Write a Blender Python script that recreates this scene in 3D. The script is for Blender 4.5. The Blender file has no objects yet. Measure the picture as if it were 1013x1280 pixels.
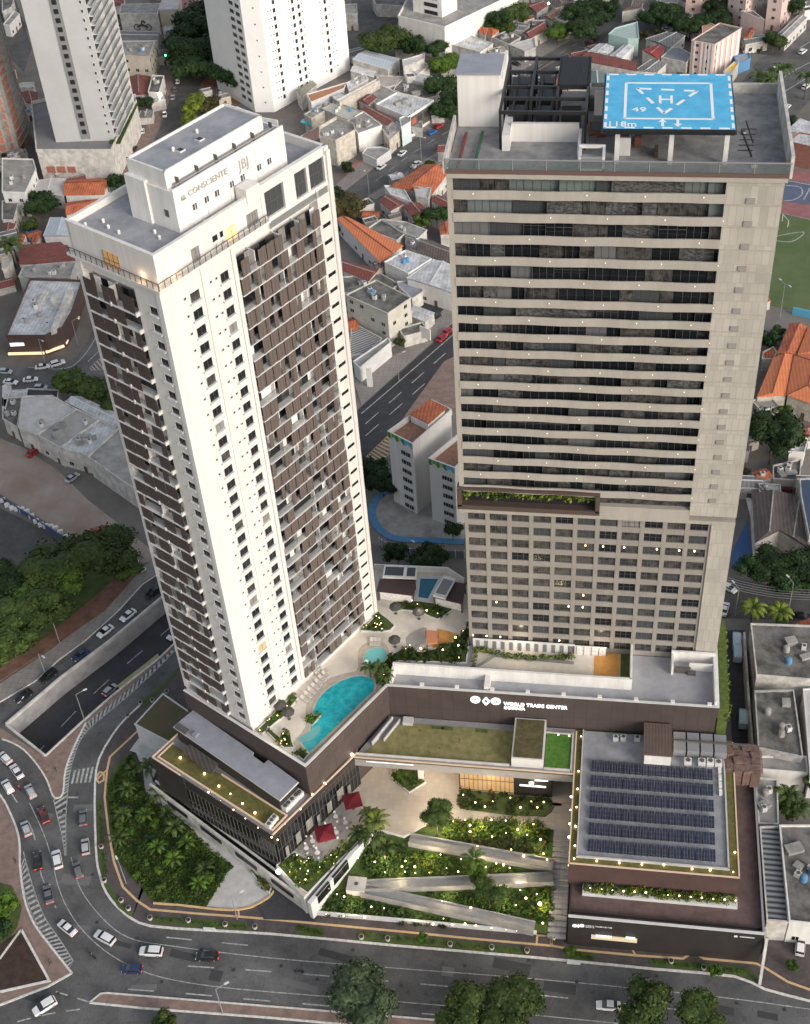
import bpy, math, random
from mathutils import Vector, Matrix
from mathutils.geometry import tessellate_polygon
random.seed(7)
sc = bpy.context.scene
PI = math.pi
# ------------------------------------------------------------------ camera
CAMH = 230.0
FPX = 1681.62
YAW, PIT, ROL = -0.19087564, 0.73354744, -0.07814611
fwd = Vector((math.sin(YAW)*math.cos(PIT), math.cos(YAW)*math.cos(PIT), -math.sin(PIT)))
r0 = Vector((math.cos(YAW), -math.sin(YAW), 0)); u0 = r0.cross(fwd)
cR = r0*math.cos(ROL)+u0*math.sin(ROL); cU = -r0*math.sin(ROL)+u0*math.cos(ROL); cB = -fwd
cam = bpy.data.cameras.new('camera'); camo = bpy.data.objects.new('camera', cam)
sc.collection.objects.link(camo); sc.camera = camo
cam.sensor_fit = 'HORIZONTAL'; cam.sensor_width = 36; cam.lens = 36*FPX/1013
cam.clip_start = 1; cam.clip_end = 5000
camo.matrix_world = Matrix(((cR.x, cU.x, cB.x, 0), (cR.y, cU.y, cB.y, 0), (cR.z, cU.z, cB.z, CAMH), (0, 0, 0, 1)))
# ------------------------------------------------------------------ light
w = bpy.data.worlds.new('World'); sc.world = w; w.use_nodes = True
nt = w.node_tree; bg = nt.nodes['Background']; sky = nt.nodes.new('ShaderNodeTexSky')
SUN_EL, SUN_AZ = math.radians(24), math.radians(128)      # azimuth clockwise from +Y
sky.sky_type = 'NISHITA'; sky.sun_disc = False; sky.sun_elevation = SUN_EL; sky.sun_rotation = SUN_AZ
sky.air_density = 1.2; sky.dust_density = 3.0; sky.ozone_density = 1.0
hs = nt.nodes.new('ShaderNodeHueSaturation'); hs.inputs['Saturation'].default_value = .5; nt.links.new(sky.outputs[0], hs.inputs['Color']); nt.links.new(hs.outputs[0], bg.inputs[0]); bg.inputs[1].default_value = 0.15
sun = bpy.data.lights.new('sun', 'SUN'); sun.energy = 0.92; sun.angle = math.radians(22); sun.color = (1, .955, .90)
so = bpy.data.objects.new('sun', sun); sc.collection.objects.link(so)
sd = Vector((math.sin(SUN_AZ)*math.cos(SUN_EL), math.cos(SUN_AZ)*math.cos(SUN_EL), math.sin(SUN_EL)))
so.rotation_euler = sd.to_track_quat('Z', 'Y').to_euler(); so.location = (0, 0, 300)
sc.view_settings.view_transform = 'Standard'; sc.view_settings.look = 'None'
sc.view_settings.exposure = 0.42; sc.view_settings.gamma = 1
sc.cycles.max_bounces = 5; sc.cycles.use_adaptive_sampling = True
sc.cycles.use_denoising = True

# ------------------------------------------------------------------ survey: photo point at a known height -> world point
def at(x, y, z=0.0):
    d = cR*((x-506.5)/FPX) + cU*(-(y-640)/FPX) + fwd
    t = (z-CAMH)/d.z
    return Vector((0, 0, CAMH)) + d*t
def crop(ox, oy, s):
    return lambda a, b, z=0.0: at(ox+a/s, oy+b/s, z)
cA = crop(0, 0, 6.33); cBk = crop(140, 0, 6.33); cC = crop(280, 0, 6.33); cD = crop(0, 190, 6.33); cE = crop(0, 370, 5.065)
cF = crop(400, 60, 5.628); cG = crop(400, 200, 5.628); cH = crop(410, 370, 5.567); cI = crop(430, 0, 5.628)
cJ = crop(600, 0, 5.332); cK = crop(780, 0, 4.348); cL = crop(910, 110, 4.417); cM = crop(900, 380, 4.92)
cN = crop(890, 580, 4.268); cO = crop(900, 860, 3.46); cQ = crop(450, 580, 5.82)
cP = crop(350, 700, 4.052)      # pool deck
cT = crop(160, 880, 3.896)      # lower left tiers
cS = crop(0, 930, 2.979)        # curved road
cV = crop(0, 620, 2.979)        # underpass
cW = crop(330, 880, 4.265)      # terrace
cX = crop(540, 950, 5.332)      # garden
cY = crop(660, 930, 2.87)       # solar block
cZ = crop(580, 790, 4.605)      # hotel terrace

# ------------------------------------------------------------------ materials
MAT = {}
def mat(name, col, rough=.8, noise=.0, nscale=1.0, metal=0., emis=None, estr=0., bump=0., col2=None, spec=None, stretch=None):
    if name in MAT: return MAT[name]
    m = bpy.data.materials.new(name); m.use_nodes = True; n = m.node_tree; N = n.nodes; L = n.links
    b = N['Principled BSDF']; b.inputs['Roughness'].default_value = rough; b.inputs['Metallic'].default_value = metal
    if spec is not None: b.inputs['Specular IOR Level'].default_value = spec
    b.inputs['Base Color'].default_value = (*col, 1)
    if noise or col2 or bump:
        g = N.new('ShaderNodeNewGeometry'); src = g.outputs['Position']
        if stretch:
            mp = N.new('ShaderNodeMapping'); mp.inputs['Scale'].default_value = stretch; L.new(src, mp.inputs[0]); src = mp.outputs[0]
        t = N.new('ShaderNodeTexNoise'); t.inputs['Scale'].default_value = nscale; t.inputs['Detail'].default_value = 6
        t.inputs['Roughness'].default_value = .65; L.new(src, t.inputs['Vector'])
        r = N.new('ShaderNodeValToRGB'); L.new(t.outputs['Fac'], r.inputs[0])
        c2 = col2 if col2 else tuple(c*(1+noise) for c in col); c1 = col if col2 else tuple(c*(1-noise) for c in col)
        r.color_ramp.elements[0].position = .36; r.color_ramp.elements[1].position = .64
        r.color_ramp.elements[0].color = (*c1, 1); r.color_ramp.elements[1].color = (*c2, 1)
        L.new(r.outputs[0], b.inputs['Base Color'])
        if bump:
            bp = N.new('ShaderNodeBump'); bp.inputs['Strength'].default_value = bump; L.new(t.outputs['Fac'], bp.inputs['Height']); L.new(bp.outputs[0], b.inputs['Normal'])
    if emis: b.inputs['Emission Color'].default_value = (*emis, 1); b.inputs['Emission Strength'].default_value = estr
    MAT[name] = m; return m
def stripes(name, col, col2, period, rough=.7, ang=0., metal=0., noise=.25):
    """roofing with ribs or tile courses: two crossing fine patterns plus weathering"""
    if name in MAT: return MAT[name]
    m = mat(name, col, rough, metal=metal); n = m.node_tree; N = n.nodes; L = n.links; b = N['Principled BSDF']
    g = N.new('ShaderNodeNewGeometry'); mp = N.new('ShaderNodeMapping'); mp.inputs['Rotation'].default_value = (0, 0, ang); L.new(g.outputs['Position'], mp.inputs[0])
    wv = N.new('ShaderNodeTexWave'); wv.inputs['Scale'].default_value = .314/period; wv.inputs['Distortion'].default_value = .6; wv.inputs['Detail'].default_value = 1; L.new(mp.outputs[0], wv.inputs['Vector'])
    mx = N.new('ShaderNodeMix'); mx.data_type = 'RGBA'; mx.inputs[6].default_value = (*col, 1); mx.inputs[7].default_value = (*col2, 1); L.new(wv.outputs['Fac'], mx.inputs[0])
    t = N.new('ShaderNodeTexNoise'); t.inputs['Scale'].default_value = .35; t.inputs['Detail'].default_value = 8; t.inputs['Roughness'].default_value = .7; L.new(g.outputs['Position'], t.inputs['Vector'])
    r = N.new('ShaderNodeMapRange'); r.inputs[1].default_value = .3; r.inputs[2].default_value = .7; r.inputs[3].default_value = 1-noise; r.inputs[4].default_value = 1+noise*.6; L.new(t.outputs['Fac'], r.inputs[0])
    v = N.new('ShaderNodeVectorMath'); v.operation = 'SCALE'; L.new(mx.outputs[2], v.inputs[0]); L.new(r.outputs[0], v.inputs['Scale']); L.new(v.outputs[0], b.inputs['Base Color'])
    return m
def grid(name, col, line, bw, bh, ang=0., rough=.7, mortar=.02, vert=True, off=0., noise=.06):
    """cladding panels: joints on a vertical wall (ang = wall direction) or on a floor"""
    if name in MAT: return MAT[name]
    m = mat(name, col, rough); n = m.node_tree; N = n.nodes; L = n.links; b = N['Principled BSDF']
    g = N.new('ShaderNodeNewGeometry'); mp = N.new('ShaderNodeMapping'); mp.vector_type = 'POINT'; mp.inputs['Rotation'].default_value = (0, 0, -ang); L.new(g.outputs['Position'], mp.inputs[0])
    src = mp.outputs[0]
    if vert:
        s = N.new('ShaderNodeSeparateXYZ'); L.new(src, s.inputs[0]); c = N.new('ShaderNodeCombineXYZ'); L.new(s.outputs[0], c.inputs[0]); L.new(s.outputs[2], c.inputs[1]); src = c.outputs[0]
    k = N.new('ShaderNodeTexBrick'); k.offset = off; k.inputs['Scale'].default_value = 1; k.inputs['Brick Width'].default_value = bw; k.inputs['Row Height'].default_value = bh
    k.inputs['Mortar Size'].default_value = mortar; k.inputs['Mortar Smooth'].default_value = .1
    k.inputs['Color1'].default_value = (*[x*(1-noise) for x in col], 1); k.inputs['Color2'].default_value = (*[x*(1+noise) for x in col], 1); k.inputs['Mortar'].default_value = (*line, 1); L.new(src, k.inputs['Vector'])
    t = N.new('ShaderNodeTexNoise'); t.inputs['Scale'].default_value = .25; t.inputs['Detail'].default_value = 7; L.new(g.outputs['Position'], t.inputs['Vector'])
    r = N.new('ShaderNodeMapRange'); r.inputs[1].default_value = .3; r.inputs[2].default_value = .7; r.inputs[3].default_value = .9; r.inputs[4].default_value = 1.08; L.new(t.outputs['Fac'], r.inputs[0])
    v = N.new('ShaderNodeVectorMath'); v.operation = 'SCALE'; L.new(k.outputs[0], v.inputs[0]); L.new(r.outputs[0], v.inputs['Scale']); L.new(v.outputs[0], b.inputs['Base Color'])
    return m
def leafmat(name, c1, c2):
    if name in MAT: return MAT[name]
    m = mat(name, c1, .65, noise=.01, nscale=1.1, col2=c2); N = m.node_tree.nodes; L = m.node_tree.links
    rmp = [n for n in N if n.type == 'VALTORGB'][0]; t = [n for n in N if n.type == 'TEX_NOISE'][0]
    t.inputs['Scale'].default_value = .9
    b = N['Principled BSDF']; b.inputs['Specular IOR Level'].default_value = .25
    oi = N.new('ShaderNodeObjectInfo'); mr = N.new('ShaderNodeMapRange'); mr.inputs[3].default_value = .7; mr.inputs[4].default_value = 1.25; L.new(oi.outputs['Random'], mr.inputs[0])
    v = N.new('ShaderNodeVectorMath'); v.operation = 'SCALE'; L.new(rmp.outputs[0], v.inputs[0]); L.new(mr.outputs[0], v.inputs['Scale']); L.new(v.outputs[0], b.inputs['Base Color'])
    return m
ASPH = mat('asphalt', (.108, .106, .106), .85, noise=.3, nscale=.12, bump=.05)
def wear(m):
    N = m.node_tree.nodes; L = m.node_tree.links; b = N['Principled BSDF']; src = b.inputs['Base Color'].links[0].from_socket; g = N.new('ShaderNodeNewGeometry')
    for sc_, lo, hi, w0, w1 in ((2.2, .35, .75, .86, 1.1), (.035, .35, .65, .8, 1.22), (.6, .60, .64, 1., .8)):
        t = N.new('ShaderNodeTexNoise'); t.inputs['Scale'].default_value = sc_; t.inputs['Detail'].default_value = 5; L.new(g.outputs['Position'], t.inputs['Vector'])
        r = N.new('ShaderNodeMapRange'); r.inputs[1].default_value = lo; r.inputs[2].default_value = hi; r.inputs[3].default_value = w0; r.inputs[4].default_value = w1; L.new(t.outputs['Fac'], r.inputs[0])
        v = N.new('ShaderNodeVectorMath'); v.operation = 'SCALE'; L.new(src, v.inputs[0]); L.new(r.outputs[0], v.inputs['Scale']); src = v.outputs[0]
    L.new(src, b.inputs['Base Color'])
ASPH_W = mat('asphalt_worn', (.09, .086, .084), .85, noise=.25, nscale=.3)
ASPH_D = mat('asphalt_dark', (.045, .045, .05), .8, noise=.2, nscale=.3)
for m_ in (ASPH, ASPH_W, ASPH_D): wear(m_)
GROUND = mat('urban_ground', (.13, .115, .10), .95, nscale=.06, col2=(.20, .185, .17))
DIRT = mat('dirt_lot', (.27, .19, .145), .95, nscale=.07, col2=(.36, .31, .275))
SOIL = mat('brown_soil', (.05, .03, .022), .95, noise=.3, nscale=.8)
WALK = grid('sidewalk_pavers', (.26, .235, .22), (.17, .15, .14), 1.5, 1.5, vert=False, mortar=.05)
WALKR = mat('red_paver', (.23, .16, .135), .9, noise=.2, nscale=.5)
WALKD = mat('dark_paver', (.085, .07, .068), .85, noise=.2, nscale=.6)
TACT = mat('tactile_strip', (.62, .42, .22), .8, noise=.1, nscale=2)
KERB = mat('white_kerb', (.62, .60, .56), .8, noise=.2, nscale=1.5)
PAINT = mat('road_paint', (.22, .22, .215), .8, nscale=1.4, col2=(.52, .52, .50))
CONCL = mat('light_concrete', (.50, .48, .46), .85, noise=.12, nscale=.5)
CONC = mat('concrete', (.22, .21, .20), .9, nscale=.35, col2=(.36, .35, .33))
CONCD = mat('dark_stained_concrete', (.07, .066, .06), .9, nscale=.3, col2=(.21, .20, .185))
GRASS = mat('grass', (.045, .075, .018), .95, nscale=.5, col2=(.085, .11, .03))
GRASSB = mat('bright_lawn', (.04, .12, .012), .9, nscale=1.2, col2=(.085, .20, .025))
GRASSF = mat('field_grass', (.075, .115, .04), .95, nscale=.08, col2=(.115, .15, .06))
OLIVE = mat('olive_green_roof', (.16, .15, .055), .95, nscale=.7, col2=(.26, .23, .10))
OLIVED = mat('green_roof_moss', (.085, .085, .02), .95, nscale=1.2, col2=(.15, .13, .04))
WHITE = mat('white_render', (.66, .64, .61), .75, nscale=.5, col2=(.80, .775, .74), stretch=(1, 1, .25))
WHITEC = mat('cream_render', (.64, .615, .585), .7, nscale=.5, col2=(.72, .695, .665), stretch=(1.6, 1.6, .06))
WHITEG = mat('grey_white_render', (.62, .61, .60), .75, noise=.08, nscale=.3)
WOLD = mat('weathered_white', (.40, .38, .35), .85, nscale=.45, col2=(.66, .63, .59))
BEIGE = mat('beige_render', (.56, .49, .40), .8, noise=.1, nscale=.4)
PINK = mat('pink_render', (.66, .47, .41), .8, noise=.06, nscale=.5)
GREYR = mat('grey_membrane', (.235, .238, .258), .75, nscale=.35, col2=(.34, .342, .36))
GREYB = mat('blue_grey_metal', (.29, .30, .34), .6, noise=.1, nscale=.4)
BROWN = grid('brown_cladding', (.072, .053, .049), (.045, .032, .03), 2.4, 3.2, mortar=.05)
BROWNU = grid('brown_cladding_diag', (.072, .053, .049), (.045, .032, .03), 2.4, 3.2, ang=math.radians(60), mortar=.05)
BROWNT = mat('brown_deck', (.125, .08, .072), .8, noise=.2, nscale=.5)
BLACKW = mat('black_cladding', (.032, .027, .026), .6, noise=.15, nscale=.4)
BLACKM = mat('black_metal', (.02, .02, .022), .45)
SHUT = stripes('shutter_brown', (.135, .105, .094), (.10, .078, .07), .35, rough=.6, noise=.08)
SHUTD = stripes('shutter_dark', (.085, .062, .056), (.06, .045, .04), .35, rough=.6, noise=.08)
GLASS = mat('dark_glass', (.012, .014, .017), .12, spec=.6)
GLASSM = mat('grey_glass', (.06, .065, .07), .2)
GLASSC = mat('curtained_glass', (.30, .29, .27), .35, nscale=1.2, col2=(.16, .155, .15), stretch=(3, 3, .3))
GLASSV = mat('furnished_glass', (.02, .019, .019), .22, nscale=.9, col2=(.10, .094, .088))
GLASSX = mat('dim_glass', (.022, .021, .02), .15, nscale=.5, col2=(.06, .055, .05), stretch=(1.5, 1.5, .2))
GLASSL = mat('lit_window', (.5, .3, .12), .4, emis=(1, .62, .28), estr=1.0)
RAILG = mat('rail_glass', (.16, .19, .19), .1, spec=.6); RAILG.node_tree.nodes['Principled BSDF'].inputs['Alpha'].default_value = .38
RAIL2 = mat('clear_rail_glass', (.1, .11, .11), .1); RAIL2.node_tree.nodes['Principled BSDF'].inputs['Alpha'].default_value = .14
CURT = mat('white_curtain', (.60, .57, .54), .8, nscale=1.6, col2=(.88, .85, .82), emis=(1, .93, .85), estr=.06)  # faint glow in the curtain stands in for room light
FRAME = mat('window_frame', (.10, .09, .085), .6)
FRAMEG = mat('steel_grey', (.33, .33, .34), .5, metal=.3)
TAN = grid('tan_concrete', (.285, .262, .235), (.24, .22, .20), 2.05, 3.36, mortar=.03, noise=.03)
TANB = mat('tan_spandrel', (.355, .325, .285), .75, nscale=.6, col2=(.40, .37, .325), stretch=(1, 1, .2))
TANP = grid('tan_ribbed_panel', (.42, .39, .34), (.36, .335, .29), 1.15, 3.34, mortar=.07, off=.5, noise=.10)
DECKG = grid('deck_grey', (.21, .20, .205), (.15, .145, .15), 1.2, 1.2, vert=False, mortar=.04)
DECKW = mat('pool_deck_stone', (.66, .60, .52), .8, noise=.08, nscale=.6)
DECKT = mat('pool_surround', (.44, .38, .32), .8, noise=.12, nscale=1)
PLAZA = grid('plaza_stone', (.46, .41, .35), (.40, .355, .30), 1.2, 1.2, vert=False, mortar=.03)
WATER = mat('pool_water', (.012, .28, .36), .06, nscale=.8, col2=(.03, .45, .50), bump=.15)
WATERD = mat('deep_pool_water', (.01, .14, .22), .05)
TEAL = mat('teal_paint', (.1, .35, .5), .6)
BLUE = mat('helipad_blue', (.075, .40, .66), .75, nscale=.45, col2=(.11, .49, .76))
PWHITE = mat('white_paint', (.85, .85, .85), .6)
RED = mat('red_paint', (.45, .03, .03), .5)
GREEN = mat('green_paint', (.03, .16, .06), .5)
ORANGE = mat('orange_floor', (.55, .27, .07), .7, noise=.12, nscale=1)
YEL = mat('yellow_paint', (.75, .50, .05), .6)
TOFF = stripes('orange_tile', (.56, .17, .075), (.40, .11, .05), .9, rough=.85, noise=.5)
TOFF2 = stripes('bright_orange_tile', (.70, .23, .10), (.58, .17, .07), .9, rough=.85, noise=.15)
TRED = stripes('dark_red_tile', (.24, .075, .06), (.17, .055, .045), .9, rough=.85, noise=.35)
TBRN = stripes('old_brown_tile', (.16, .125, .11), (.11, .085, .078), .9, rough=.9, noise=.4)
TGRY = stripes('fibre_cement', (.24, .235, .23), (.17, .165, .16), 1.1, rough=.9, noise=.4)
MWHT = stripes('white_sheet_roof', (.60, .60, .61), (.52, .52, .53), 1.2, rough=.6, noise=.5)
MBLU = stripes('pale_blue_sheet', (.46, .51, .57), (.40, .45, .51), 1.2, rough=.6, noise=.12)
BRICKR = mat('brick_infill', (.38, .14, .10), .9, noise=.2, nscale=1)
BRICKU = grid('orange_brick', (.42, .15, .09), (.36, .33, .3), 2.6, 2.9, mortar=.35, noise=.15)
ORDN = ['first', 'second', 'third', 'fourth', 'fifth', 'sixth', 'seventh', 'eighth', 'ninth', 'tenth', 'eleventh', 'twelfth', 'thirteenth', 'fourteenth', 'fifteenth', 'sixteenth', 'seventeenth', 'eighteenth', 'nineteenth', 'twentieth']
LAMPW = mat('lamp_glow', (1, .85, .6), .4, emis=(1, .72, .40), estr=8)
LAMPC = mat('street_lamp_glow', (1, 1, .9), .4, emis=(1, .97, .86), estr=9)
STRIPL = mat('light_strip', (.55, .42, .32), .6, emis=(1, .66, .40), estr=.12)
SIGNW = mat('sign_white', (.9, .9, .9), .5, emis=(1, 1, 1), estr=.7)
TAIL = mat('tail_light', (.5, .01, .01), .4, emis=(1, .05, .03), estr=1.3)
HEADL = mat('head_light', (.8, .8, .75), .3, emis=(1, .96, .85), estr=.6)
TYRE = mat('tyre', (.02, .02, .02), .9)
SOLAR = grid('solar_cells', (.022, .026, .050), (.13, .135, .16), .5, .95, vert=False, mortar=.035, rough=.25)
BARK = mat('bark', (.10, .075, .055), .95, noise=.3, nscale=3)
LEAFD = leafmat('leaf_dark', (.008, .026, .006), (.032, .062, .016))
LEAFM = leafmat('leaf_mid', (.02, .045, .008), (.082, .115, .026))
LEAFB = leafmat('leaf_bright', (.03, .085, .008), (.10, .16, .02))
LEAFY = leafmat('leaf_yellow', (.07, .12, .012), (.20, .23, .03))
LEAFO = leafmat('leaf_rusty', (.03, .05, .015), (.12, .085, .03))
SKIN = mat('skin', (.36, .2, .13), .6)
CLOTHR = mat('red_fabric', (.15, .006, .015), .75, noise=.1, nscale=2)
CLOTHD = mat('dark_clothing', (.03, .03, .04), .9)

# ------------------------------------------------------------------ builders
ORG = {}
class MB:
    def __init__(s): s.v = []; s.f = []; s.m = []
    def face(s, pts, mi=0):
        b = len(s.v); s.v += [tuple(p) for p in pts]; s.f.append(tuple(range(b, b+len(pts)))); s.m.append(mi)
    def box(s, x, y, z, sx, sy, sz, rot=0., mi=0, tilt=None):
        """x, y centre, z bottom"""
        M = Matrix.Rotation(rot, 3, 'Z')
        if tilt: M = M @ Matrix.Rotation(tilt, 3, 'X')
        b = len(s.v)
        for dz in (0, sz):
            for dx, dy in ((-1, -1), (1, -1), (1, 1), (-1, 1)):
                q = M @ Vector((dx*sx/2, dy*sy/2, dz)); s.v.append((x+q.x, y+q.y, z+q.z))
        for f in ((0, 3, 2, 1), (4, 5, 6, 7), (0, 1, 5, 4), (1, 2, 6, 5), (2, 3, 7, 6), (3, 0, 4, 7)):
            s.f.append(tuple(b+i for i in f)); s.m.append(mi)
        return s
    def b2(s, x0, x1, y0, y1, z0, z1, mi=0):
        return s.box((x0+x1)/2, (y0+y1)/2, z0, x1-x0, y1-y0, z1-z0, mi=mi)
    def prism(s, pts, zb, mi=0, mside=None, zt=None, bottom=True):
        """pts: points (top outline); walls drop to zb"""
        pts = [Vector(p) for p in pts]
        if zt is not None: pts = [Vector((p.x, p.y, zt)) for p in pts]
        ar = sum(pts[i].x*pts[(i+1) % len(pts)].y-pts[(i+1) % len(pts)].x*pts[i].y for i in range(len(pts)))
        if ar < 0: pts.reverse()
        if mside is None: mside = mi
        n = len(pts); b = len(s.v)
        s.v += [tuple(p) for p in pts] + [(p.x, p.y, zb if not callable(zb) else zb(p)) for p in pts]
        s.f.append(tuple(range(b, b+n))); s.m.append(mi)
        if bottom: s.f.append(tuple(range(b+2*n-1, b+n-1, -1))); s.m.append(mside)
        for i in range(n):
            j = (i+1) % n; s.f.append((b+i, b+n+i, b+n+j, b+j)); s.m.append(mside)
        return s
    def bar(s, p, q, wd, h, mi=0, up=Vector((0, 0, 1))):
        """box beam from p to q: width wd, height h, top face through p and q"""
        p = Vector(p); q = Vector(q); d = (q-p)
        if d.length < 1e-6: return s
        d.normalize(); sd_ = d.cross(up)
        if sd_.length < 1e-4: sd_ = Vector((1, 0, 0))
        sd_.normalize(); n = sd_.cross(d); b = len(s.v)
        for e in (p, q):
            for a, c in ((-1, -1), (1, -1), (1, 0), (-1, 0)):
                s.v.append(tuple(e + sd_*a*wd/2 + n*c*h))
        for f in ((0, 3, 2, 1), (4, 5, 6, 7), (0, 1, 5, 4), (1, 2, 6, 5), (2, 3, 7, 6), (3, 0, 4, 7)):
            s.f.append(tuple(b+i for i in f)); s.m.append(mi)
        return s
    def path(s, pts, wd, h, mi=0, close=False):
        """mitred band following points (top through the points)"""
        pts = [Vector(p) for p in pts]; n = len(pts); L = []; R = []
        for i in range(n):
            a = pts[i-1] if (i > 0 or close) else None; c = pts[(i+1) % n] if (i < n-1 or close) else None
            d1 = (pts[i]-a).to_2d().normalized() if a is not None else None; d2 = (c-pts[i]).to_2d().normalized() if c is not None else None
            if d1 is None: d1 = d2
            if d2 is None: d2 = d1
            t = (d1+d2); t = t.normalized() if t.length > 1e-3 else d1
            nn = Vector((-t.y, t.x)); k = 1/max(.45, abs(nn.dot(Vector((-d1.y, d1.x)))))
            o = Vector((nn.x, nn.y, 0))*wd/2*k; L.append(pts[i]+o); R.append(pts[i]-o)
        dz = Vector((0, 0, -h))
        for i in range(n if close else n-1):
            j = (i+1) % n
            s.face([R[i], R[j], L[j], L[i]], mi); s.face([L[i], L[j], L[j]+dz, L[i]+dz], mi); s.face([R[j], R[i], R[i]+dz, R[j]+dz], mi)
            s.face([R[i]+dz, L[i]+dz, L[j]+dz, R[j]+dz], mi)
        if not close:
            s.face([L[0], L[0]+dz, R[0]+dz, R[0]], mi); s.face([L[-1], R[-1], R[-1]+dz, L[-1]+dz], mi)
        return s
    def cyl(s, p, q, r1, r2=None, n=8, mi=0):
        p = Vector(p); q = Vector(q); r2 = r1 if r2 is None else r2; d = (q-p).normalized()
        a = d.orthogonal().normalized(); c = d.cross(a); b = len(s.v)
        for e, r in ((p, r1), (q, r2)):
            for i in range(n): t = 2*PI*i/n; s.v.append(tuple(e+(a*math.cos(t)+c*math.sin(t))*r))
        for i in range(n):
            j = (i+1) % n; s.f.append((b+i, b+j, b+n+j, b+n+i)); s.m.append(mi)
        s.f.append(tuple(range(b+n-1, b-1, -1))); s.m.append(mi); s.f.append(tuple(range(b+n, b+2*n))); s.m.append(mi)
        return s
    def ball(s, c, r, n=8, k=5, mi=0, sz=1.):
        c = Vector(c); b = len(s.v)
        for j in range(1, k):
            ph = PI*j/k
            for i in range(n): t = 2*PI*i/n; s.v.append((c.x+r*math.sin(ph)*math.cos(t), c.y+r*math.sin(ph)*math.sin(t), c.z+r*sz*math.cos(ph)))
        s.v.append((c.x, c.y, c.z+r*sz)); s.v.append((c.x, c.y, c.z-r*sz)); T = len(s.v)-2
        for j in range(k-2):
            for i in range(n): i2 = (i+1) % n; s.f.append((b+j*n+i, b+(j+1)*n+i, b+(j+1)*n+i2, b+j*n+i2)); s.m.append(mi)
        for i in range(n):
            i2 = (i+1) % n; s.f.append((T, b+i, b+i2)); s.m.append(mi); s.f.append((T+1, b+(k-2)*n+i2, b+(k-2)*n+i)); s.m.append(mi)
        return s
    def data(s, name, mats, org=None):
        me = bpy.data.meshes.new(name); v = s.v
        if org is not None: v = [(a-org.x, b-org.y, c-org.z) for a, b, c in v]
        me.from_pydata(v, [], s.f)
        for m in (mats if isinstance(mats, (list, tuple)) else [mats]): me.materials.append(m)
        if any(s.m): me.polygons.foreach_set('material_index', s.m)
        me.update(); return me
    def build(s, name, mats, parent=None, world=True):
        org = None
        if parent is not None and world: org = ORG.get(parent.name)
        me = s.data(name, mats, org); o = bpy.data.objects.new(name, me); sc.collection.objects.link(o)
        if parent is not None: o.parent = parent; ORG[o.name] = ORG.get(parent.name)
        return o
def tag(o, label=None, cat=None, group=None, kind=None):
    if label: o['label'] = label
    if cat: o['category'] = cat
    if group: o['group'] = group
    if kind: o['kind'] = kind
    return o
def thing(name, label, cat, loc=(0, 0, 0), rz=0., group=None):
    o = bpy.data.objects.new(name, None); o.empty_display_size = .5; sc.collection.objects.link(o)
    o.location = loc; o.rotation_euler = (0, 0, rz); ORG[o.name] = Vector(loc)
    return tag(o, label, cat, group)
def single(name, mb, mats, label, cat, group=None):
    o = mb.build(name, mats); return tag(o, label, cat, group)
def setting(name, mb, mats, kind='structure', label=None):
    o = mb.build(name, mats); tag(o, label, None, None, kind); return o
def inst(name, me, parent=None, loc=(0, 0, 0), rz=0., scale=None):
    o = bpy.data.objects.new(name, me); sc.collection.objects.link(o); o.location = loc; o.rotation_euler = (0, 0, rz)
    if scale: o.scale = scale if hasattr(scale, '__len__') else (scale,)*3
    if parent is not None: o.parent = parent
    return o
def copy_tree(o, parent=None):
    c = o.copy(); sc.collection.objects.link(c)
    if parent is not None: c.parent = parent
    for ch in [q for q in bpy.data.objects if q.parent == o]: copy_tree(ch, c)
    return c
def smooth(pts, n=3):
    """Catmull-Rom through points"""
    out = []
    for i in range(len(pts)-1):
        p0 = pts[max(i-1, 0)]; p1 = pts[i]; p2 = pts[i+1]; p3 = pts[min(i+2, len(pts)-1)]
        for k in range(n):
            t = k/n; out.append(.5*((2*p1)+(p2-p0)*t+(2*p0-5*p1+4*p2-p3)*t*t+(3*p1-p0-3*p2+p3)*t**3))
    out.append(pts[-1]); return out
def text(s, size, org, xdir, ydir, parent, name='lettering', m=None, depth=.12, align='LEFT', stretch=1., org0=None, bold=0.):
    cu = bpy.data.curves.new('t', 'FONT'); cu.offset = bold; cu.body = s; cu.size = size; cu.extrude = depth/2; cu.align_x = align; cu.space_character = 1.05
    ob = bpy.data.objects.new('t', cu); sc.collection.objects.link(ob); dg = bpy.context.evaluated_depsgraph_get()
    me = bpy.data.meshes.new_from_object(ob.evaluated_get(dg)); bpy.data.objects.remove(ob); me.name = name
    xd = Vector(xdir).normalized(); yd = Vector(ydir).normalized(); zd = xd.cross(yd)
    M = Matrix(((xd.x*stretch, yd.x, zd.x, org[0]), (xd.y*stretch, yd.y, zd.y, org[1]), (xd.z*stretch, yd.z, zd.z, org[2]), (0, 0, 0, 1)))
    if org0 is not None: M = Matrix.Translation(-Vector(org0)) @ M
    me.transform(M); me.materials.clear(); me.materials.append(m or SIGNW)
    o = bpy.data.objects.new(name, me); sc.collection.objects.link(o); o.parent = parent; ORG[o.name] = ORG.get(parent.name)
    return o

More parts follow.
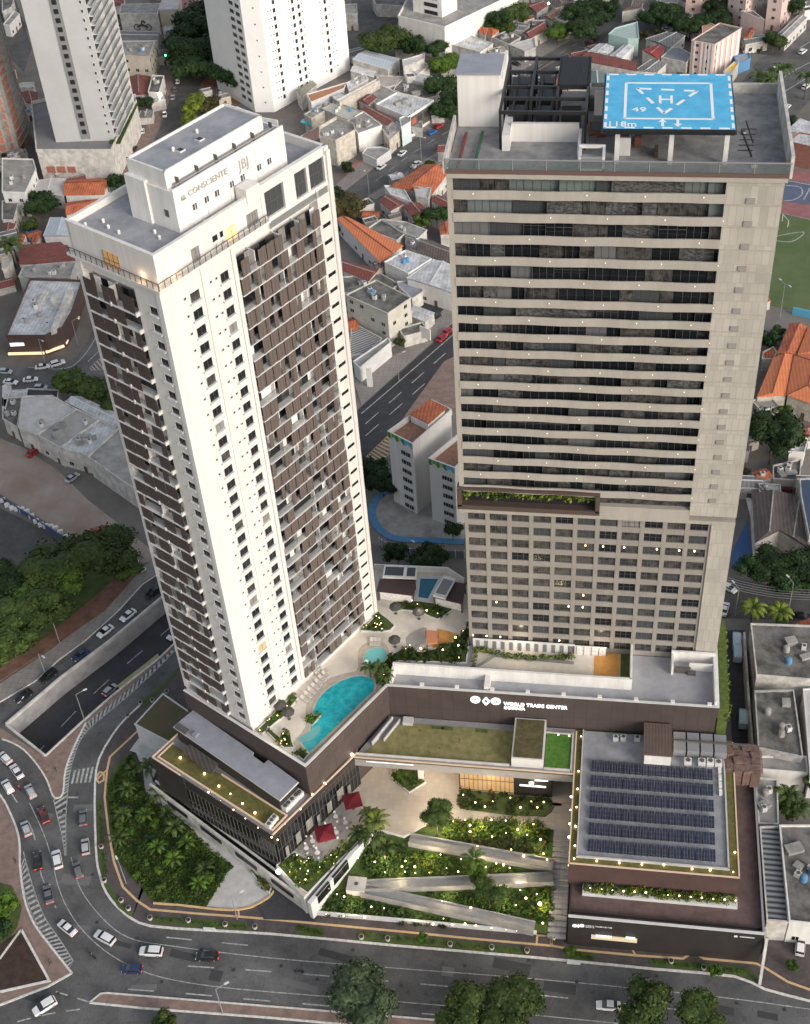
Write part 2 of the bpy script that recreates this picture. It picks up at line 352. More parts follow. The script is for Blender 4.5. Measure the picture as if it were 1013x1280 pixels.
# =================================================================== GROUND AND ROADS
def G(l, z=0.0): return [at(x, y, z) for x, y in l]
TL = [(8, 907), (75, 850), (140, 801), (208, 744), (330, 627)]
TR = [(57, 946), (101, 905), (141, 870), (198, 825), (221, 803), (330, 696)]
hole = G(TL) + G(TR)[::-1]
outer = [Vector((-900, 10, 0)), Vector((500, 10, 0)), Vector((500, 1300, 0)), Vector((-900, 1300, 0))]
tri = tessellate_polygon([outer, hole]); allp = outer+hole
mb = MB(); mb.v = [tuple(p) for p in allp]; mb.f = [tuple(t) for t in tri]
for i, f in enumerate(mb.f):
    a, b, c = [Vector(mb.v[j]) for j in f]
    if (b-a).cross(c-a).z < 0: mb.f[i] = f[::-1]
mb.m = [0]*len(mb.f); setting('ground', mb, GROUND)
ZT = -5.0
mb = MB(); fl = [Vector((p.x, p.y, ZT)) for p in hole]; fl[4].z = -.3; fl[5].z = -.3; mb.face(fl[:5]+fl[5:], 0)
for i in range(len(hole)):
    j = (i+1) % len(hole)
    if i == 4: continue
    p, q = hole[i], hole[j]
    mb.face([fl[i], fl[j], q, p], 1)
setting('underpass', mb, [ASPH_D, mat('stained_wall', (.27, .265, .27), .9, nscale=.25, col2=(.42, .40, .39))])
mb = MB(); mb.path([Vector((p.x, p.y, .75)) for p in G(TL)], .5, .75); mb.path([Vector((p.x, p.y, .55)) for p in [G(TL)[0]]+G(TR)[:1]], .5, .55)
mb.path([p+Vector((0, 0, .4)) for p in G(TR)], .4, .4); tag(mb.build('retaining_wall', WOLD), 'pale low wall around the mouth of the sunken underpass road', 'wall')
mb = MB()
mb.prism(G([(146, 857), (186, 826), (197, 817), (200, 822), (152, 862)], -4.2), ZT, 0)
tag(mb.build('traffic_divider', mat('ochre_divider', (.42, .36, .2), .9, noise=.1)), 'ochre divider strip on the right side of the underpass lane', 'divider')
FZ = [0]
def flat(name, pts, z, m, zb=0., mside=None, kind='structure'):
    FZ[0] += 1; z += .0007*FZ[0] if z < .1 else .0002*FZ[0]
    mb = MB(); mb.prism([Vector((p.x, p.y, z)) for p in pts], zb, 0, 1 if mside else 0); return setting(name, mb, [m, mside] if mside else [m], kind)
KT = [(1060, 1266), (1013, 1252), (956, 1237), (918, 1221), (820, 1212), (660, 1196.6), (500, 1183), (340, 1168), (250, 1163), (188, 1158), (165, 1149), (151, 1138), (138, 1124), (129, 1108), (124, 1090), (121, 1074), (119, 1031), (119, 980), (124, 949), (141, 919), (158, 898), (191, 868), (228, 835), (300, 768), (335, 735)]
KL = [(-60, 930), (-30, 965), (0, 994), (13, 1017), (22, 1040), (25, 1060), (25, 1081), (30, 1121), (38, 1145), (47, 1162), (67, 1188), (90, 1217)]
ST = [(335, 600), (208, 711), (178, 731), (148, 764), (107, 801), (74, 825), (44, 852), (0, 878), (-60, 905)]
road = G(KT) + G(TR)[::-1] + G(TL) + G(ST)
road += G([(-60, 1300), (-350, 1420), (-200, 1500), (1600, 1560), (1600, 1325)])
mb = MB(); mb.face([Vector((p.x, p.y, .03)) for p in road]); setting('avenue', mb, ASPH)
AV = G([(333, 700), (455, 577), (487, 545), (569, 466), (640, 400), (760, 300), (745, 288), (600, 376), (565, 408), (450, 510), (333, 622)])
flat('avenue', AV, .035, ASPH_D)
flat('street', G([(390, 270), (462, 216), (499.5, 184), (556, 152), (634, 101), (688, 66), (712, 52), (739, 32), (750, 19), (769, 5), (800, 3), (769, 37), (756, 49), (727, 69), (705, 81), (671, 110), (560, 179), (515.5, 207), (489, 226), (460, 243), (430, 290)]), .03, ASPH)
flat('street', G([(170, 225), (200, 160), (217, 110), (222, 80), (235, 40), (262, 40), (258, 90), (247, 115), (233, 165), (215, 235)]), .03, ASPH_W)
flat('street', G([(-60, 470), (0, 459), (79, 458), (95, 446), (110, 427), (118, 405), (124, 370), (150, 300), (250, 330), (260, 470), (140, 500), (80, 489), (35, 489), (0, 482), (-60, 480)]), .03, ASPH)
flat('street', G([(905, 135), (930, 100), (950, 72), (975, 66), (1013, 35), (1060, 0), (1060, 90), (1013, 125), (990, 150), (960, 200), (900, 250)]), .03, ASPH)
flat('street', G([(880, 716), (1060, 748), (1060, 778), (880, 772)]), .03, ASPH_W)
flat('service_alley', G([(905, 788), (931, 788), (938, 880), (948, 1010), (930, 1010), (915, 920), (912, 860)]), .05, ASPH_D)
flat('yard', G([(517, 374), (590, 385), (590, 420), (540, 425), (505, 400)]), .04, ASPH_D)
flat('street', G([(-10, 0), (20, 0), (40, 60), (30, 90), (0, 60)]), .03, ASPH_W)
flat('street', G([(440, 0), (560, 0), (500, 25), (470, 60), (425, 70), (437, 30)]), .03, ASPH_W)
flat('street', G([(780, 12), (860, 30), (880, 42), (1013, 70), (1013, 78), (850, 50), (780, 35)]), .03, ASPH_W)
# islands and pavements (each a real kerb step)
flat('traffic_island', G([(3, 912), (57, 947.5), (101, 907), (141, 872), (155, 861), (188, 834), (222, 804), (222, 806), (188, 837), (150, 871), (120, 894), (107.6, 904), (92.8, 933.6), (82, 963), (79, 991), (73, 997.7), (66, 995), (59, 976), (47, 957), (29.6, 937.5), (12, 927.6), (-20, 918), (-20, 900)]), .16, WALKR)
flat('pavement', G(KL + [(60, 1234), (0, 1257), (-60, 1280)]), .16, WALKR)
flat('soil_bed', G([(27, 1163), (61, 1226), (45, 1231), (0, 1240), (-40, 1245), (-10, 1190)]), .28, SOIL)
flat('grass_verge', G([(-40, 1095), (15, 1108), (28, 1135), (22, 1160), (0, 1190), (-40, 1200)]), .24, GRASS)
flat('median_island', G([(112, 1254), (126, 1243), (134, 1242), (340, 1259), (560, 1277), (760, 1294), (1000, 1316), (1000, 1330), (560, 1293), (340, 1273), (180, 1261)]), .17, WALKR)
flat('pavement', G([(-60, 912), (0, 876), (44, 850), (74, 823), (107, 799), (148, 762), (178, 729), (208, 709), (335, 598), (335, 575), (240, 650), (200, 690), (165, 725), (120, 770), (60, 815), (0, 855), (-60, 880)]), .14, WALK)
flat('sidewalk', G(KT + [(330, 700), (300, 720), (235, 790), (250, 870), (300, 960), (330, 1060), (420, 1110), (700, 1130), (940, 1150), (1060, 1190)]), .14, WALKD)
flat('pavement', G([(452, 506), (565, 405), (600, 372), (560, 380), (520, 430), (440, 470)]), .14, WALK)
flat('pavement', G([(462, 214), (499.5, 182), (556, 150), (580, 128), (560, 130), (540, 140), (500, 168), (455, 200), (430, 222), (400, 250), (405, 258)]), .14, WALK)
flat('pavement', G([(460, 246), (489, 229), (515.5, 210), (560, 182), (575, 178), (575, 190), (520, 218), (470, 250)]), .14, WALK)
flat('pavement', G([(634, 99), (688, 64), (712, 50), (700, 40), (660, 60), (628, 72)]), .14, WALK)
flat('pavement', G([(150, 235), (198, 158), (215, 108), (222, 78), (208, 85), (195, 130), (175, 175), (150, 215)]), .14, WALKR)
flat('dirt_lot', G([(-60, 530), (0, 548), (30, 560), (75, 590), (110, 625), (180, 680), (205, 700), (170, 705), (130, 690), (90, 672), (0, 618), (-60, 600)]), .05, DIRT)
flat('parking_lot', G([(-60, 620), (0, 635), (60, 665), (100, 690), (60, 700), (0, 720), (-60, 740)]), .06, ASPH_W)
flat('soil_bank', G([(-60, 850), (0, 835), (60, 795), (120, 745), (160, 710), (175, 715), (130, 765), (60, 813), (0, 852), (-60, 875)]), .2, mat('red_soil', (.17, .09, .06), .95, noise=.3, nscale=.3))
flat('lawn', G([(-60, 740), (0, 715), (60, 690), (110, 665), (170, 690), (160, 712), (120, 748), (60, 798), (0, 838), (-60, 855)]), .1, GRASS)
flat('football_field', G([(975, 262), (1060, 280), (1060, 405), (1013, 392), (955, 380)]), .06, GRASSF)
flat('running_border', G([(976, 210), (1060, 222), (1060, 284), (975, 266)]), .07, mat('red_court', (.28, .12, .12), .9, noise=.15, nscale=.3))
flat('sports_court', G([(979, 224), (1060, 238), (1060, 262), (979, 252)]), .1, mat('court_blue', (.10, .12, .19), .8, noise=.1, nscale=.3))
flat('paved_court', G([(800/6.33+140, 620/6.33), (300, 95), (300, 122), (268, 118)]), .06, mat('court_grey', (.12, .125, .16), .85, noise=.1))
flat('dirt_path', G([(252, 100), (268, 96), (270, 118), (300, 124), (300, 130), (262, 128)]), .05, mat('orange_earth', (.25, .11, .06), .95, noise=.2))
flat('brick_patio', [cF(160, 860), cF(300, 785), cF(370, 815), cF(210, 920)], .12, BRICKR)
flat('forecourt', G([(555, 452), (600, 430), (600, 500), (530, 530), (500, 545), (494, 537)]), .1, WALKR)
flat('forecourt', [cH(300, 640), cH(290, 500), cH(400, 410), cH(480, 440), cH(490, 540)], .12, WALKR)
flat('residents_court', smooth([cQ(250, 170), cQ(160, 220), cQ(110, 300), cQ(115, 400), cQ(170, 480), cQ(280, 535), cQ(500, 545), cQ(760, 560)], 4)+[cQ(800, 300), cQ(600, 100), cQ(400, 50)], .12, CONC)
# ---- markings
def marks(name, segs, wd=.17, z=.055, m=PAINT, dash=None):
    mb = MB()
    for s in segs:
        P = smooth([Vector((p.x, p.y, z)) for p in G(s)], 4) if len(s) > 2 else [Vector((p.x, p.y, z)) for p in G(s)]
        if dash:
            on, off = dash; acc = 0; cur = [P[0]]; draw = True; lim = on
            for i in range(len(P)-1):
                a, b = P[i], P[i+1]; L = (b-a).length; t = 0
                while acc + (L-t) >= lim:
                    t += lim-acc; p = a.lerp(b, t/L); cur.append(p)
                    if draw and len(cur) > 1: mb.path(cur, wd, .012)
                    draw = not draw; cur = [p]; acc = 0; lim = on if draw else off
                acc += L-t; cur.append(b)
            if draw and len(cur) > 1: mb.path(cur, wd, .012)
        else: mb.path(P, wd, .012)
    return setting(name, mb, m)
marks('road_marking', [[(37, 1004), (54, 1041), (64, 1071), (72, 1105), (84, 1135), (105, 1165), (140, 1195), (188, 1218), (250, 1231), (340, 1240.5), (551, 1257), (705, 1273), (900, 1292)],
                       [(89, 1072), (100, 1110), (127, 1147), (160, 1172), (208, 1182), (340, 1198), (500, 1211), (680, 1225), (893, 1246), (1013, 1262)]])
marks('lane_dashes', [[(208, 1172), (320, 1183)], [(235, 1208), (340, 1215), (500, 1228), (700, 1247), (900, 1268)], [(160, 1237), (240, 1243), (340, 1252), (560, 1270)], [(10, 985), (37, 1030), (46, 1060), (52, 1095), (70, 1135)]], .25, dash=(5, 6))
marks('lane_dashes', [[(70, 1240), (115, 1254)], [(100, 1262), (60, 1268), (20, 1278)]], .25, dash=(2.5, 2))
marks('lane_dashes', [[(30, 935), (90, 870), (150, 815), (220, 757)], [(82, 950), (110, 915)]], .25, z=ZT+.02, dash=(5, 6))
def shiftz(name, segs, z, wd=.25, dash=(5, 6)):
    mb = MB()
    for (a, b) in segs:
        p, q = at(*a, z), at(*b, z); L = (q-p).length; t = 0
        while t < L:
            mb.path([p.lerp(q, t/L), p.lerp(q, min(1, (t+dash[0])/L))], wd, .012); t += sum(dash)
    return setting(name, mb, PAINT)
marks('lane_dashes', [[(457, 545), (568, 447), (620, 400)], [(457, 530), (568, 432)]], .28, dash=(6, 5))
marks('road_marking', [[(452, 517), (500, 476), (567, 418)], [(487, 541), (569, 463)]], .3)
marks('road_marking', [[(470, 226), (515, 192), (562, 163)], [(640, 103), (690, 73), (728, 50)]], .2, dash=(4, 4))
marks('road_marking', [[(640, 107), (700, 72), (712, 66)]], .3, m=mat('ochre_line', (.45, .25, .12), .8))
marks('road_marking', [[(35, 459), (79, 461), (100, 450), (118, 425), (126, 400)], [(110, 452), (125, 438), (140, 425)]], .3)
marks('road_marking', [[(960, 110), (990, 90), (1013, 78)], [(975, 118), (1013, 95)], [(1000, 60), (1013, 52)]], .35)
marks('court_marking', [[(981, 232), (1000, 234), (1003, 243), (992, 250), (980, 251)], [(1013, 235), (1005, 250)], [(985, 226), (1040, 236)]], .5, z=.14)
marks('field_marking', [[(966, 296), (1005, 290), (990, 302), (965, 300)], [(975, 266), (1050, 282)]], .35, z=.08)
def hatch(name, L, R, n, m=PAINT, chev=0., z=.058, frac=.45):
    L = smooth([Vector((p.x, p.y, z)) for p in G(L)], 6); R = smooth([Vector((p.x, p.y, z)) for p in G(R)], 6); mb = MB()
    def pa(P, t): k = min(int(t*(len(P)-1)), len(P)-2); return P[k].lerp(P[k+1], t*(len(P)-1)-k)
    for i in range(n):
        t0 = i/n; t1 = (i+frac)/n; s = chev/n
        a, b = pa(L, t0), pa(L, t1); c, d = pa(R, max(0, min(1, t1+s))), pa(R, max(0, min(1, t0+s)))
        mb.prism([a, b, c, d], z-.012)
    mb.path(L, .18, .012); mb.path(R, .18, .012)
    return setting(name, mb, m)
hatch('hatched_marking', [(219, 803), (188, 834), (150, 868), (107.6, 905), (93, 934), (82.5, 963), (79.5, 991)], [(225, 807), (193, 840), (157, 873), (122, 902), (104.6, 919.7), (94.8, 939.5), (87.9, 965), (84.9, 988)], 44, frac=.55)
hatch('hatched_marking', [(67, 1000), (73, 1026), (79, 1052), (81, 1070)], [(84.9, 988), (82.5, 1022), (82.5, 1052), (82.5, 1070)], 14)
hatch('hatched_marking', [(26, 1085), (32, 1120), (48, 1160), (68, 1187), (88, 1213)], [(29, 1064), (40, 1104.5), (55, 1145), (77, 1178), (92, 1202)], 26, chev=1.5)
hatch('hatched_marking', [(455, 574), (487, 543), (530, 503), (569, 463)], [(462, 590), (500, 556), (540, 520), (580, 480)], 34, m=mat('ochre_hatch', (.5, .36, .2), .8), chev=1.5)
hatch('hatched_marking', [(112, 460), (125, 448), (138, 438)], [(114, 463), (136, 462), (142, 460)], 9, m=mat('pink_hatch', (.45, .33, .3), .8))
mb = MB()
for i in range(5): mb.path([Vector((p.x, p.y, .058)) for p in G([(90+i*5.5, 980-i*.5), (94+i*5.5, 963-i)])], .45, .012)
setting('zebra_crossing', mb, PAINT)
mb = MB(); mb.path([Vector((p.x, p.y, .058)) for p in G([(85, 997), (98, 997)])], .4, .012); setting('stop_line', mb, PAINT)
RW = random.Random(17); mb = MB(); mh = MB()
for x, y in ((95, 1100), (60, 1020), (110, 1010), (150, 1180), (230, 1195), (330, 1215), (420, 1195), (480, 1240), (560, 1215), (700, 1235), (800, 1228), (900, 1262), (960, 1270), (180, 1235), (50, 1250), (270, 1220), (100, 1160), (640, 1208), (375, 1232)):
    p = at(x, y); a = RW.uniform(-.2, .2); mb.box(p.x, p.y, .045, RW.uniform(2, 7), RW.uniform(.8, 2.2), .006+RW.random()*.004, a, RW.choice((0, 1))); mh.cyl((p.x+3, p.y+1.5, .04), (p.x+3, p.y+1.5, .06), .38, n=10)
setting('road_patch', mb, [mat('tar_patch', (.05, .05, .052), .9), mat('pale_patch', (.15, .148, .145), .9)]); setting('manhole', mh, mat('iron_cover', (.04, .038, .036), .7))
# kerbs and tactile strips
mb = MB()
mb.path([Vector((p.x, p.y, .18)) for p in smooth(G(KT), 2)], .45, .18); mb.path([Vector((p.x, p.y, .2)) for p in smooth(G(KL), 3)], .4, .2); mb.path([p+Vector((0, 0, .2)) for p in G([(90, 1217), (60, 1234), (0, 1257)])], .4, .2)
mb.path([p+Vector((0, 0, .21)) for p in smooth(G([(3, 924.7), (12, 927.6), (29.6, 937.5), (47, 957), (59, 976), (66, 995), (73, 998), (79, 991), (82, 963), (92.8, 933.6), (107.6, 904)]), 3)], .35, .2)
mb.path([p+Vector((0, 0, .21)) for p in G([(112, 1254), (126, 1243), (134, 1242), (340, 1259), (560, 1277), (760, 1294)])], .35, .2); mb.path([p+Vector((0, 0, .21)) for p in G([(112, 1254), (180, 1261), (340, 1273), (560, 1293)])], .35, .2)
mb.path([p+Vector((0, 0, .32)) for p in G([(27, 1163), (62, 1227), (0, 1241), (-40, 1246)])], .45, .3); mb.path([p+Vector((0, 0, .32)) for p in G([(27, 1163), (0, 1200)])], .45, .3)
mb.path([Vector((p.x, p.y, .17)) for p in G(ST)], .3, .16)
setting('kerb', mb, KERB)
mb = MB()
TC = [(1013, 1238), (985, 1228), (956, 1210), (945, 1205), (880, 1199), (872, 1194), (862, 1194), (854, 1199), (795, 1195), (720, 1188), (690, 1183), (600, 1175), (500, 1165), (340, 1150), (299, 1146.5), (250, 1143), (188, 1137.5), (172, 1127), (154, 1109.6), (142.7, 1077.7), (136, 1041), (131, 997), (134, 963.6), (137.6, 946.8), (161, 925), (185, 902)]
mb.path([Vector((p.x, p.y, .17)) for p in G(TC)], .45, .04)
for s in ([(299, 1146), (298, 1134)], [(795, 1195), (786, 1180)], [(671, 1181), (672, 1170), (690, 1171), (690, 1183)], [(689, 1182), (689, 1171)], [(134, 963), (128, 968), (122, 975)]):
    mb.path([Vector((p.x, p.y, .168)) for p in G(s)], .35, .04)
mb.path([p+Vector((0, 0, .168)) for p in G([(125, 965), (130, 968), (130, 976), (124, 979), (120, 974), (125, 965)])], .4, .04)
setting('tactile_paving', mb, TACT)
def verge(pts): flat('grass_verge', G(pts), .19, GRASS)
verge([(121, 1000), (126, 1000), (129, 1060), (134, 1100), (150, 1128), (168, 1141), (162, 1146), (148, 1135), (133, 1112), (125, 1085)])
verge([(190, 1147), (240, 1150), (310, 1154), (312, 1163), (250, 1160), (192, 1155)])
verge([(371, 1157), (405, 1161), (404, 1172), (370, 1169)]); verge([(447, 1165), (560, 1175), (662, 1186), (661, 1195), (560, 1186), (446, 1176)])
verge([(705, 1188), (745, 1192), (740, 1203), (708, 1199)]); verge([(812, 1199), (870, 1203), (935, 1210), (952, 1228), (915, 1218), (812, 1208)])
verge([(175, 880), (205, 853), (228, 830), (230, 834), (205, 858), (180, 886)])
# blue curved kerb band of the residents' court
mb = MB(); mb.path([p+Vector((0, 0, .25)) for p in smooth([cQ(250, 170), cQ(150, 230), cQ(95, 310), cQ(100, 410), cQ(170, 500), cQ(280, 548), cQ(500, 558), cQ(760, 570)], 4)], 1.9, .2); setting('painted_path', mb, mat('court_blue_band', (.07, .2, .36), .8, noise=.15))

# =================================================================== WHITE APARTMENT TOWER (left)
CX, CY = -64.04, 158.35
A60 = math.radians(60)
def L1(x, y, z=0): return Vector((CX+x*math.cos(A60)-y*math.sin(A60), CY+x*math.sin(A60)+y*math.cos(A60), z))
T1 = thing('apartment_tower', 'tall white apartment tower with brown sliding shutters beside the curved pool', 'tower', (CX, CY, 0), A60)
def b1(mb, name, mats, parent=None): return mb.build(name, mats, parent or T1, world=False)
FH = 3.107; W0 = 28.1; F0 = 26.35; LX = 38.5; LY = 18.3
mb = MB()
plan = [(0, 0), (15.3, 0), (15.3, 1.7), (34.4, 1.7), (34.4, 0), (LX, 0), (LX, LY), (0, LY), (0, 17.2), (1.5, 17.2), (1.5, 5.9), (0, 5.9)]
mb.prism([Vector((x, y, 123.9)) for x, y in plan], 26.2)
mb.b2(0, LX, 0, LY, 123.9, 125.9); mb.b2(0, LX, 0, LY, 24.4, 26.2)
# shallow pilaster strips and fins that break the white walls
mb.b2(14.5, 15.3, -.28, 0, 26.2, 125.6); mb.b2(34.4, 34.9, -.28, 0, 26.2, 125.6); mb.b2(37.6, 38.5, -.3, 0, 24.4, 131); mb.b2(-.25, 0, 17.2, 18.3, 26.2, 125.6); mb.b2(-.25, 0, .0, .9, 26.2, 125.6)
mb.b2(8.0, 8.5, -.16, 0, 26.2, 125.6)
b1(mb, 'wall', WHITEC)
def winmesh(w_, h_, sill=True, gl=GLASS):
    m = MB(); m.b2(-w_/2, w_/2, -.03, .02, -h_/2, h_/2, 0)
    m.b2(-w_/2-.09, -w_/2, -.10, .02, -h_/2-.09, h_/2+.09, 1); m.b2(w_/2, w_/2+.09, -.10, .02, -h_/2-.09, h_/2+.09, 1); m.b2(-w_/2, w_/2, -.10, .02, h_/2, h_/2+.09, 1)
    m.b2(-.03, .03, -.06, -.03, -h_/2, h_/2, 2)
    if sill: m.b2(-w_/2-.3, w_/2+.12, -.42, .02, -h_/2-.3, -h_/2, 3)
    return m.data('window', [gl, WHITEC, FRAME, WHITEG])
wm1 = winmesh(1.9, 1.65); wm2 = winmesh(1.7, 1.6); wms = winmesh(.42, .42, False); wml = winmesh(1.6, 1.35); wmr = winmesh(1.9, .75, False)
wm1b = winmesh(1.9, 1.65, True, GLASSV); wmc = winmesh(1.9, 1.65, True, GLASSC); wml2 = winmesh(1.9, 1.65, True, mat('room_light', (.3, .2, .1), .4, emis=(1, .7, .4), estr=.35))
for k in range(31):
    z = W0+FH*k
    inst('window', wmc if k in (9, 22) else wml2 if k == 5 else wm1 if (k*7) % 5 else wm1b, T1, (6.2, 0, z)); inst('window', wmc if k in (14, 27, 3) else wm2, T1, (12.6, 0, z), 0, (.9 if k in (14, 27, 3) else 1, 1, 1)); inst('window', wml, T1, (0, 2.25, z), -PI/2)
    for xx in (4.2, 9.7, 10.9): inst('bathroom_window', wms, T1, (xx, 0, z+.55))
    if k < 31: inst('stairwell_window', wmr, T1, (36.2, 0, z+.35))
random.seed(11)
BW = random.Random(3)
SHR = MB(); SHL = MB()
def leaf_(k, o, x0, x1, y0, y1, z, mt):
    """one shutter leaf: the top floors' leaves are parts of their own, the rest gather in one part"""
    if k >= (24 if mt is SHUT else 25): m = MB(); m.b2(x0, x1, y0, y1, z+.01, z+FH-.24); b1(m, 'shutter', mt, o)
    else: (SHR if mt is SHUT else SHL).b2(x0, x1, y0, y1, z+.01, z+FH-.24)
def floor_right(k):
    z = F0+FH*k
    m = MB(); m.b2(15.3, 34.4, -.66, 1.68, z-.16, z, 0); m.b2(15.3, 34.4, -.30, -.26, z, z+1.05, 1); m.b2(15.3, 34.4, -.32, -.24, z+1.05, z+1.1, 3)
    # party walls between flats
    for x in (19.2, 24.9, 29.6): m.b2(x, x+.16, -.2, 1.65, z, z+FH-.2, 0)
    o = b1(m, 'balcony', [WHITEG, RAIL2, WHITEC, FRAME])
    # facade behind: doors, curtains, dark rooms
    m = MB(); x = 15.35
    while x < 34.3:
        wd = min(BW.choice((1.1, 1.5, 1.9)), 34.38-x); t = BW.random()
        m.face([(x, .75, z), (x+wd, .75, z), (x+wd, .75, z+FH-.22), (x, .75, z+FH-.22)], 0 if t < .45 else 1 if t < .63 else 2 if t < .72 else 3)
        x += wd
    b1(m, 'glazing', [GLASS, CURT, GLASSC, GLASSV], o)
    nmod = 10; mw = 19.1/nmod; off = BW.choice((0, 0, 1)); sh_x = BW.choice((0, 0, .5, -.5))
    base = [1, 0, 0, 1, 1, 0, 0, 1, 0, 1]
    for i in range(nmod):
        b = base[(i+off+(k % 3 == 1)) % nmod] if BW.random() < .62 else BW.random() < .5
        p = .93 if b else .24
        x0 = min(max(15.3+mw*i+sh_x, 15.3), 34.4-mw)
        if BW.random() < p:
            leaf_(k, o, x0+.04, x0+mw/2-.02, -.62, -.54, z, SHUT)
            if BW.random() < .8: leaf_(k, o, x0+mw/2+.02, x0+mw-.04, -.52, -.44, z, SHUT)
        elif BW.random() < .25: leaf_(k, o, x0+.04, x0+mw/2-.02, -.62, -.54, z, SHUT)
for k in range(31): floor_right(k)
def floor_left(k):
    z = F0+FH*k
    m = MB(); m.b2(-.72, 1.48, 5.9, 17.2, z-.22, z, 0); m.b2(-.30, -.26, 5.9, 17.2, z, z+1.05, 1)
    for y in (5.75, 11.3): m.b2(-.75, 1.45, y, y+.3, z-.35, z+.35, 2)
    m.b2(-.4, 1.45, 11.3, 11.5, z, z+FH-.2, 2)
    o = b1(m, 'balcony', [WHITEG, RAIL2, WHITEC])
    m = MB(); y = 5.95
    while y < 17.1:
        wd = min(BW.choice((1.1, 1.6)), 17.18-y); t = BW.random()
        m.face([(.8, y+wd, z), (.8, y, z), (.8, y, z+FH-.22), (.8, y+wd, z+FH-.22)], 0 if t < .55 else 1 if t < .70 else 2 if t < .82 else 3)
        y += wd
    b1(m, 'glazing', [GLASS, CURT, GLASSC, GLASSV], o)
    mw = 1.4
    for i in range(8):
        y0 = 6.0+mw*i; p = (.85, .8, .4, .7, .85, .7, .4, .85)[(i+(k % 2)) % 8]
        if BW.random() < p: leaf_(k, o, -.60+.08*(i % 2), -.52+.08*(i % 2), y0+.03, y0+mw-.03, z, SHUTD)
for k in range(31): floor_left(k)
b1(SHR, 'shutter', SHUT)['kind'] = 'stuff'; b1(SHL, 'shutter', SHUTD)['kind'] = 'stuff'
# crown
m = MB(); m.b2(-.7, 23.2, -.7, 0, 125.55, 125.95); m.b2(-.7, 0, 0, 19.4, 125.55, 125.95); b1(m, 'terrace_ledge', WHITEC)
m = MB()
m.b2(-.62, -.56, -.62, 19.3, 125.95, 127.1, 0); m.b2(-.62, 23, -.62, -.56, 125.95, 127.1, 0)
for i in range(17): m.b2(-.66, -.54, -.6+i*1.2, -.52+i*1.2, 125.95, 127.15, 1)
for i in range(20): m.b2(-.6+i*1.2, -.52+i*1.2, -.66, -.54, 125.95, 127.15, 1)
m.b2(-.66, -.54, -.66, 19.3, 127.1, 127.18, 1); m.b2(-.66, 23, -.66, -.54, 127.1, 127.18, 1)
b1(m, 'railing', [RAIL2, FRAME])
m = MB()
for (x0, x1, y0, y1, zt) in ((.2, 22.5, .2, .8, 131.2), (.2, .8, .8, LY+.5, 131.2), (.2, LX, LY+.2, LY+.8, 131.3), (LX-.6, LX, .5, LY+.2, 131.6)): m.b2(x0, x1, y0, y1, 125.95, zt)
m.b2(.8, LX-.6, .8, LY+.2, 125.95, 130.1)
# frame round the tall openings on the right
m.b2(22.5, 23.3, .05, .8, 125.9, 131.8); m.b2(23.3, LX-.9, .05, .8, 130.3, 131.8); m.b2(27.6, 30.2, .05, .8, 124.9, 130.3); m.b2(33.0, 33.6, .05, .8, 124.9, 130.3); m.b2(37.2, LX, .05, .8, 124, 131.6)
m.b2(19.6, 22.5, -.05, 2.2, 130.1, 132.5)
b1(m, 'roof_wall', WHITEC)
m = MB(); m.b2(.82, LX-.62, .82, LY+.18, 130.1, 130.16); b1(m, 'roof', GREYR)
m = MB()
for x0, x1 in ((23.4, 27.5), (30.3, 32.9), (33.7, 37.1)):
    m.b2(x0, x1, .42, .48, 125.9, 130.2, 0)
    for f in (.33, .66): m.b2(x0+(x1-x0)*f-.05, x0+(x1-x0)*f+.05, .36, .42, 125.9, 130.2, 1)
    m.b2(x0, x1, .36, .42, 128, 128.1, 1)
m.b2(23.3, 37.2, -.3, -.24, 124.2, 125.3, 2)
b1(m, 'tall_window', [GLASSM, FRAME, RAILG])
for (x, wd, h, g) in ((8.0, 1.6, 2.4, GLASSC), (12.2, 1.0, .9, GLASS), (15.6, 2.2, 2.3, GLASSL), (13.6, .6, .8, GLASS), (20.3, 2.4, 2.3, GLASSC)):
    m = MB(); m.b2(x-wd/2, x+wd/2, .12, .22, 126.2 if h > 1 else 127.6, 126.2+h if h > 1 else 128.5, 0); m.b2(x-.03, x+.03, .08, .12, 126.3, 126.2+h, 1); b1(m, 'terrace_window', [g, FRAME])
m = MB(); m.b2(.12, .22, 8.2, 11.6, 126.0, 128.6, 0)
for i in range(4): m.b2(.06, .12, 8.2+i*1.1, 8.28+i*1.1, 126, 128.6, 1)
m.b2(.06, .12, 8.2, 11.6, 127.2, 127.28, 1); b1(m, 'terrace_window', [mat('amber_window', (.25, .13, .05), .4, emis=(1, .55, .2), estr=.25), FRAME])
m = MB()                                                     # plant rooms on the roof
m.b2(8, 31.8, 2.7, 12.2, 130.16, 136.7, 0); m.b2(8.9, 31.4, 3.1, 11.8, 136.7, 136.74, 1); m.b2(7.6, 10.4, 8.2, 12.4, 130.16, 137.2, 0)
m.b2(8.3, 29, 4.1, 12.0, 136.74, 139.2, 0); m.b2(8.6, 28.7, 4.4, 11.7, 139.2, 139.26, 1)
m.b2(8.0, 31.8, 2.7, 3.0, 136.7, 137.1, 0); m.b2(8.3, 29, 4.1, 4.35, 139.2, 139.6, 0); m.b2(8.3, 29, 11.75, 12, 139.2, 139.6, 0); m.b2(8.3, 8.6, 4.1, 12, 139.2, 139.6, 0); m.b2(28.7, 29, 4.1, 12, 139.2, 139.6, 0)
for x in (14, 19, 25): m.b2(x, x+.12, 2.62, 2.7, 130.2, 136.6, 2)
b1(m, 'plant_room', [WHITE, GREYR, WHITEG])
m = MB()
for y in (3.3, 3.75): m.b2(9.2, 30.5, y, y+.16, 137.1, 137.3, 0)
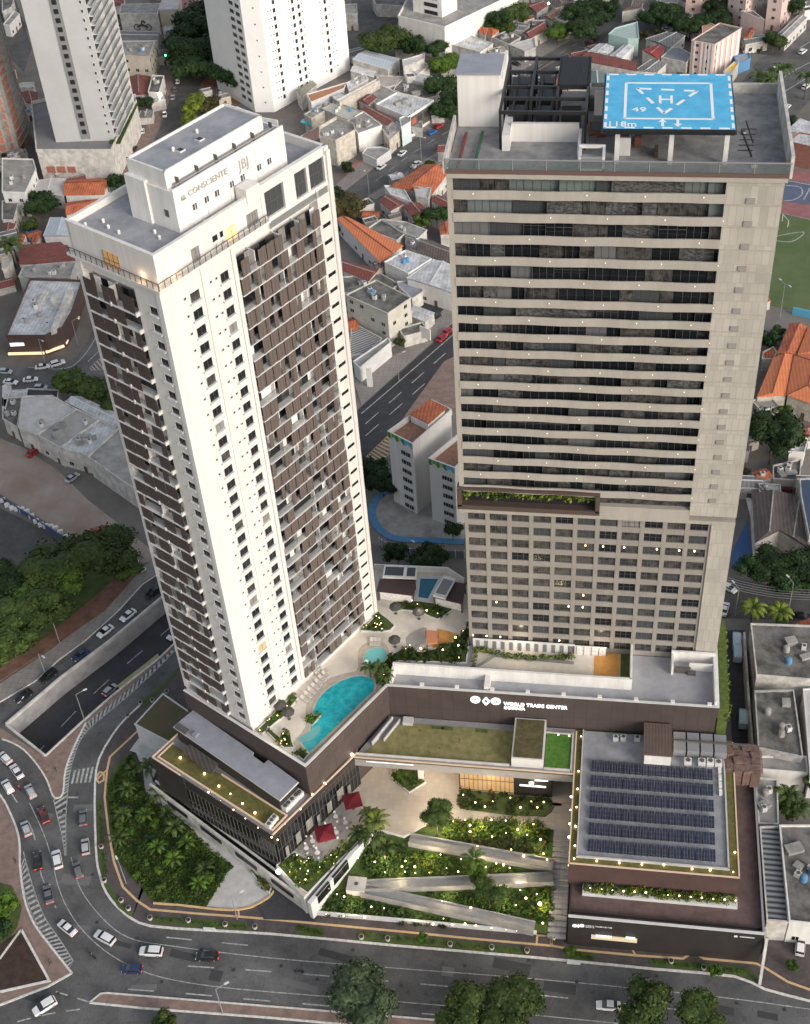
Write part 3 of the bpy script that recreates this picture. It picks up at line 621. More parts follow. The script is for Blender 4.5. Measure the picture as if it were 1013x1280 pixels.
for x in (10, 14, 18, 22, 26, 30): m.b2(x, x+.1, 3.3, 4, 136.74, 138.1 if x % 8 else 137.3, 1)
b1(m, 'roof_pipe', [FRAMEG, FRAME])
for x in (11.6, 14.1, 16.3, 19.5, 21.9, 25.6, 27.9):
    m = MB(); m.b2(x-.4, x+.4, 2.62, 2.72, 132.4, 133.3, 0); m.b2(x-.5, x+.5, 2.58, 2.66, 132.2, 132.4, 1); m.b2(x-.05, x+.05, 2.58, 2.64, 132.4, 133.3, 1); b1(m, 'plant_room_window', [GLASSM, WHITEG])
m = MB(); m.b2(7.9, 8.02, 4.4, 5.2, 132.3, 133.4); b1(m, 'plant_room_window', FRAME)
for i, (x, y) in enumerate(((4, 15), (3, 10.5), (1.8, 16.5), (6, 6), (5.2, 4.2), (12, 1.5), (20, 1.4), (26, 1.4), (3.2, 13), (34, 6), (35, 12), (14, 8), (20, 9))):
    zt = 139.26 if (8.4 < x < 29 and y > 4) else 130.16
    m = MB(); m.cyl((x, y, zt), (x, y, zt+.35), .22, n=8); m.ball((x, y, zt+.4), .26, 8, 4); b1(m, 'roof_vent', WHITE)
m = MB()
for x in (14, 18): m.b2(x, x+1.1, 6.5, 7.6, 139.26, 139.5, 0); m.b2(x+.1, x+1, 6.6, 7.5, 139.5, 139.52, 1)
b1(m, 'roof_hatch', [WHITEG, BLACKM])
for lx_, ly_ in ((-1.0, -1.0), (9, -1.0), (-1, 9.5)):
    l = bpy.data.lights.new('terrace_lamp', 'POINT'); l.energy = 45; l.color = (1, .62, .3); l.shadow_soft_size = .3; o = bpy.data.objects.new('terrace_lamp', l); sc.collection.objects.link(o); o.location = L1(lx_*.35, ly_*.35, 127.0)
sgn = thing('tower_sign', 'raised grey company lettering on the white rooftop plant room', 'sign', tuple(L1(8, 2.7, 134)), A60)
GL = mat('grey_letters', (.40, .395, .385), .6); ORG[sgn.name] = Vector((0, 0, 0))
text('CONSCIENTE', 1.3, (2.7, -.12, .9), (1, 0, 0), (0, 0, 1), sgn, m=GL, depth=.12)
text('JBJ', 2.3, (13.4, -.12, .2), (1, 0, 0), (0, 0, 1), sgn, m=GL, depth=.12, stretch=.85)
m = MB(); m.cyl((1.7, -.06, 1.2), (1.7, -.18, 1.2), .42, n=10); m.b2(1.2, 2.2, -.18, -.06, .9, 1.15); m.build('emblem', GL, sgn)

# =================================================================== TAN HOTEL AND OFFICE TOWER (right)
Y2, YU = 184.7, 183.2
T2 = thing('hotel_office_tower', 'tan concrete tower with ribbon windows above a grid of hotel windows and a blue helipad', 'tower', (0, Y2, 0))
def p2(mb, name, mats, parent=None): return mb.build(name, mats, parent or T2)
m = MB(); m.b2(-24.4, 24.9, Y2+.65, 211, 24.4, 62.4, 0)
wx = [-23.8+4.083*i for i in range(11)]
m.b2(-24.4, -23.8, Y2, Y2+.65, 24.4, 62.4)
for i in range(11): m.b2(wx[i]+3.25, (wx[i+1] if i < 10 else 20.8), Y2, Y2+.65, 24.4, 62.4)
for j in range(12):
    zt = 61.45-3.355*j; zb = zt-2.05
    for i in range(11): m.b2(wx[i], wx[i]+3.25, Y2+.03, Y2+.65, zb-1.305 if j < 11 else 0, zb) if j < 11 else None
for i in range(11): m.b2(wx[i], wx[i]+3.25, Y2+.03, Y2+.65, 61.45, 62.4)
m.b2(20.8, 24.9, Y2-.25, Y2+.65, 24.4, 62.4, 1)
p2(m, 'hotel_wall', [TAN, TANP])
def hotwin(kind):
    m = MB(); m.b2(0, 3.25, .0, .05, 0, 2.05, 0)
    for x in (.0, 1.05, 2.15, 3.17): m.b2(x, x+.08, -.06, 0, 0, 2.05, 1)
    m.b2(0, 3.25, -.06, 0, .0, .07, 1); m.b2(0, 3.25, -.06, 0, 1.98, 2.05, 1); m.b2(0, 3.25, -.05, 0, 1.0, 1.05, 1)
    return m.data('window', [kind, FRAME])
hw = [hotwin(GLASS), hotwin(GLASSV), hotwin(GLASSV), hotwin(GLASSM)]; hwl = hotwin(GLASSL)
HW = random.Random(5); stuffm = MB(); litset = {(6, 0): 1}
bulb = MB().ball((0, 0, 0), .15, 8, 5).data('lamp', [LAMPW])
for j in range(11):
    for i in range(11):
        z = 61.45-3.355*j-2.05
        if i == 0 and j < 10 or i == 1 and j < 11:
            stuffm.b2(wx[i], wx[i]+3.25, Y2+.26, Y2+.31, z, z+2.05, 0)
            for x in (1.05, 2.15): stuffm.b2(wx[i]+x, wx[i]+x+.08, Y2+.2, Y2+.26, z, z+2.05, 1)
            continue
        inst('window', HW.choice(hw) if (i, j) != (7, 0) else hotwin(GLASSC), T2, (wx[i], .26, z))
o = p2(stuffm, 'window', [GLASSV, FRAME]); o['kind'] = 'stuff'
for (i, j, f) in ((5, 2, .5), (6, 2, .25), (7, 2, .2), (8, 2, .8), (9, 2, .8), (10, 2, .4), (5, 6, .5), (5, 7, .5), (4, 7, .9), (1, 7, .3), (0, 10, .05), (0, 10, .9), (1, 10, .5), (4, 10, .4)):
    inst('ceiling_lamp', bulb, T2, (wx[i]+3.25*f, .1, 61.35-3.355*j-.5))
# office floors
GB = [128.82, 124.96, 121.1, 117.22, 113.34, 109.45]+[109.45-3.34*k for k in range(1, 13)]
m = MB(); m.b2(-24.2, 24.7, Y2, 211, 62.4, 131.0, 0); m.b2(-25, -24.2, YU-.1, 211, 69, 131, 0); p2(m, 'core_wall', [TANB])
m = MB(); m.b2(16.5, 24.8, YU, Y2, 64.5, 131.0, 0)
for i in range(18): m.b2(16.5, 24.82, YU-.12, YU, GB[i]-1.75, GB[i]-1.55, 1)
p2(m, 'ribbed_panel', [TANP, TANB])
m = MB()
for i in range(18): m.b2(19.6, 20.9, YU-.16, YU-.02, GB[i]-1.45, GB[i]-.55)
p2(m, 'louvre', mat('louvre_grey', (.27, .255, .235), .7))
GLASSR = mat('city_reflection_glass', (.03, .03, .03), .1, nscale=2.2, col2=(.15, .15, .148), stretch=(.7, .7, 1.6)); GR = random.Random(9)  # blotchy grey in the glass colour imitates reflections
gpan = [GLASS, GLASSM, GLASSV, GLASSV, GLASS, mat('pale_green_glass', (.15, .175, .17), .15), mat('grey_partition', (.13, .13, .135), .5)]
lampm = MB().ball((0, 0, 0), .09, 8, 4).data('downlight', [mat('soft_lamp', (1, .95, .85), .4, emis=(1, .9, .75), estr=.6)])
for i in range(18):
    gb = GB[i]; top = 131.0 if i == 0 else GB[i-1]-1.5
    hsp = 1.5
    m = MB(); pts = [(-24.2, Y2)]; x = -24.2; fl = 0; ph = GR.random()
    nn = 20
    for k in range(nn+1):
        x = -24.2+40.7*k/nn; pts.append((x, YU+.0-.09*math.sin(k*1.05+i*1.9+ph)))
    m.path([Vector((a, b, gb)) for a, b in pts[1:]], .22, hsp, 0); m.b2(-24.2, 16.5, YU+.1, Y2, gb-hsp+.02, gb-hsp+.3, 1); m.b2(-24.2, 16.5, Y2-.3, Y2, gb-hsp+.3, gb-hsp+.35, 1)
    # slab soffit lip
    p2(m, 'spandrel', [TANB, mat('balcony_floor', (.10, .095, .09), .8)])
    m = MB(); x = -24.2
    while x < 16.45:
        wd = min(GR.choice((2.2, 3.4, 4.2, 5.4)), 16.5-x); d = GR.choice((0, .35, .7)); 
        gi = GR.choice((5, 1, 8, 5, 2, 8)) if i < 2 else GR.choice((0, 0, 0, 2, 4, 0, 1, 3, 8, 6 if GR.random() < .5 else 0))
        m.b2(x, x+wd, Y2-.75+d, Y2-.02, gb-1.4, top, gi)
        nm = max(1, int(wd/1.1))
        for q in range(nm+1): m.b2(x+wd*q/nm-.03, x+wd*q/nm+.03, Y2-.80+d, Y2-.75+d, gb-1.4, top, 7)
        if GR.random() < (.55 if i < 3 else .2): m.b2(x, x+wd, Y2-.80+d, Y2-.75+d, (gb+top)/2, (gb+top)/2+.06, 7)
        x += wd
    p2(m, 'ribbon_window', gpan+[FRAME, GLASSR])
    for q in range(5): inst('downlight', lampm, T2, (-21+q*8.6+(i % 2)*3.2, YU-Y2-.32, gb-.45))
# sky garden planter band
m = MB(); m.b2(-25.4, .5, YU-.7, YU-.3, 63.9, 64.9, 0); m.b2(-25.4, .5, YU-.7, YU+.8, 68.5, 69.0, 0); m.b2(-25.4, -24.6, YU-.7, Y2, 64.5, 68.6, 0); m.b2(-.3, .5, YU-.7, Y2, 64.5, 68.6, 0)
m.b2(-24.6, -.3, YU-.3, Y2, 64.2, 64.6, 0); m.b2(-24.6, -.3, Y2-.3, Y2, 64.6, 68.5, 1)
p2(m, 'planter', [mat('dark_bronze', (.085, .06, .05), .6), BLACKM])
m = MB(); m.b2(.5, 16.5, YU+.1, Y2, 63.2, 65.6, 0); m.b2(.5, 16.5, Y2-.4, Y2, 65.6, 68, 1); m.b2(-25, 24.8, YU+.1, Y2+.6, 62.4, 63.2, 0); p2(m, 'spandrel', [TANB, GLASSV])
def leafball(mb, c, r, n, s, rnd, mi=0, fl=.7, upb=.25):
    for _ in range(n):
        d = Vector((rnd.gauss(0, 1), rnd.gauss(0, 1), rnd.gauss(0, 1)+upb)).normalized(); rr = r*(rnd.random()**.4)
        p = Vector(c)+Vector((d.x*rr, d.y*rr, d.z*rr*fl)); a = Vector((rnd.gauss(0, 1), rnd.gauss(0, 1), rnd.gauss(0, 1))).normalized(); b = (d+a*.8).normalized().orthogonal().normalized(); c2 = (d+a*.8).normalized().cross(b)
        t = s*(.6+rnd.random()*.8); mb.face([p-b*t, p+c2*t*.6, p+b*t, p-c2*t*.6], mi)
PR = random.Random(21)
m = MB()
for i in range(60): leafball(m, (-24.2+23.6*i/59, YU+.2+PR.random()*.8, 66.4+PR.random()*1.2), .9, 26, .3, PR, 0 if PR.random() < .6 else 1)
p2(m, 'plants', [LEAFY, LEAFM])
# roof deck
m = MB(); m.b2(-24.9, 25.2, YU-.35, 211.5, 131.0, 131.6, 0); m.b2(-24.95, 25.25, YU-.45, YU-.2, 131.75, 132.4, 1); m.b2(-24.85, 25.15, YU-.42, YU-.2, 131.0, 131.75, 2)
p2(m, 'roof_slab', [mat('deck_stain', (.19, .185, .185), .85, nscale=.35, col2=(.33, .32, .315)), mat('fascia_brown', (.13, .08, .07), .6), TANB])
m = MB(); m.b2(-25.1, 25.3, YU-.3, YU-.25, 132.4, 134.0, 0); m.b2(-25.2, 25.5, YU-.36, YU-.18, 134.0, 134.16, 1)
for i in range(11): m.b2(-25.1+i*5.03, -24.98+i*5.03, YU-.34, YU-.2, 132.4, 134.0, 1)
p2(m, 'glass_railing', [RAILG, FRAMEG])
m = MB(); m.b2(25.2, 25.7, YU-.2, 211.5, 131.6, 135.2, 0); m.b2(-25.5, -25.1, YU-.2, 198, 131.6, 133.8, 0); m.b2(8, 25.2, 211, 211.5, 131.6, 133.2, 0)
for i in range(5): m.b2(25.1, 25.2, 186+i*5, 189+i*5, 132.4, 134.2, 1)
p2(m, 'parapet', [WOLD, WHITEG])
m = MB(); m.b2(-24.8, -18.2, 198.5, 205.5, 131.6, 140.2, 0); m.b2(-25.0, -18.0, 198.3, 205.7, 140.2, 140.5, 1); m.b2(-18.2, -17.7, 198.6, 209, 131.6, 139.6, 2)
p2(m, 'lift_tower', [WHITEC, GREYB, WHITE])
m = MB()
for x, mi, dy in ((-23.4, 0, 12), (-20.9, 1, 12.5)):
    m.cyl((x, YU+1, 132.1), (x+.2, YU+dy, 132.1), .26, n=8, mi=mi)
p2(m, 'fire_pipe', [mat('pipe_red', (.16, .03, .03), .6), mat('pipe_green', (.02, .09, .045), .6)])
m = MB(); m.b2(-17.2, -16.0, 190.5, 200, 131.6, 134.2, 0); m.b2(-16, -5.6, 193.6, 194.2, 131.6, 134.6, 0); m.b2(-5.6, -5.2, 188, 194.2, 131.6, 133.6, 0)
p2(m, 'roof_wall', [WHITEC])
m = MB()                                                      # black steel frame for the cooling plant
for x in (-17.5, -13.2, -9.2, -4.6):
    for y in (191.3 if x in (-17.5, -4.6) else 196, 200, 205.5, 210.5): m.b2(x-.18, x+.18, y-.18, y+.18, 131.6, 137.6)
    m.b2(x-.2, x+.2, 191 if x in (-17.5, -4.6) else 196, 210.8, 137.4, 137.9)
for y in (191.3, 196, 200, 205.5, 210.5): m.b2(-17.6, -4.5, y-.2, y+.2, 137.3, 137.8)
for k in range(22): m.b2(-9.3+k*.22, -9.2+k*.22, 200, 210.5, 137.9, 138.05)
m.b2(-9.2, -4.5, 199.9, 210.5, 137.85, 137.9)
for x, y, sx, sy in ((-15.4, 203, 3.2, 4), (-11, 203, 3, 3.6), (-15.4, 208, 3, 3), (-11.3, 208.3, 2.6, 2.6), (-7, 197.8, 3, 2.5), (-15.3, 198, 3, 2.5), (-11.2, 197.8, 2.6, 2.4)): m.box(x, y, 132.4, sx, sy, 2.6)
for x in (-16, -14, -12, -10): m.cyl((x, 195, 135.6), (x, 210, 135.6), .2, n=6)
for q in ((-16.5, 191.3, -1), (-5.6, 191.3, 1)): m.bar((q[0]-q[2]*-.9, 191.3, 137.4), (q[0]+.9*q[2], 191.3, 136.0), .15, .15)
p2(m, 'steel_frame', BLACKM)
m = MB(); m.b2(-5.0, -1.8, YU+.2, YU+.5, 132.5, 134.4, 0); m.b2(-5.3, -4.9, YU+.1, YU+4, 131.6, 134.4, 1); m.b2(-1.8, -1.4, YU+.1, YU+4, 131.6, 134.4, 1); m.b2(-5.3, -1.4, YU+3.6, YU+4, 134.1, 134.6, 1); m.b2(-5.3, -1.4, YU+.1, YU+.4, 131.9, 132.6, 1)
m.b2(-4.9, -1.8, YU+.5, YU+3.6, 131.6, 133.2, 0); p2(m, 'roof_planter', [FRAMEG, WHITEG])
m = MB(); EQ = []
for x, y, sx, sy, h, mi in ((-3.8, 205, 1.2, 1.2, 2, 0), (-2.8, 197, 2.6, 3.5, .9, 2), (-3.4, 192.5, 1.2, 2.0, 1.1, 0), (-.4, 206.5, 1.4, 1.4, 2.4, 0), (-3.2, 209, 2.6, 1.6, 2.2, 3), (.5, 209.5, 3, 1.8, 2, 3), (3.4, 193.5, 1.0, 2.6, 1.6, 2), (1.2, 190.5, 2.2, 2.2, 2.9, 3), (6.2, 190, .5, 2.4, 1, 4), (19.5, 197, .6, .6, .4, 1), (20.5, 186.5, 1, .8, .5, 1)): m.box(x, y, 131.6, sx, sy, h, mi=mi) if False else EQ.append((x, y, sx, sy, h, mi))
m.b2(-3.6, 16.8, 202.8, 203.2, 131.6, 135.6, 3); m.b2(12.2, 13.2, 202.5, 202.8, 132.2, 134.2, 5); m.b2(11.6, 13.8, 202.4, 202.6, 131.7, 131.95, 5); m.b2(7.6, 9, 202.4, 202.6, 131.7, 131.95, 5); m.b2(2, 3, 202.5, 202.8, 132.3, 134.3, 0)
EQM = [FRAME, WHITE, mat('rusty_brown', (.2, .08, .05), .8), WHITEG, mat('bronze_brown', (.12, .06, .045), .7), RED]
p2(m, 'roof_screen', EQM)
for x, y, sx, sy, h, mi in EQ: m = MB(); m.box(x, y, 131.6, sx, sy, h, mi=mi); m.box(x, y, 131.6+h, sx*.8, sy*.8, .12, mi=0); p2(m, 'roof_equipment', EQM)
HZ = 138.0; hx0, hx1, hy0, hy1 = -1.9, 17.1, 185.4, 203.9
m = MB()
for x in (.3, 8.2, 16.2):
    for y in (187.2, 202.2): m.b2(x-.35, x+.35, y-.35, y+.35, 131.6, HZ-.9, 0)
m.b2(hx0, hx1, hy0, hy1, HZ-.9, HZ, 1); p2(m, 'helipad_frame', [WHITEG, BLACKM])
m = MB(); m.b2(hx0-.25, hx1+.25, hy0-.5, hy0, HZ-.55, HZ-.45); m.b2(hx0-.3, hx1+.3, hy1, hy1+.7, HZ-.5, HZ-.4); m.b2(hx0-.25, hx0, hy0, hy1, HZ-.5, HZ-.4); m.b2(hx1, hx1+.25, hy0, hy1, HZ-.5, HZ-.4)
for i in range(5): m.bar((hx1+.9, hy0+1.2+i*.5, HZ-.4-i*1.1), (hx1+3.1, hy0+1.2+i*.5, HZ-.4-i*1.1), .12, .12)
m.bar((hx1+1, hy0+1, HZ-.5), (hx1+3.2, hy0+4, 131.8), .2, .2); m.bar((hx1+1.8, hy0+4, HZ-.5), (hx1+3.2, hy0+4, 134), .2, .2)
p2(m, 'safety_net', BLACKM)
hp = m = MB(); m.b2(hx0, hx1, hy0, hy1, HZ, HZ+.05); hp = p2(m, 'helipad', BLUE)
m = MB(); ZM = HZ+.07
def hb(x0, y0, x1, y1, wd): m.path([Vector((x0, y0, ZM)), Vector((x1, y1, ZM))], wd, .02)
x0, x1, y0, y1 = 1.2, 14.0, 188.6, 200.6
for a in ((x0, y0, x1, y0), (x1, y0, x1, y1), (x1, y1, x0, y1), (x0, y1, x0, y0)): hb(*a, .42)
tri_ = [(2.9, 198.7), (11.9, 197.9), (6.9, 190.3)]
for a in range(3):
    p, q = tri_[a], tri_[(a+1) % 3]
    for t0, t1 in ((0, .24), (.4, .62), (.78, 1)): hb(p[0]+(q[0]-p[0])*t0, p[1]+(q[1]-p[1])*t0, p[0]+(q[0]-p[0])*t1, p[1]+(q[1]-p[1])*t1, .5)
for i in range(7):
    a = hx0+.35; L_ = (hx1-hx0)/7
    hb(hx0+L_*i+.4, hy0+.3, hx0+L_*i+1.9, hy0+.3, .4); hb(hx0+L_*i+.4, hy1-.3, hx0+L_*i+1.9, hy1-.3, .4); hb(hx0+.3, hy0+L_*.97*i+.4, hx0+.3, hy0+L_*.97*i+1.9, .4); hb(hx1-.3, hy0+L_*.97*i+.4, hx1-.3, hy0+L_*.97*i+1.9, .4)
for x, up in ((6.7, 1), (8.9, -1)):
    ya, yb = (186.2, 188.3) if up > 0 else (188.3, 186.2)
    hb(x, ya, x, yb, .4); tip = yb+up*.1; m.face([(x-.65, tip-up*.9, ZM+.001), (x, tip, ZM+.001), (x+.65, tip-up*.9, ZM+.001)][::up], 0)
mk = p2(m, 'helipad_marking', PWHITE, hp)
text('H', 3.7, (7.2, 193.7, ZM), (1, 0, 0), (0, 1, 0), hp, 'lettering', PWHITE, .03, 'CENTER', .95, org0=(0, Y2, 0), bold=.03)
text('49', 1.9, (2.2, 190.9, ZM), (1, 0, 0), (0, 1, 0), hp, 'lettering', PWHITE, .03, 'LEFT', 1.1, org0=(0, Y2, 0), bold=.03)
text('118m', 2.2, (-1.4, 186.0, ZM+.02), (1, 0, 0), (0, 1, 0), hp, 'lettering', PWHITE, .03, 'LEFT', .85, org0=(0, Y2, 0), bold=.035)

# =================================================================== PODIUM
ZD = 24.5; ZP = 25.5; ZR = 16.0
def V(x, y, z=0.): return Vector((x, y, z))
P0 = at(381.9, 957.4, ZP); P1 = at(484, 856.5, ZP); P2 = at(898, 884, ZP)
bk = [V(25, 213), V(-46, 216), L1(LX+1, LY*.5), L1(LX+.6, -.4) ]
Tl = P0 + Vector((-math.sin(A60), math.cos(A60), 0))*32.4
BK = [at(x, y, ZD) for x, y in ((581, 728), (560, 714), (468, 710))]
pod = [P0, P1, P2, V(25, 213), V(-25, 213), V(-25.2, BK[0].y)]+BK[:0]+[BK[0], BK[1], BK[2], L1(LX+2, LY+1), L1(-.3, LY+1), Tl]
PD = thing('podium', 'brown clad podium carrying both towers and the curved pool deck', 'podium', (P1.x, P1.y, 0))
def pp(mb, name, mats, parent=None): return mb.build(name, mats, parent or PD)
m = MB(); m.prism(pod, 0, zt=ZD-.05); pp(m, 'podium_wall', [BROWN])
def wallband(mb, a, b, z0, z1, t=.35, mi=0): mb.path([V(a.x, a.y, z1), V(b.x, b.y, z1)], t, z1-z0, mi)
m = MB(); m.path([V(p.x, p.y, ZP) for p in (P1+V(.1, 0), P0, Tl)], .45, 4.4, 0); pp(m, 'podium_wall', BROWNU)
m = MB(); m.path([V(p.x, p.y, ZP) for p in (P1-V(.2, 0), P2, V(25.1, 192))], .45, 3, 0); pp(m, 'podium_wall', BROWN)
m = MB(); m.path([V(p.x, p.y, ZP+.12) for p in (Tl, P0, P1, P2, V(25.05, 192))], .55, .12); pp(m, 'coping', WHITEG)
# decks
def deck(name, pts, z, mt, par=None, th=.1, kind=None):
    mb = MB(); mb.prism([V(p.x, p.y, z) for p in pts], z-th); o = pp(mb, name, mt, par)
    if kind: o['kind'] = kind
    return o
deck('pool_deck', [P0, P1, V(-37, 172.2), V(-24.6, 182), V(-24.6, BK[0].y-.5), BK[0]-V(0, .5), BK[1]-V(0, .5), BK[2]-V(0, .5), L1(LX, 0), L1(0, 0)], ZD, DECKW)
deck('service_roof', [V(-38.6, 172.2), V(24.7, 172.2), V(24.7, 184.6), V(-24, 184.6), V(-38, 178)], ZD+.02, mat('grey_roof_paint', (.30, .30, .32), .7, nscale=.35, col2=(.37, .37, .39)))
# tall white parapet walls of the service roof
def px(l, z): return [at(x, y, z) for x, y in l]
a, b, c, d = at(491, 829, 27.6), at(790, 851, 27.6), at(790, 826, 27.6), at(491, 829, 27.6)
m = MB(); yy = a.y
m.b2(a.x, b.x, yy-.2, yy+.3, ZD, 27.6); m.b2(b.x-.3, b.x+.1, yy, Y2, ZD, 27.6); m.b2(a.x-.2, a.x+.3, 172.2, yy, ZD, 26.6)
xx = at(606, 850, 26.6).x; m.b2(xx, xx+1.1, 172.3, yy, ZD, 26.3)
m.b2(24.3, 24.8, 172.2, Y2, ZD, 26.7); x3 = at(840, 826, 27).x; m.b2(x3, 24.8, Y2-1.0, Y2-.55, ZD, 27.4); m.b2(x3, x3+.4, Y2-4.6, Y2-.6, ZD, 27); m.b2(x3+3.5, 24.3, Y2-3.2, Y2-2.9, ZD, 26.6)
pp(m, 'white_parapet', WHITE)
m = MB()
for i in range(9): m.b2(-33+i*7, -32.2+i*7, 171.95, 172.6, ZP-.1, ZP+.35)
pp(m, 'roof_lamp_box', WHITE)
m = MB(); m.box(x3+2.3, Y2-3.7, ZD+.05, 3.0, .8, 1.2); m.box(x3+4, Y2-4.2, ZD+.05, 1.6, .6, .9); pp(m, 'air_handler', FRAME)
# hotel terrace behind the white wall
deck('terrace_floor', [V(-23.5, yy+.3), V(b.x-.3, yy+.3), V(b.x-.3, Y2+.6), V(-23.5, Y2+.6)], ZD+.1, DECKW)
deck('terrace_floor', [V(at(743, 830, ZD).x, yy+.35), V(at(775, 830, ZD).x, yy+.35), V(at(775, 830, ZD).x, Y2), V(at(743, 830, ZD).x, Y2)], ZD+.16, ORANGE)
deck('planting_bed', [V(at(776, 830, ZD).x, yy+.35), V(b.x-.4, yy+.35), V(b.x-.4, Y2), V(at(776, 830, ZD).x, Y2)], ZD+.2, GRASS)
m = MB(); m.b2(-23.6, -3, Y2-.9, Y2-.6, ZD, 27.3, 0)
for i in range(12): m.b2(-23+i*1.7, -22.2+i*1.7, Y2-.95, Y2-.9, ZD+.2, 27, 1)
m.b2(-4.2, 3.4, Y2-.9, Y2-.6, ZD, 27.0, 2)
for i in range(6): m.b2(-4.2+i*1.5, -4.1+i*1.5, Y2-.98, Y2-.9, ZD, 27.0, 3)
pp(m, 'terrace_front', [WHITE, GLASSC, CURT, FRAME])
PB = random.Random(4)
m = MB()
for i in range(34):
    t = i/33; leafball(m, (-23+19*t+PB.random(), Y2-1.9-1.2*math.sin(t*3)+PB.random()*.5, ZD+.6), .8, 26, .25, PB, PB.choice((0, 0, 1)))
for i in range(8): leafball(m, (-23.0, yy+1+i*.9, ZD+.5), .6, 20, .25, PB, 0)
pp(m, 'planting', [LEAFY, LEAFM])
m = MB(); m.path([V(-23.2, yy+.8, ZD+1.0), V(-22.5, yy+2.5, ZD+1.0), V(-19, Y2-3, ZD+1), V(-3, Y2-3.6, ZD+1)], .08, .9, 0); m.path([V(-22, yy+.6, ZD+2.9), V(8.5, yy+.6, ZD+2.9)], .08, .06, 1); pp(m, 'glass_railing', [RAILG, FRAMEG])

# sign on the brown wall
S = thing('podium_sign', 'large white illuminated globe emblems and lettering on the brown podium wall', 'sign', (0, P2.y-.3, 0))
def px_wall(x, y, Y):
    d = cR*((x-506.5)/FPX)+cU*(-(y-640)/FPX)+fwd; return Vector((0, 0, CAMH))+d*(Y/d.y)
YW = P2.y-.35
c1, c2, c3 = px_wall(594.5, 874, YW), px_wall(608, 875, YW), px_wall(620, 876, YW)
def globe(c, r, name='globe_emblem'):
    m = MB()
    m.cyl((c.x, YW-.05, c.z), (c.x, YW-.25, c.z), r, n=18, mi=0)
    for k in (-.35, .15): m.b2(c.x-r*.55, c.x+r*.35, YW-.3, YW-.25, c.z+r*k, c.z+r*(k+.12), 1)
    m.bar((c.x-r*.1, YW-.3, c.z+r*.6), (c.x+r*.35, YW-.3, c.z-r*.2), .12, .05, 1)
    m.build(name, [SIGNW, BROWN], S)
globe(c1, 1.0); globe(c3, 1.0)
m = MB(); w_ = .62
for (ax, az, bx, bz) in ((0, 1.0, w_, 0), (w_, 0, 0, -1.0), (0, -1.0, -w_, 0), (-w_, 0, 0, 1.0)):
    m.bar((c2.x+ax, YW-.2, c2.z+az), (c2.x+bx, YW-.2, c2.z+bz), .3, .28, 0, up=Vector((0, 1, 0)))
m.build('diamond_emblem', [SIGNW], S)
t0 = px_wall(630, 879.5, YW); t1 = px_wall(714, 884, YW)
text('WORLD TRADE CENTER', 1.18, (t0.x, YW-.12, t0.z-.25), (1, 0, 0), (0, 0, 1), S, m=SIGNW, depth=.2, stretch=(t1.x-t0.x)/(1.18*12.2), org0=ORG[S.name], bold=.035)
text('GOI\u00c2NIA', 1.05, (t0.x, YW-.12, t0.z-1.42), (1, 0, 0), (0, 0, 1), S, m=SIGNW, depth=.2, stretch=(t1.x-t0.x)/(1.18*12.2), org0=ORG[S.name], bold=.035)

# =================================================================== POOL DECK THINGS
def pc(l, z=ZD): return [cP(a, b, z) for a, b in l]
pool_in = smooth(pc([(150, 985), (118, 950), (98, 915), (95, 905), (140, 880), (150, 850), (160, 810), (165, 770), (185, 715), (225, 665), (280, 625), (340, 597), (400, 585), (450, 590), (480, 610), (487, 640), (478, 668)]), 4)
def ring(name, pts, wd, z, mt, par=None):
    mb = MB(); mb.path([V(p.x, p.y, z) for p in pts], wd, .12, 0, True); return mb.build(name, mt, par) if par else mb.build(name, mt)
def pool(label, pts, mt, rim=1.0, rimz=.14, water=.1, cat='pool', rm=DECKT):
    c = sum(pts, Vector())/len(pts); t = thing('swimming_pool', label, cat, (c.x, c.y, ZD))
    mb = MB(); mb.prism([V(p.x, p.y, ZD+water) for p in pts], ZD-.02); mb.build('water', mt, t)
    if rim: ring('rim', pts, rim, ZD+rimz, rm, t)
    return t
deck('pool_surround', smooth(pc([(60, 935), (130, 845), (130, 760), (150, 700), (190, 650), (250, 605), (330, 575), (390, 560), (395, 500), (400, 455), (430, 425), (490, 408), (540, 430), (555, 490), (530, 550), (500, 600), (500, 660)]), 3)+[P0+(P1-P0)*.9, P0+(P1-P0)*.03], ZD+.05, DECKT)
pool('large turquoise bean shaped pool along the brown podium edge', pool_in, WATER, .5)
sp = smooth(pc([(420, 530), (425, 480), (455, 450), (500, 442), (540, 455), (545, 500), (520, 540), (470, 560), (430, 555), (420, 530)]), 3)[:-1]
pool('small round turquoise pool beyond the big bean shaped pool', sp, mat('shallow_water', (.16, .50, .50), .08), .5)
deck('pool_shelf', smooth(pc([(95, 905), (150, 870), (195, 835), (205, 870), (175, 905), (125, 930), (100, 920)]), 3), ZD+.17, mat('shallow_shelf', (.12, .36, .38), .1))
m = MB(); m.path([p+V(0, 0, 1.1) for p in [P0+(P1-P0)*.02, P0+(P1-P0)*.93]], .12, .25); m.path([V(p.x, p.y, ZP+.5) for p in (P0+(P1-P0)*.02+V(-.4, .3), P0+(P1-P0)*.9+V(-.4, .3))], .06, .5, 1)
pp(m, 'railing', [FRAME, RAILG])
rp = [(445, 290, 0), (500, 262, 1), (545, 300, 2), (582, 345, 3), (500, 362, 0), (420, 362, 0)]
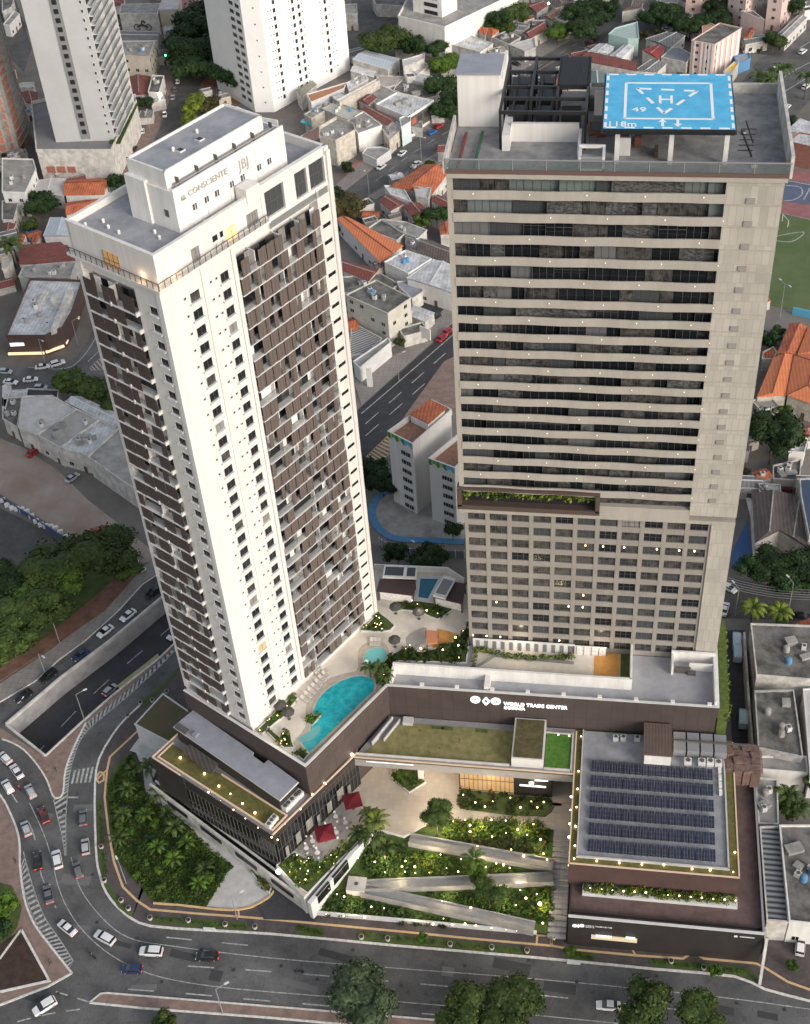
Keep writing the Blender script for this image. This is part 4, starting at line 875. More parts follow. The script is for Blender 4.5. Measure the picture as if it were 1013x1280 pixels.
def bed(pts, label, lights=6, hgt=.9, dens=22, mats=(LEAFY, LEAFB, LEAFM), z=ZD, seed=1, per=1.3, kerb=True, name='flower_bed'):
    """planted bed: kerb, soil and foliage"""
    c = sum(pts, Vector())/len(pts); t = thing(name, label, 'plant bed', (c.x, c.y, z)); rn = random.Random(seed)
    mb = MB(); mb.prism([V(p.x, p.y, z+.22) for p in pts], z); mb.build('soil', [GRASS], t)
    if kerb: mb = MB(); mb.path([V(p.x, p.y, z+.34) for p in pts], .22, .34, 0, True); mb.build('kerb', [WHITEG], t)
    mb = MB(); xs = [p.x for p in pts]; ys = [p.y for p in pts]
    def inside(x, y):
        r = False
        for i in range(len(pts)):
            p, q = pts[i], pts[i-1]
            if (p.y > y) != (q.y > y) and x < (q.x-p.x)*(y-p.y)/(q.y-p.y)+p.x: r = not r
        return r
    A = (max(xs)-min(xs))*(max(ys)-min(ys)); n = int(A/per); k = 0; spots = []
    for _ in range(n):
        x, y = rn.uniform(min(xs), max(xs)), rn.uniform(min(ys), max(ys))
        if inside(x, y): leafball(mb, (x, y, z+.3+rn.random()*hgt*.6), .35+rn.random()*hgt*.6, dens, .2+.1*rn.random(), rn, rn.randrange(len(mats))); spots.append((x, y))
    mb.build('foliage', list(mats), t)
    return t, spots
LB = None
def garden_lamps(spots, z, label, group, r=.16, h=.75, cat='garden lamp', mt=None):
    global LB
    if LB is None:
        LB = (MB().cyl((0, 0, -.7), (0, 0, 0), .04, n=5).data('post', [FRAME]), MB().ball((0, 0, 0), 1, 10, 7).data('bulb', [LAMPW]))
    for (x, y) in spots:
        zz = z(x, y) if callable(z) else z
        t = thing('garden_lamp', label, cat, (x, y, zz+h), 0, group); inst('post', LB[0], t); inst('bulb', LB[1], t, scale=r*random.uniform(.35, 1.0))
b1_, s1_ = bed(pc([(415, 362), (500, 268), (545, 300), (583, 335), (560, 360), (500, 368)]), 'triangular plant bed dotted with small lights at the right foot of the white tower', seed=2, per=.9)
garden_lamps(s1_[:11], ZD, 'tiny warm lamp in the triangular plant bed beside the pool tower', 'lamps in the triangular pool deck bed', .13, .9)
b2_, s2_ = bed(pc([(580, 195), (880, 235), (870, 262), (800, 305), (690, 262), (612, 256)]), 'long green bed in front of the two pavilions on the pool deck', seed=3, mats=(LEAFM, LEAFM, LEAFB), hgt=.7)
garden_lamps([tuple(cP(a, b, ZD)[:2]) for a, b in ((670, 220), (698, 238), (745, 270), (610, 245), (800, 285))], ZD, 'warm globe lamp in the long bed before the pavilions', 'lamps in the pavilion bed', .2, .9)
b3_, s3_ = bed(pc([(550, 490), (620, 455), (720, 470), (800, 450), (880, 420), (930, 370), (950, 330), (955, 430), (945, 525), (580, 515), (560, 620), (510, 640), (480, 590), (520, 540)]), 'dark green planting between the curved pools and the service roof', seed=4, mats=(LEAFD, LEAFD, LEAFM, LEAFM), hgt=1.1, per=.7, dens=30)
garden_lamps([tuple(cP(a, b, ZD)[:2]) for a, b in ((716, 468), (890, 412), (905, 452), (827, 475), (908, 514), (660, 450), (528, 598), (640, 470), (930, 380))], ZD, 'warm globe lamp in the dark planting by the service roof wall', 'lamps in the dark pool deck planting', .22, 1.2)
b4_, s4_ = bed(pc([(0, 900), (30, 875), (55, 880), (60, 920), (75, 955), (20, 955), (-25, 915), (-70, 870), (-60, 850)]), 'yellow green bed at the sharp near corner of the pool deck', seed=5, per=.8)
garden_lamps(s4_[:9], ZD, 'small warm lamp in the near corner bed of the pool deck', 'lamps in the near corner bed', .12, .8)
bed(pc([(80, 985), (110, 965), (150, 985), (120, 1020)]), 'small bushy bed wedged in the pointed tip of the pool deck', seed=6, per=.4)
bed(pc([(140, 800), (165, 790), (205, 795), (190, 815), (165, 838), (145, 830)]), 'tiny leafy bed that pokes into the left side of the big pool', seed=7, per=.35)
b5_, s5_ = bed([L1(.6, -1.9, 0), L1(6.5, -2.4, 0), L1(11.5, -1.6, 0), L1(11.5, -.4, 0), L1(.6, -.4, 0)], 'narrow lit plant strip against the foot of the white tower', seed=8, per=.7, hgt=.7)
garden_lamps(s5_[:9], ZD, 'small warm lamp in the strip bed against the white tower', 'lamps in the tower strip bed', .12, .7)
# umbrellas, loungers
def parasol(p, label, col, z=ZD, r=1.3, h=2.4, group=None, sq=False):
    t = thing('parasol', label, 'parasol', (p.x, p.y, z), .4, group)
    MB().cyl((0, 0, 0), (0, 0, h), .05).build('pole', FRAMEG, t, world=False)
    mb = MB(); n = 4 if sq else 8
    for i in range(n):
        a, b = 2*PI*i/n+PI/4, 2*PI*(i+1)/n+PI/4; mb.face([(r*math.cos(a), r*math.sin(a), h-.15), (r*math.cos(b), r*math.sin(b), h-.15), (0, 0, h+.45)])
        mb.face([(r*math.cos(a), r*math.sin(a), h-.15), (r*math.cos(a), r*math.sin(a), h-.4), (r*math.cos(b), r*math.sin(b), h-.4), (r*math.cos(b), r*math.sin(b), h-.15)])
    mb.build('canopy', col, t, world=False); MB().cyl((0, 0, 0), (0, 0, .12), .35).build('base', FRAME, t, world=False); return t
CH = mat('charcoal_canvas', (.07, .068, .065), .8)
for (a, b, l) in ((48, 805, 'near the left planting of the big pool'), (8, 770, 'closest to the foot of the white tower'), (588, 272, 'beside the triangular bed'), (705, 298, 'alone on the pale deck before the play area'), (584, 440, 'next to the small round pool')):
    parasol(cP(a, b, ZD), 'round charcoal parasol '+l, CH)
def lounger():
    t = thing('sun_lounger', 'x', 'sun lounger', (0, 0, 0))
    m = MB(); m.b2(-.35, .35, -.9, .35, .28, .36); m.bar((0, .35, .36), (0, .95, .8), .7, .07); m.build('cushion', mat('lounger_canvas', (.5, .46, .42), .8), t, world=False)
    m = MB()
    for x in (-.3, .3):
        for y in (-.8, .3): m.b2(x-.03, x+.03, y-.03, y+.03, 0, .28)
    m.b2(-.36, .36, -.92, .36, .22, .28); m.build('frame', WHITEG, t, world=False); return t
l0 = lounger(); first = True
def put_lounger(p, rz, label, group):
    global first
    o = l0 if first else copy_tree(l0); first = False
    o.location = (p.x, p.y, ZD+.05); o.rotation_euler = (0, 0, rz); o['label'] = label; o['group'] = group
for i in range(7): put_lounger(cP(120+i*18, 712-i*21, ZD)+V(.2, 0), math.radians(55), 'pale sun lounger in the row along the big pool', 'loungers beside the big pool')
for i in range(3): put_lounger(cP(465+i*19, 423, ZD), math.radians(5), 'pale sun lounger at the far edge of the small round pool', 'loungers at the small round pool')
for i in range(3): put_lounger(cP(200+i*14, 590-i*13, ZD), math.radians(55), 'pale sun lounger in the short row nearer the tower balconies', 'loungers in the short row')
# far lap pool, pavilions, play area
LP = pc([(705, 90), (815, 92), (755, 205), (693, 195)]); pool('deep blue rectangular pool between the two dark pavilions', LP, WATERD, 0.7, rm=WHITEG)
m = MB(); m.path([V(p.x, p.y, ZD+1.6) for p in pc([(480, 48), (850, 65), (935, 120)])], .3, 1.6); pp(m, 'white_parapet', WHITE)
def pavilion(roofpx, z, label, slope=0., panel=None):
    pts = [cP(a, b, z) for a, b in roofpx]; c = sum(pts, Vector())/4; t = thing('pavilion', label, 'pavilion', (c.x, c.y, ZD))
    mb = MB(); mb.prism(pts, z-.35); mb.build('roof', stripes('dark_slat_roof', (.085, .045, .045), (.05, .028, .03), .45, noise=.1), t)
    for p in pts:
        q = p.lerp(c, .06); mb = MB(); mb.b2(q.x-.13, q.x+.13, q.y-.13, q.y+.13, ZD, z-.35); mb.build('post', FRAME, t)
    mb = MB(); q = [p.lerp(c, .16) for p in pts]; mb.face([V(a.x, a.y, ZD+.1) for a in q]); mb.path([V(q[2].x, q[2].y, ZD+2.4), V(q[3].x, q[3].y, ZD+2.4)], .15, 2.2); mb.build('back_wall', CURT, t)
    return t, pts
t, _ = pavilion([(505, 95), (690, 98), (680, 178), (490, 155)], ZD+3.0, 'dark slatted pavilion left of the deep blue pool')
def skylight(t, l, z, div):
    p = [cP(a, b, z) for a, b in l]; mb = MB(); mb.prism(p, z-.45, 0); mb.build('skylight_frame', [WHITE], t)
    c = sum(p, Vector())/4
    for (u0, u1) in div:
        def f(u, v): return p[0].lerp(p[1], u).lerp(p[3].lerp(p[2], u), v)
        mb = MB(); mb.prism([f(u0, .14)+V(0, 0, .04), f(u1, .14)+V(0, 0, .04), f(u1, .86)+V(0, 0, .04), f(u0, .86)+V(0, 0, .04)], z-.1); mb.build('skylight', GLASSM if len(div) > 1 else mat('panel_grey', (.2, .2, .21), .4), t)
skylight(t, [(530, 25), (698, 32), (692, 92), (520, 85)], ZD+3.7, [(.05, .6), (.7, .95)])
t, _ = pavilion([(815, 100), (945, 120), (925, 220), (775, 185)], ZD+3.0, 'dark maroon pavilion right of the deep blue pool beside the tan tower')
skylight(t, [(830, 78), (893, 95), (838, 195), (775, 178)], ZD+3.8, [(.1, .9)])
m = MB(); m.prism([V(p.x, p.y, ZD+.12) for p in smooth(pc([(800, 350), (905, 378), (880, 410), (830, 440), (800, 455), (760, 430)]), 2)], ZD); tag(m.build('play_area', ORANGE), 'bright orange safety floor of the play area beside the tan tower', 'play area')
pg = thing('playhouse', 'terracotta canopied playhouse on the orange play floor', 'playhouse', tuple(cP(775, 400, ZD)))
pgp = [cP(a, b, ZD+2.2) for a, b in ((740, 355), (800, 360), (800, 420), (745, 425))]
m = MB(); m.prism(pgp, ZD+1.9); m.build('roof', mat('terracotta', (.5, .2, .1), .7), pg)
for p in pgp: m = MB(); m.b2(p.x-.1, p.x+.1, p.y-.1, p.y+.1, ZD, ZD+1.9); m.build('post', FRAME, pg)
m = MB(); q = pgp[3]; m.bar(q+V(-.5, .6, -.8), q+V(-2.6, .3, -2.1), .7, .1); m.build('slide', mat('slide_grey', (.45, .44, .42), .5), pg)
deck('play_floor', smooth(pc([(640, 400), (660, 375), (700, 355), (745, 345), (740, 420), (760, 440), (700, 455), (650, 440), (640, 400)]), 2)[:-1], ZD+.1, mat('play_grey', (.36, .33, .31), .8))

# =================================================================== LOWER LEFT TIERS (below the white tower)
TI = thing('shop_wing', 'dark glazed shop wing with green roof below the white tower', 'building', tuple(at(341, 1044, 0)))
def pt(mb, name, mats, parent=None): return mb.build(name, mats, parent or TI)
R0 = at(190.8, 947, ZR); R1 = at(341, 1044, ZR); R2 = at(446, 942, ZR)
bk1 = R0 + Vector((math.cos(A60), math.sin(A60), 0))*10
tier = [R0, R1, R2, R2+V(0, 3), V(-60, 165), bk1]
m = MB(); m.prism([V(p.x, p.y, ZR-.3) for p in tier], 12.6); pt(m, 'fascia', BLACKW)
ins = [p.lerp(V(-66, 152, p.z), .02) for p in tier]
m = MB(); m.prism([V(p.x, p.y, 13) for p in [R0+V(.6, .6), R1+V(0, 1.0), R2+V(-.6, .6), V(-60, 165), bk1+V(.6, 0)]], 0); pt(m, 'wall', BLACKW)
# glass curtain walls with mullions
def curtain(a, b, z0, z1, nm, par, gm=GLASSV, off=.0, name='glass_wall'):
    mb = MB(); d = (b-a).normalized(); n = Vector((d.y, -d.x, 0)); a = a+n*off; b = b+n*off
    mb.face([V(a.x, a.y, z0), V(b.x, b.y, z0), V(b.x, b.y, z1), V(a.x, a.y, z1)], 0)
    for i in range(nm+1):
        p = a.lerp(b, i/nm)+n*.05; mb.path([V(p.x, p.y, z1)-d*.05, V(p.x, p.y, z1)+d*.05], .12, z1-z0, 1)
    for zz in (z0+.1, (z0+z1)*.5, z1): mb.path([V(a.x, a.y, zz)+n*.06, V(b.x, b.y, zz)+n*.06], .1, .1, 1)
    return mb.build(name, [gm, FRAME], par)
curtain(R0.lerp(R1, .27)+V(0, .3), R1+V(0, .55), 5.0, 13, 22, TI, GLASS, .35)
curtain(R1+V(.0, .55), R2+V(-.3, .3), 6.0, 14.5, 24, TI, GLASS, .35)
for i in range(7): m = MB(); p, q = R1.lerp(R2, .08+i*.125), R1.lerp(R2, .115+i*.125+.02*(i % 3)); nn_ = V(.86, -.5)*.42; m.path([V(p.x, p.y, 9.8+.8*(i % 3))+nn_, V(q.x, q.y, 9.8+.8*(i % 3))+nn_], .06, 3.2); pt(m, 'curtain', GLASSC)
m = MB(); pts = [V(p.x, p.y, ZR) for p in tier]; m.prism(pts, ZR-.3, 0); pt(m, 'roof', DECKG)
# green roof strip, edge lights
def along(a, b, t, s): d = (b-a).normalized(); n = Vector((-d.y, d.x, 0)); return a.lerp(b, t)+n*s
m = MB(); m.prism([V(p.x, p.y, ZR+.15) for p in (along(R0, R1, .03, .6), along(R0, R1, .97, .6), along(R0, R1, .97, 4.6), along(R0, R1, .03, 4.6))], ZR); pt(m, 'green_roof', OLIVED)
m = MB(); m.path([V(p.x, p.y, ZR+.3) for p in (along(R0, R1, .03, 5), along(R0, R1, 0.03, .7), along(R0, R1, .98, .7), along(R0, R1, .98, 4.8), along(R0, R1, .45, 4.8))], .3, .3)
m.path([V(p.x, p.y, ZR+.25) for p in (bk1, R0, R0.lerp(R1, .24))], .25, .3); m.path([V(p.x, p.y, ZR+.25) for p in (R1, R2)], .25, .3); pt(m, 'edge_strip', [STRIPL])
m = MB(); b0 = R0.lerp(R1, .0); g = [along(R0, R1, t, s) for t, s in ((.06, 7.2), (.98, 5.6), (.98, 12), (.06, 14))]
sl = [cT(a, b, 20.0) for a, b in ((220, 110), (318, 30), (612, 235), (606, 250), (662, 290), (684, 272), (830, 380), (740, 470))]
m = MB(); m.prism(sl, 19.6, 0, 1); pt(m, 'upper_roof', [GREYB, WHITEG])
cs = sum(sl, Vector())/len(sl); m = MB(); m.prism([V(p.x, p.y, 19.6) for p in [q.lerp(cs, .04) for q in sl]], ZR, 0); pt(m, 'upper_wall', [BLACKW])
lv = [cT(a, b, 18.6) for a, b in ((300, 195), (440, 290), (405, 340), (262, 232))]
m = MB(); m.prism(lv, 18.2); pt(m, 'louvred_canopy', stripes('louvre_dark', (.10, .085, .075), (.05, .045, .04), .8, ang=math.radians(-30)))
for a, b in ((265, 125), (330, 152)): q = cT(a, b, 20.0); m = MB(); m.box(q.x, q.y, 20, 3.0 if a == 265 else 1, 1.2, .5, math.radians(-30)); pt(m, 'roof_light' if a == 265 else 'roof_vent', FRAME if a == 265 else FRAMEG)
acm = MB(); acm.b2(-.6, .6, -.5, .5, 0, 1.2, 0); acm.cyl((0, 0, 1.2), (0, 0, 1.26), .4, n=10, mi=1); acme = acm.data('air_conditioner', [WHITEG, FRAME])
def ac(p, label, group, rz=0., s=1.):
    o = inst('air_conditioner', acme, None, tuple(p), rz, s); tag(o, label, 'air conditioner', group)
for (a, b) in ((785, 500), (803, 482), (822, 462), (838, 448), (770, 515)): ac(cT(a, b, ZR), 'white air conditioner beside the blue grey roof end', 'units by the blue grey roof', math.radians(-30), 1.1)
for (a, b) in ((690, 600), (703, 582), (716, 566)): ac(cT(a, b, ZR), 'white air conditioner at the front corner of the olive green roof', 'units at the olive roof corner', math.radians(-30), 1.0)
for (a, b) in ((355, 225), (452, 300)): ac(cT(a, b, ZR+.3), 'white unit beside the louvred canopy', 'units by the louvred canopy', math.radians(-30), .9)
# small logo sign on the left wall
S2 = thing('wall_sign', 'small white lettering on the dark wall at the left end of the shop wing', 'sign', tuple(V(R0.x, R0.y, 12)))
dU = (R1-R0).normalized(); nU = Vector((dU.y, -dU.x, 0))
o_ = R0.lerp(R1, .07)+nU*.12
text('WTC', 1.9, (o_.x, o_.y, 13.1), dU, (0, 0, 1), S2, m=SIGNW, depth=.1, org0=ORG[S2.name]); text('GOI\u00c2NIA', .95, (o_.x, o_.y, 11.9)[:2]+(12.0+.0,), dU, (0, 0, 1), S2, m=SIGNW, depth=.1, org0=ORG[S2.name])
m = MB(); q0, q1 = R0+nU*.06, R0.lerp(R1, .27)+nU*.06; m.path([V(q0.x, q0.y, 15.7), V(q1.x, q1.y, 15.7)], .3, 9.7); pt(m, 'side_wall', BLACKW)
# base wall around the wing
B0, B1 = at(188, 981, 5), at(387, 1130, 3.8); B1g = at(389, 1142, .1)
m = MB(); m.path([V(B0.x, B0.y, 5.4), V(B1.x, B1.y, 3.9)], .5, 5.4, 0); m.path([V(B0.x+.9, B0.y+.9, 5.4), V(B1.x+.3, B1.y+1.4, 3.9)], .4, .4)
tag(m.build('retaining_wall', WOLD), 'long pale retaining wall with dark slots along the driveway of the shop wing', 'wall')
for i in range(4):
    t0_, t1_ = .12+i*.22, .12+i*.22+.13
    m = MB(); p, q = B0.lerp(B1, t0_)+V(-.22, -.32), B0.lerp(B1, t1_)+V(-.22, -.32); m.path([V(p.x, p.y, p.z-.5), V(q.x, q.y, q.z-.5)], .2, 1.1)
    tag(m.build('parking_vent', BLACKM), 'dark slot in the long pale retaining wall', 'vent', 'slots in the retaining wall')
# brown roofed white annex at the left end
an = [at(x, y, 6.5) for x, y in ((169, 906), (204, 868), (240, 893), (217, 931))]
AN = thing('annex', 'white walled annex with brown and green roof by the side road', 'building', tuple(V(an[0].x, an[0].y)))
m = MB(); m.prism(an, 0); m.build('wall', WHITEG, AN)
can = sum(an, Vector())/4; m = MB(); m.prism([V(p.x, p.y, 6.6) for p in [q.lerp(can, .05) for q in an]], 6.5); m.build('roof', mat('brown_green_roof', (.13, .085, .06), .95, nscale=.25, col2=(.08, .09, .03)), AN)
m = MB(); m.path([V(p.x, p.y, 6.75) for p in an], .3, .25, 0, True); m.build('coping', WHITEG, AN)
# driveway and lawns in front
flat('driveway', [cT(a, b) for a, b in ((10, 230), (90, 120), (190, 190), (120, 380), (220, 470), (600, 790), (690, 900), (700, 940), (600, 990), (500, 1002), (385, 990), (470, 840), (520, 795), (430, 740), (370, 690), (300, 600), (230, 540), (130, 490), (85, 430), (75, 320), (40, 240))], .26, CONCL)
flat('lawn', smooth([cT(a, b) for a, b in ((20, 240), (60, 300), (78, 420), (130, 490), (230, 540), (300, 610), (370, 690), (430, 740), (515, 795), (470, 845), (385, 985), (130, 970), (70, 900), (20, 840), (-60, 740), (-90, 560), (-100, 400), (-60, 300))], 2), .24, GRASS)
flat('driveway', G([(318, 1128), (340, 1110), (352, 1108), (390, 1140), (400, 1146), (395, 1152), (330, 1150)]), .2, ASPH_D)
m = MB(); m.path([p+V(0, 0, .5) for p in smooth([cT(a, b) for a, b in ((125, 975), (260, 985), (390, 1000), (500, 1008), (600, 995), (690, 945), (710, 915))], 2)], .3, .4); tag(m.build('kerb_wall', TACT), 'low tan kerb wall curving round the lawn and driveway', 'kerb')
bed([cT(a, b) for a, b in ((600, 820), (625, 812), (655, 840), (700, 900), (690, 930), (650, 890))], 'narrow wedge bed with orange flowers beside the driveway ramp', z=.3, seed=12, mats=(LEAFO, LEAFY), per=.6)

# =================================================================== TERRACE WITH RED PARASOLS
ZPZ = 6.0
TB = at(387, 1128, 4.2)
terr = [at(345, 1083, ZPZ), at(380, 1122, ZPZ), at(440, 1056, ZPZ), at(470, 1035, ZPZ), at(505, 1045, ZPZ), at(578, 1010, ZPZ), at(578, 960, ZPZ), V(-36, 171.6, ZPZ), V(-44, 168, ZPZ)]
m = MB(); m.prism([V(p.x, p.y, ZPZ) for p in terr], 0, 0, 1); setting('terrace', m, [PLAZA, WHITEG])
flat('terrace', [cW(a, b, ZPZ) for a, b in ((170, 810), (440, 520), (520, 560), (460, 650), (290, 850))], ZPZ+.04, mat('terrace_grey', (.42, .39, .37), .8, noise=.1, nscale=.6), ZPZ)
b6_, s6_ = bed([cW(a, b, ZPZ) for a, b in ((70, 860), (160, 790), (290, 850), (330, 830), (440, 730), (530, 640), (540, 690), (470, 770), (350, 890), (235, 1010), (160, 960))], 'yellow green planting between the red parasol terrace and the white stair wall', z=ZPZ-.2, seed=13, mats=(LEAFY, LEAFM, LEAFB), per=1.0, hgt=1.0)
garden_lamps(s6_[:26], ZPZ-.2, 'tiny warm lamp in the planting around the red parasol terrace', 'lamps round the parasol terrace', .13, .9)
m = MB(); m.ball(cW(78, 895, ZPZ+1.2), .5, 10, 6); tag(m.build('globe_lamp', LAMPC), 'large white glowing globe lamp at the left corner of the terrace planting', 'lamp')
parasol(cW(478, 558, ZPZ), 'large square crimson parasol at the far end of the cafe terrace', CLOTHR, ZPZ, 2.5, 2.9, sq=True); parasol(cW(332, 730, ZPZ), 'large square crimson parasol in the middle of the cafe terrace', CLOTHR, ZPZ, 2.6, 2.9, sq=True)
def cafe_table(p, label, group):
    t = thing('cafe_table', label, 'table', (p.x, p.y, ZPZ+.05), random.random(), group)
    MB().cyl((0, 0, .70), (0, 0, .75), .5, n=12).build('tabletop', WHITE, t, world=False); MB().cyl((0, 0, 0), (0, 0, .7), .06).build('leg', FRAME, t, world=False)
    for i in range(4):
        a = i*PI/2+.4; m = MB(); x, y = 1.0*math.cos(a), 1.0*math.sin(a); m.box(x, y, .42, .45, .45, .06, a); m.box(x*1.22, y*1.22, .42, .06, .45, .45, a); m.box(x, y, 0, .3, .3, .42, a)
        tag(m.build('cafe_chair', WHITE if i % 2 else FRAMEG, None), 'pale cafe chair on the red parasol terrace', 'chair', 'cafe chairs on the parasol terrace').location = (p.x, p.y, ZPZ+.05)
for a, b in ((385, 612), (437, 645), (335, 672), (388, 697), (262, 742), (228, 780), (287, 805), (290, 620), (220, 690)): cafe_table(cW(a, b, ZPZ), 'round white cafe table on the parasol terrace', 'cafe tables on the parasol terrace')
# stepped white wall between terrace and garden, and lit slope below
SW0, SW1, SW2 = at(387, 1132, 4.6), at(441, 1063, ZPZ+1), at(470, 1034, ZPZ+1.2)
W_ = thing('stair_wall', 'white stepped wall with dark glazed slots between terrace and sloping garden', 'wall', (SW0.x, SW0.y, 0))
m = MB(); m.path([V(SW0.x, SW0.y, 5.4), V(SW1.x, SW1.y, 6.6)], .9, 6.4); m.path([V(SW1.x, SW1.y, 6.6), V(SW2.x, SW2.y, 6.8)], .7, 6.6); m.build('wall', WHITEG, W_)
dS = (SW1-SW0).normalized(); nS = Vector((dS.y, -dS.x, 0))
for t0_, t1_ in ((.14, .42), (.5, .84)):
    p, q = SW0.lerp(SW1, t0_)+nS*.5, SW0.lerp(SW1, t1_)+nS*.5; m = MB(); m.path([V(p.x, p.y, 5.2+t0_), V(q.x, q.y, 5.2+t1_)], .12, 2.2, 0); m.path([V(p.x, p.y, 5.6+t0_)-nS*.2, V(q.x, q.y, 5.6+t1_)-nS*.2], .5, .1, 0); m.build('glazed_slot', GLASS, W_)

# =================================================================== SLOPING GARDEN WITH ZIGZAG RAMPS
def gz(y):  # terrain height in the garden falls toward the street
    return 0
GP = dict(a=(at(392, 1144, .4)), b=at(671, 1167, .5), c=at(692, 1165, .5), d=at(690, 1095, 3.6), e=at(690, 1060, 5.2), f=at(690, 1003, ZPZ), g=at(578, 1012, ZPZ), h=at(507, 1046, 5.7), i=at(455, 1066, 4.0), j=at(436, 1100, 2.6))
GY0, GY1 = GP['a'].y, GP['g'].y
def gh(x, y):
    t = (y-134)/(152-134); return .3+5.4*max(0, min(1, t))
gpts = [GP[k] for k in 'abcdefghi']+[at(440, 1066, 5)]
m = MB(); n = 22; xs = [p.x for p in gpts]; 
outl = [at(x, y, 0) for x, y in ((389, 1143), (671, 1168))]
o0, o1 = outl; left = [V(o0.x, o0.y), V(SW1.x+.2, SW1.y), V(SW2.x+.3, SW2.y), V(at(507, 1044, 5.7).x, at(507, 1044, 5.7).y), V(at(507, 1044, 5.7).x+1, 155)]
def lx(y):
    P = left
    for i in range(len(P)-1):
        if y <= P[i+1].y: return P[i].x+(P[i+1].x-P[i].x)*(y-P[i].y)/(P[i+1].y-P[i].y)
    return P[-1].x
rx = at(689, 1100, 3).x+.3
rows = 26; cols = 26; ytop = 154.6
for j in range(rows+1):
    for i in range(cols+1):
        v = j/rows; u = i/cols; yb = o0.y+(o1.y-o0.y)*u; y = yb+(ytop-yb)*v; x = lx(max(y, o0.y))+(rx-lx(max(y, o0.y)))*u
        m.v.append((x, y, gh(x, y)+(.12*math.sin(x*1.3)*math.cos(y*1.1) if 0 < v < 1 else 0)))
for j in range(rows):
    for i in range(cols): a = j*(cols+1)+i; m.f.append((a, a+1, a+cols+2, a+cols+1)); m.m.append(0)
setting('garden_slope', m, mat('garden_soil', (.035, .07, .012), .95, nscale=.6, col2=(.07, .10, .02)))
m = MB(); m.path([V(o0.x, o0.y, 1.15), V(o1.x, o1.y, 1.0)], .45, 1.2); tag(m.build('garden_wall', WHITEG), 'low white wall along the street edge of the sloping garden', 'wall')
def hg(x, y, off=0):   # height under a photo point on the slope
    z = 3.
    for _ in range(12): p = at(x, y, z); z = gh(p.x, p.y)+off
    return at(x, y, z)
RAMPS = []
def ramp(a, b, label, wd=2.1):
    p, q = hg(*a, .6), hg(*b, .6); RAMPS.append((p, q)); t = thing('garden_ramp', label, 'ramp', (p.x, p.y, p.z))
    m = MB(); m.path([p, q], wd, 1.6); m.build('ramp_floor', mat('ramp_concrete', (.28, .275, .27), .8, noise=.1, nscale=.8), t)
    d = (q-p).normalized(); n = Vector((-d.y, d.x, 0))
    for s in (-1, 1): m = MB(); m.path([p+n*s*wd/2+V(0, 0, .55), q+n*s*wd/2+V(0, 0, .55)], .22, 1.6); m.build('side_wall', CONC, t)
ramp((512, 1049), (692, 1082), 'upper concrete garden ramp running from the plaza down to the right walkway')
ramp((692, 1098), (452, 1108), 'middle concrete garden ramp running back to the square landing')
ramp((452, 1112), (668, 1160), 'lower concrete garden ramp running down to the street corner')
q = hg(446, 1107, .6); m = MB(); m.box(q.x, q.y, q.z-2, 3.6, 3.2, 2.6, .0); tag(m.build('landing', CONCL), 'square concrete landing at the left turn of the garden ramps', 'landing')
m = MB(); m.cyl(q+V(0, 0, .6), q+V(0, 0, .7), .4, n=8); tag(m.build('drain_cover', FRAME), 'small dark disc on the square ramp landing', 'drain')
# right walkway: steps between garden and dark front block
m = MB(); xw0, xw1 = at(689, 1100, 3).x, -1.7
for i in range(20):
    y0 = 134.2+i*1.05; z = gh(0, y0)+.25; m.b2(xw0, xw1, y0, y0+1.05, z-1.5, z)
setting('steps', m, grid('walk_grey', (.34, .33, .33), (.25, .24, .24), .9, .9, vert=False, mortar=.04))
m = MB(); m.b2(-35, -1.35, 154.5, 171.5, 1, 5.99); m.b2(-24.4, -4.0, 158.0, 160.6, 5.2, 6.05); m.b2(-6, -1.3, 160, 171.6, 5.2, 6.05); setting('plaza_path', m, PLAZA)
# planting on the slope
GRN = random.Random(77)
def slope_plants(name, label, xr, yr, n, mats, hgt=.8, seed=1):
    """loose planting on the slope inside a photo rectangle"""
    rn = random.Random(seed); mb = MB(); c = hg((xr[0]+xr[1])/2, (yr[0]+yr[1])/2)
    t = thing(name, label, 'planting', tuple(c))
    for _ in range(n):
        p = hg(rn.uniform(*xr), rn.uniform(*yr)); r_ = .4+rn.random()*hgt*.7
        if any((p-a_).to_2d().length < 0 or ((p-a_-(b__-a_)*max(0, min(1, (p-a_).dot(b__-a_)/(b__-a_).length_squared))).to_2d().length < 1.25+r_*.75) for a_, b__ in RAMPS) or (p-RAMPS[1][1]).to_2d().length < 2.6: continue
        leafball(mb, p+V(0, 0, hgt*.3*rn.random()), r_, 22, .24, rn, rn.randrange(len(mats)))
    mb.build('foliage', list(mats), t)
slope_plants('hedge', 'bright hedge strip along the top of the garden below the lit path', (556, 682), (1026, 1048), 330, (LEAFY, LEAFB, LEAFM), 1.4, 1)
slope_plants('planting', 'planting between the hedge and the upper ramp', (560, 684), (1045, 1066), 170, (LEAFM, LEAFO, LEAFD), .7, 2)
slope_plants('planting', 'planting in the wedge between the upper and middle ramps', (500, 650), (1066, 1094), 240, (LEAFM, LEAFB, LEAFY), .7, 3)
slope_plants('planting', 'leafy slope left of the ramps under the plaza corner', (455, 510), (1056, 1100), 260, (LEAFM, LEAFB, LEAFD), 1.1, 4)
slope_plants('planting', 'planting between the middle and lower ramps', (520, 686), (1106, 1142), 330, (LEAFM, LEAFB, LEAFD), .9, 5)
slope_plants('planting', 'dark shrubs below the square landing by the street wall', (405, 500), (1116, 1144), 280, (LEAFM, LEAFD), .8, 6)
slope_plants('planting', 'thin strip of shrubs between the lower ramp and the street wall', (500, 640), (1138, 1158), 130, (LEAFD, LEAFM), .45, 7)
slope_plants('planting', 'bright shrubs at the right end of the garden by the steps', (660, 692), (1102, 1154), 90, (LEAFY, LEAFB), .8, 8)
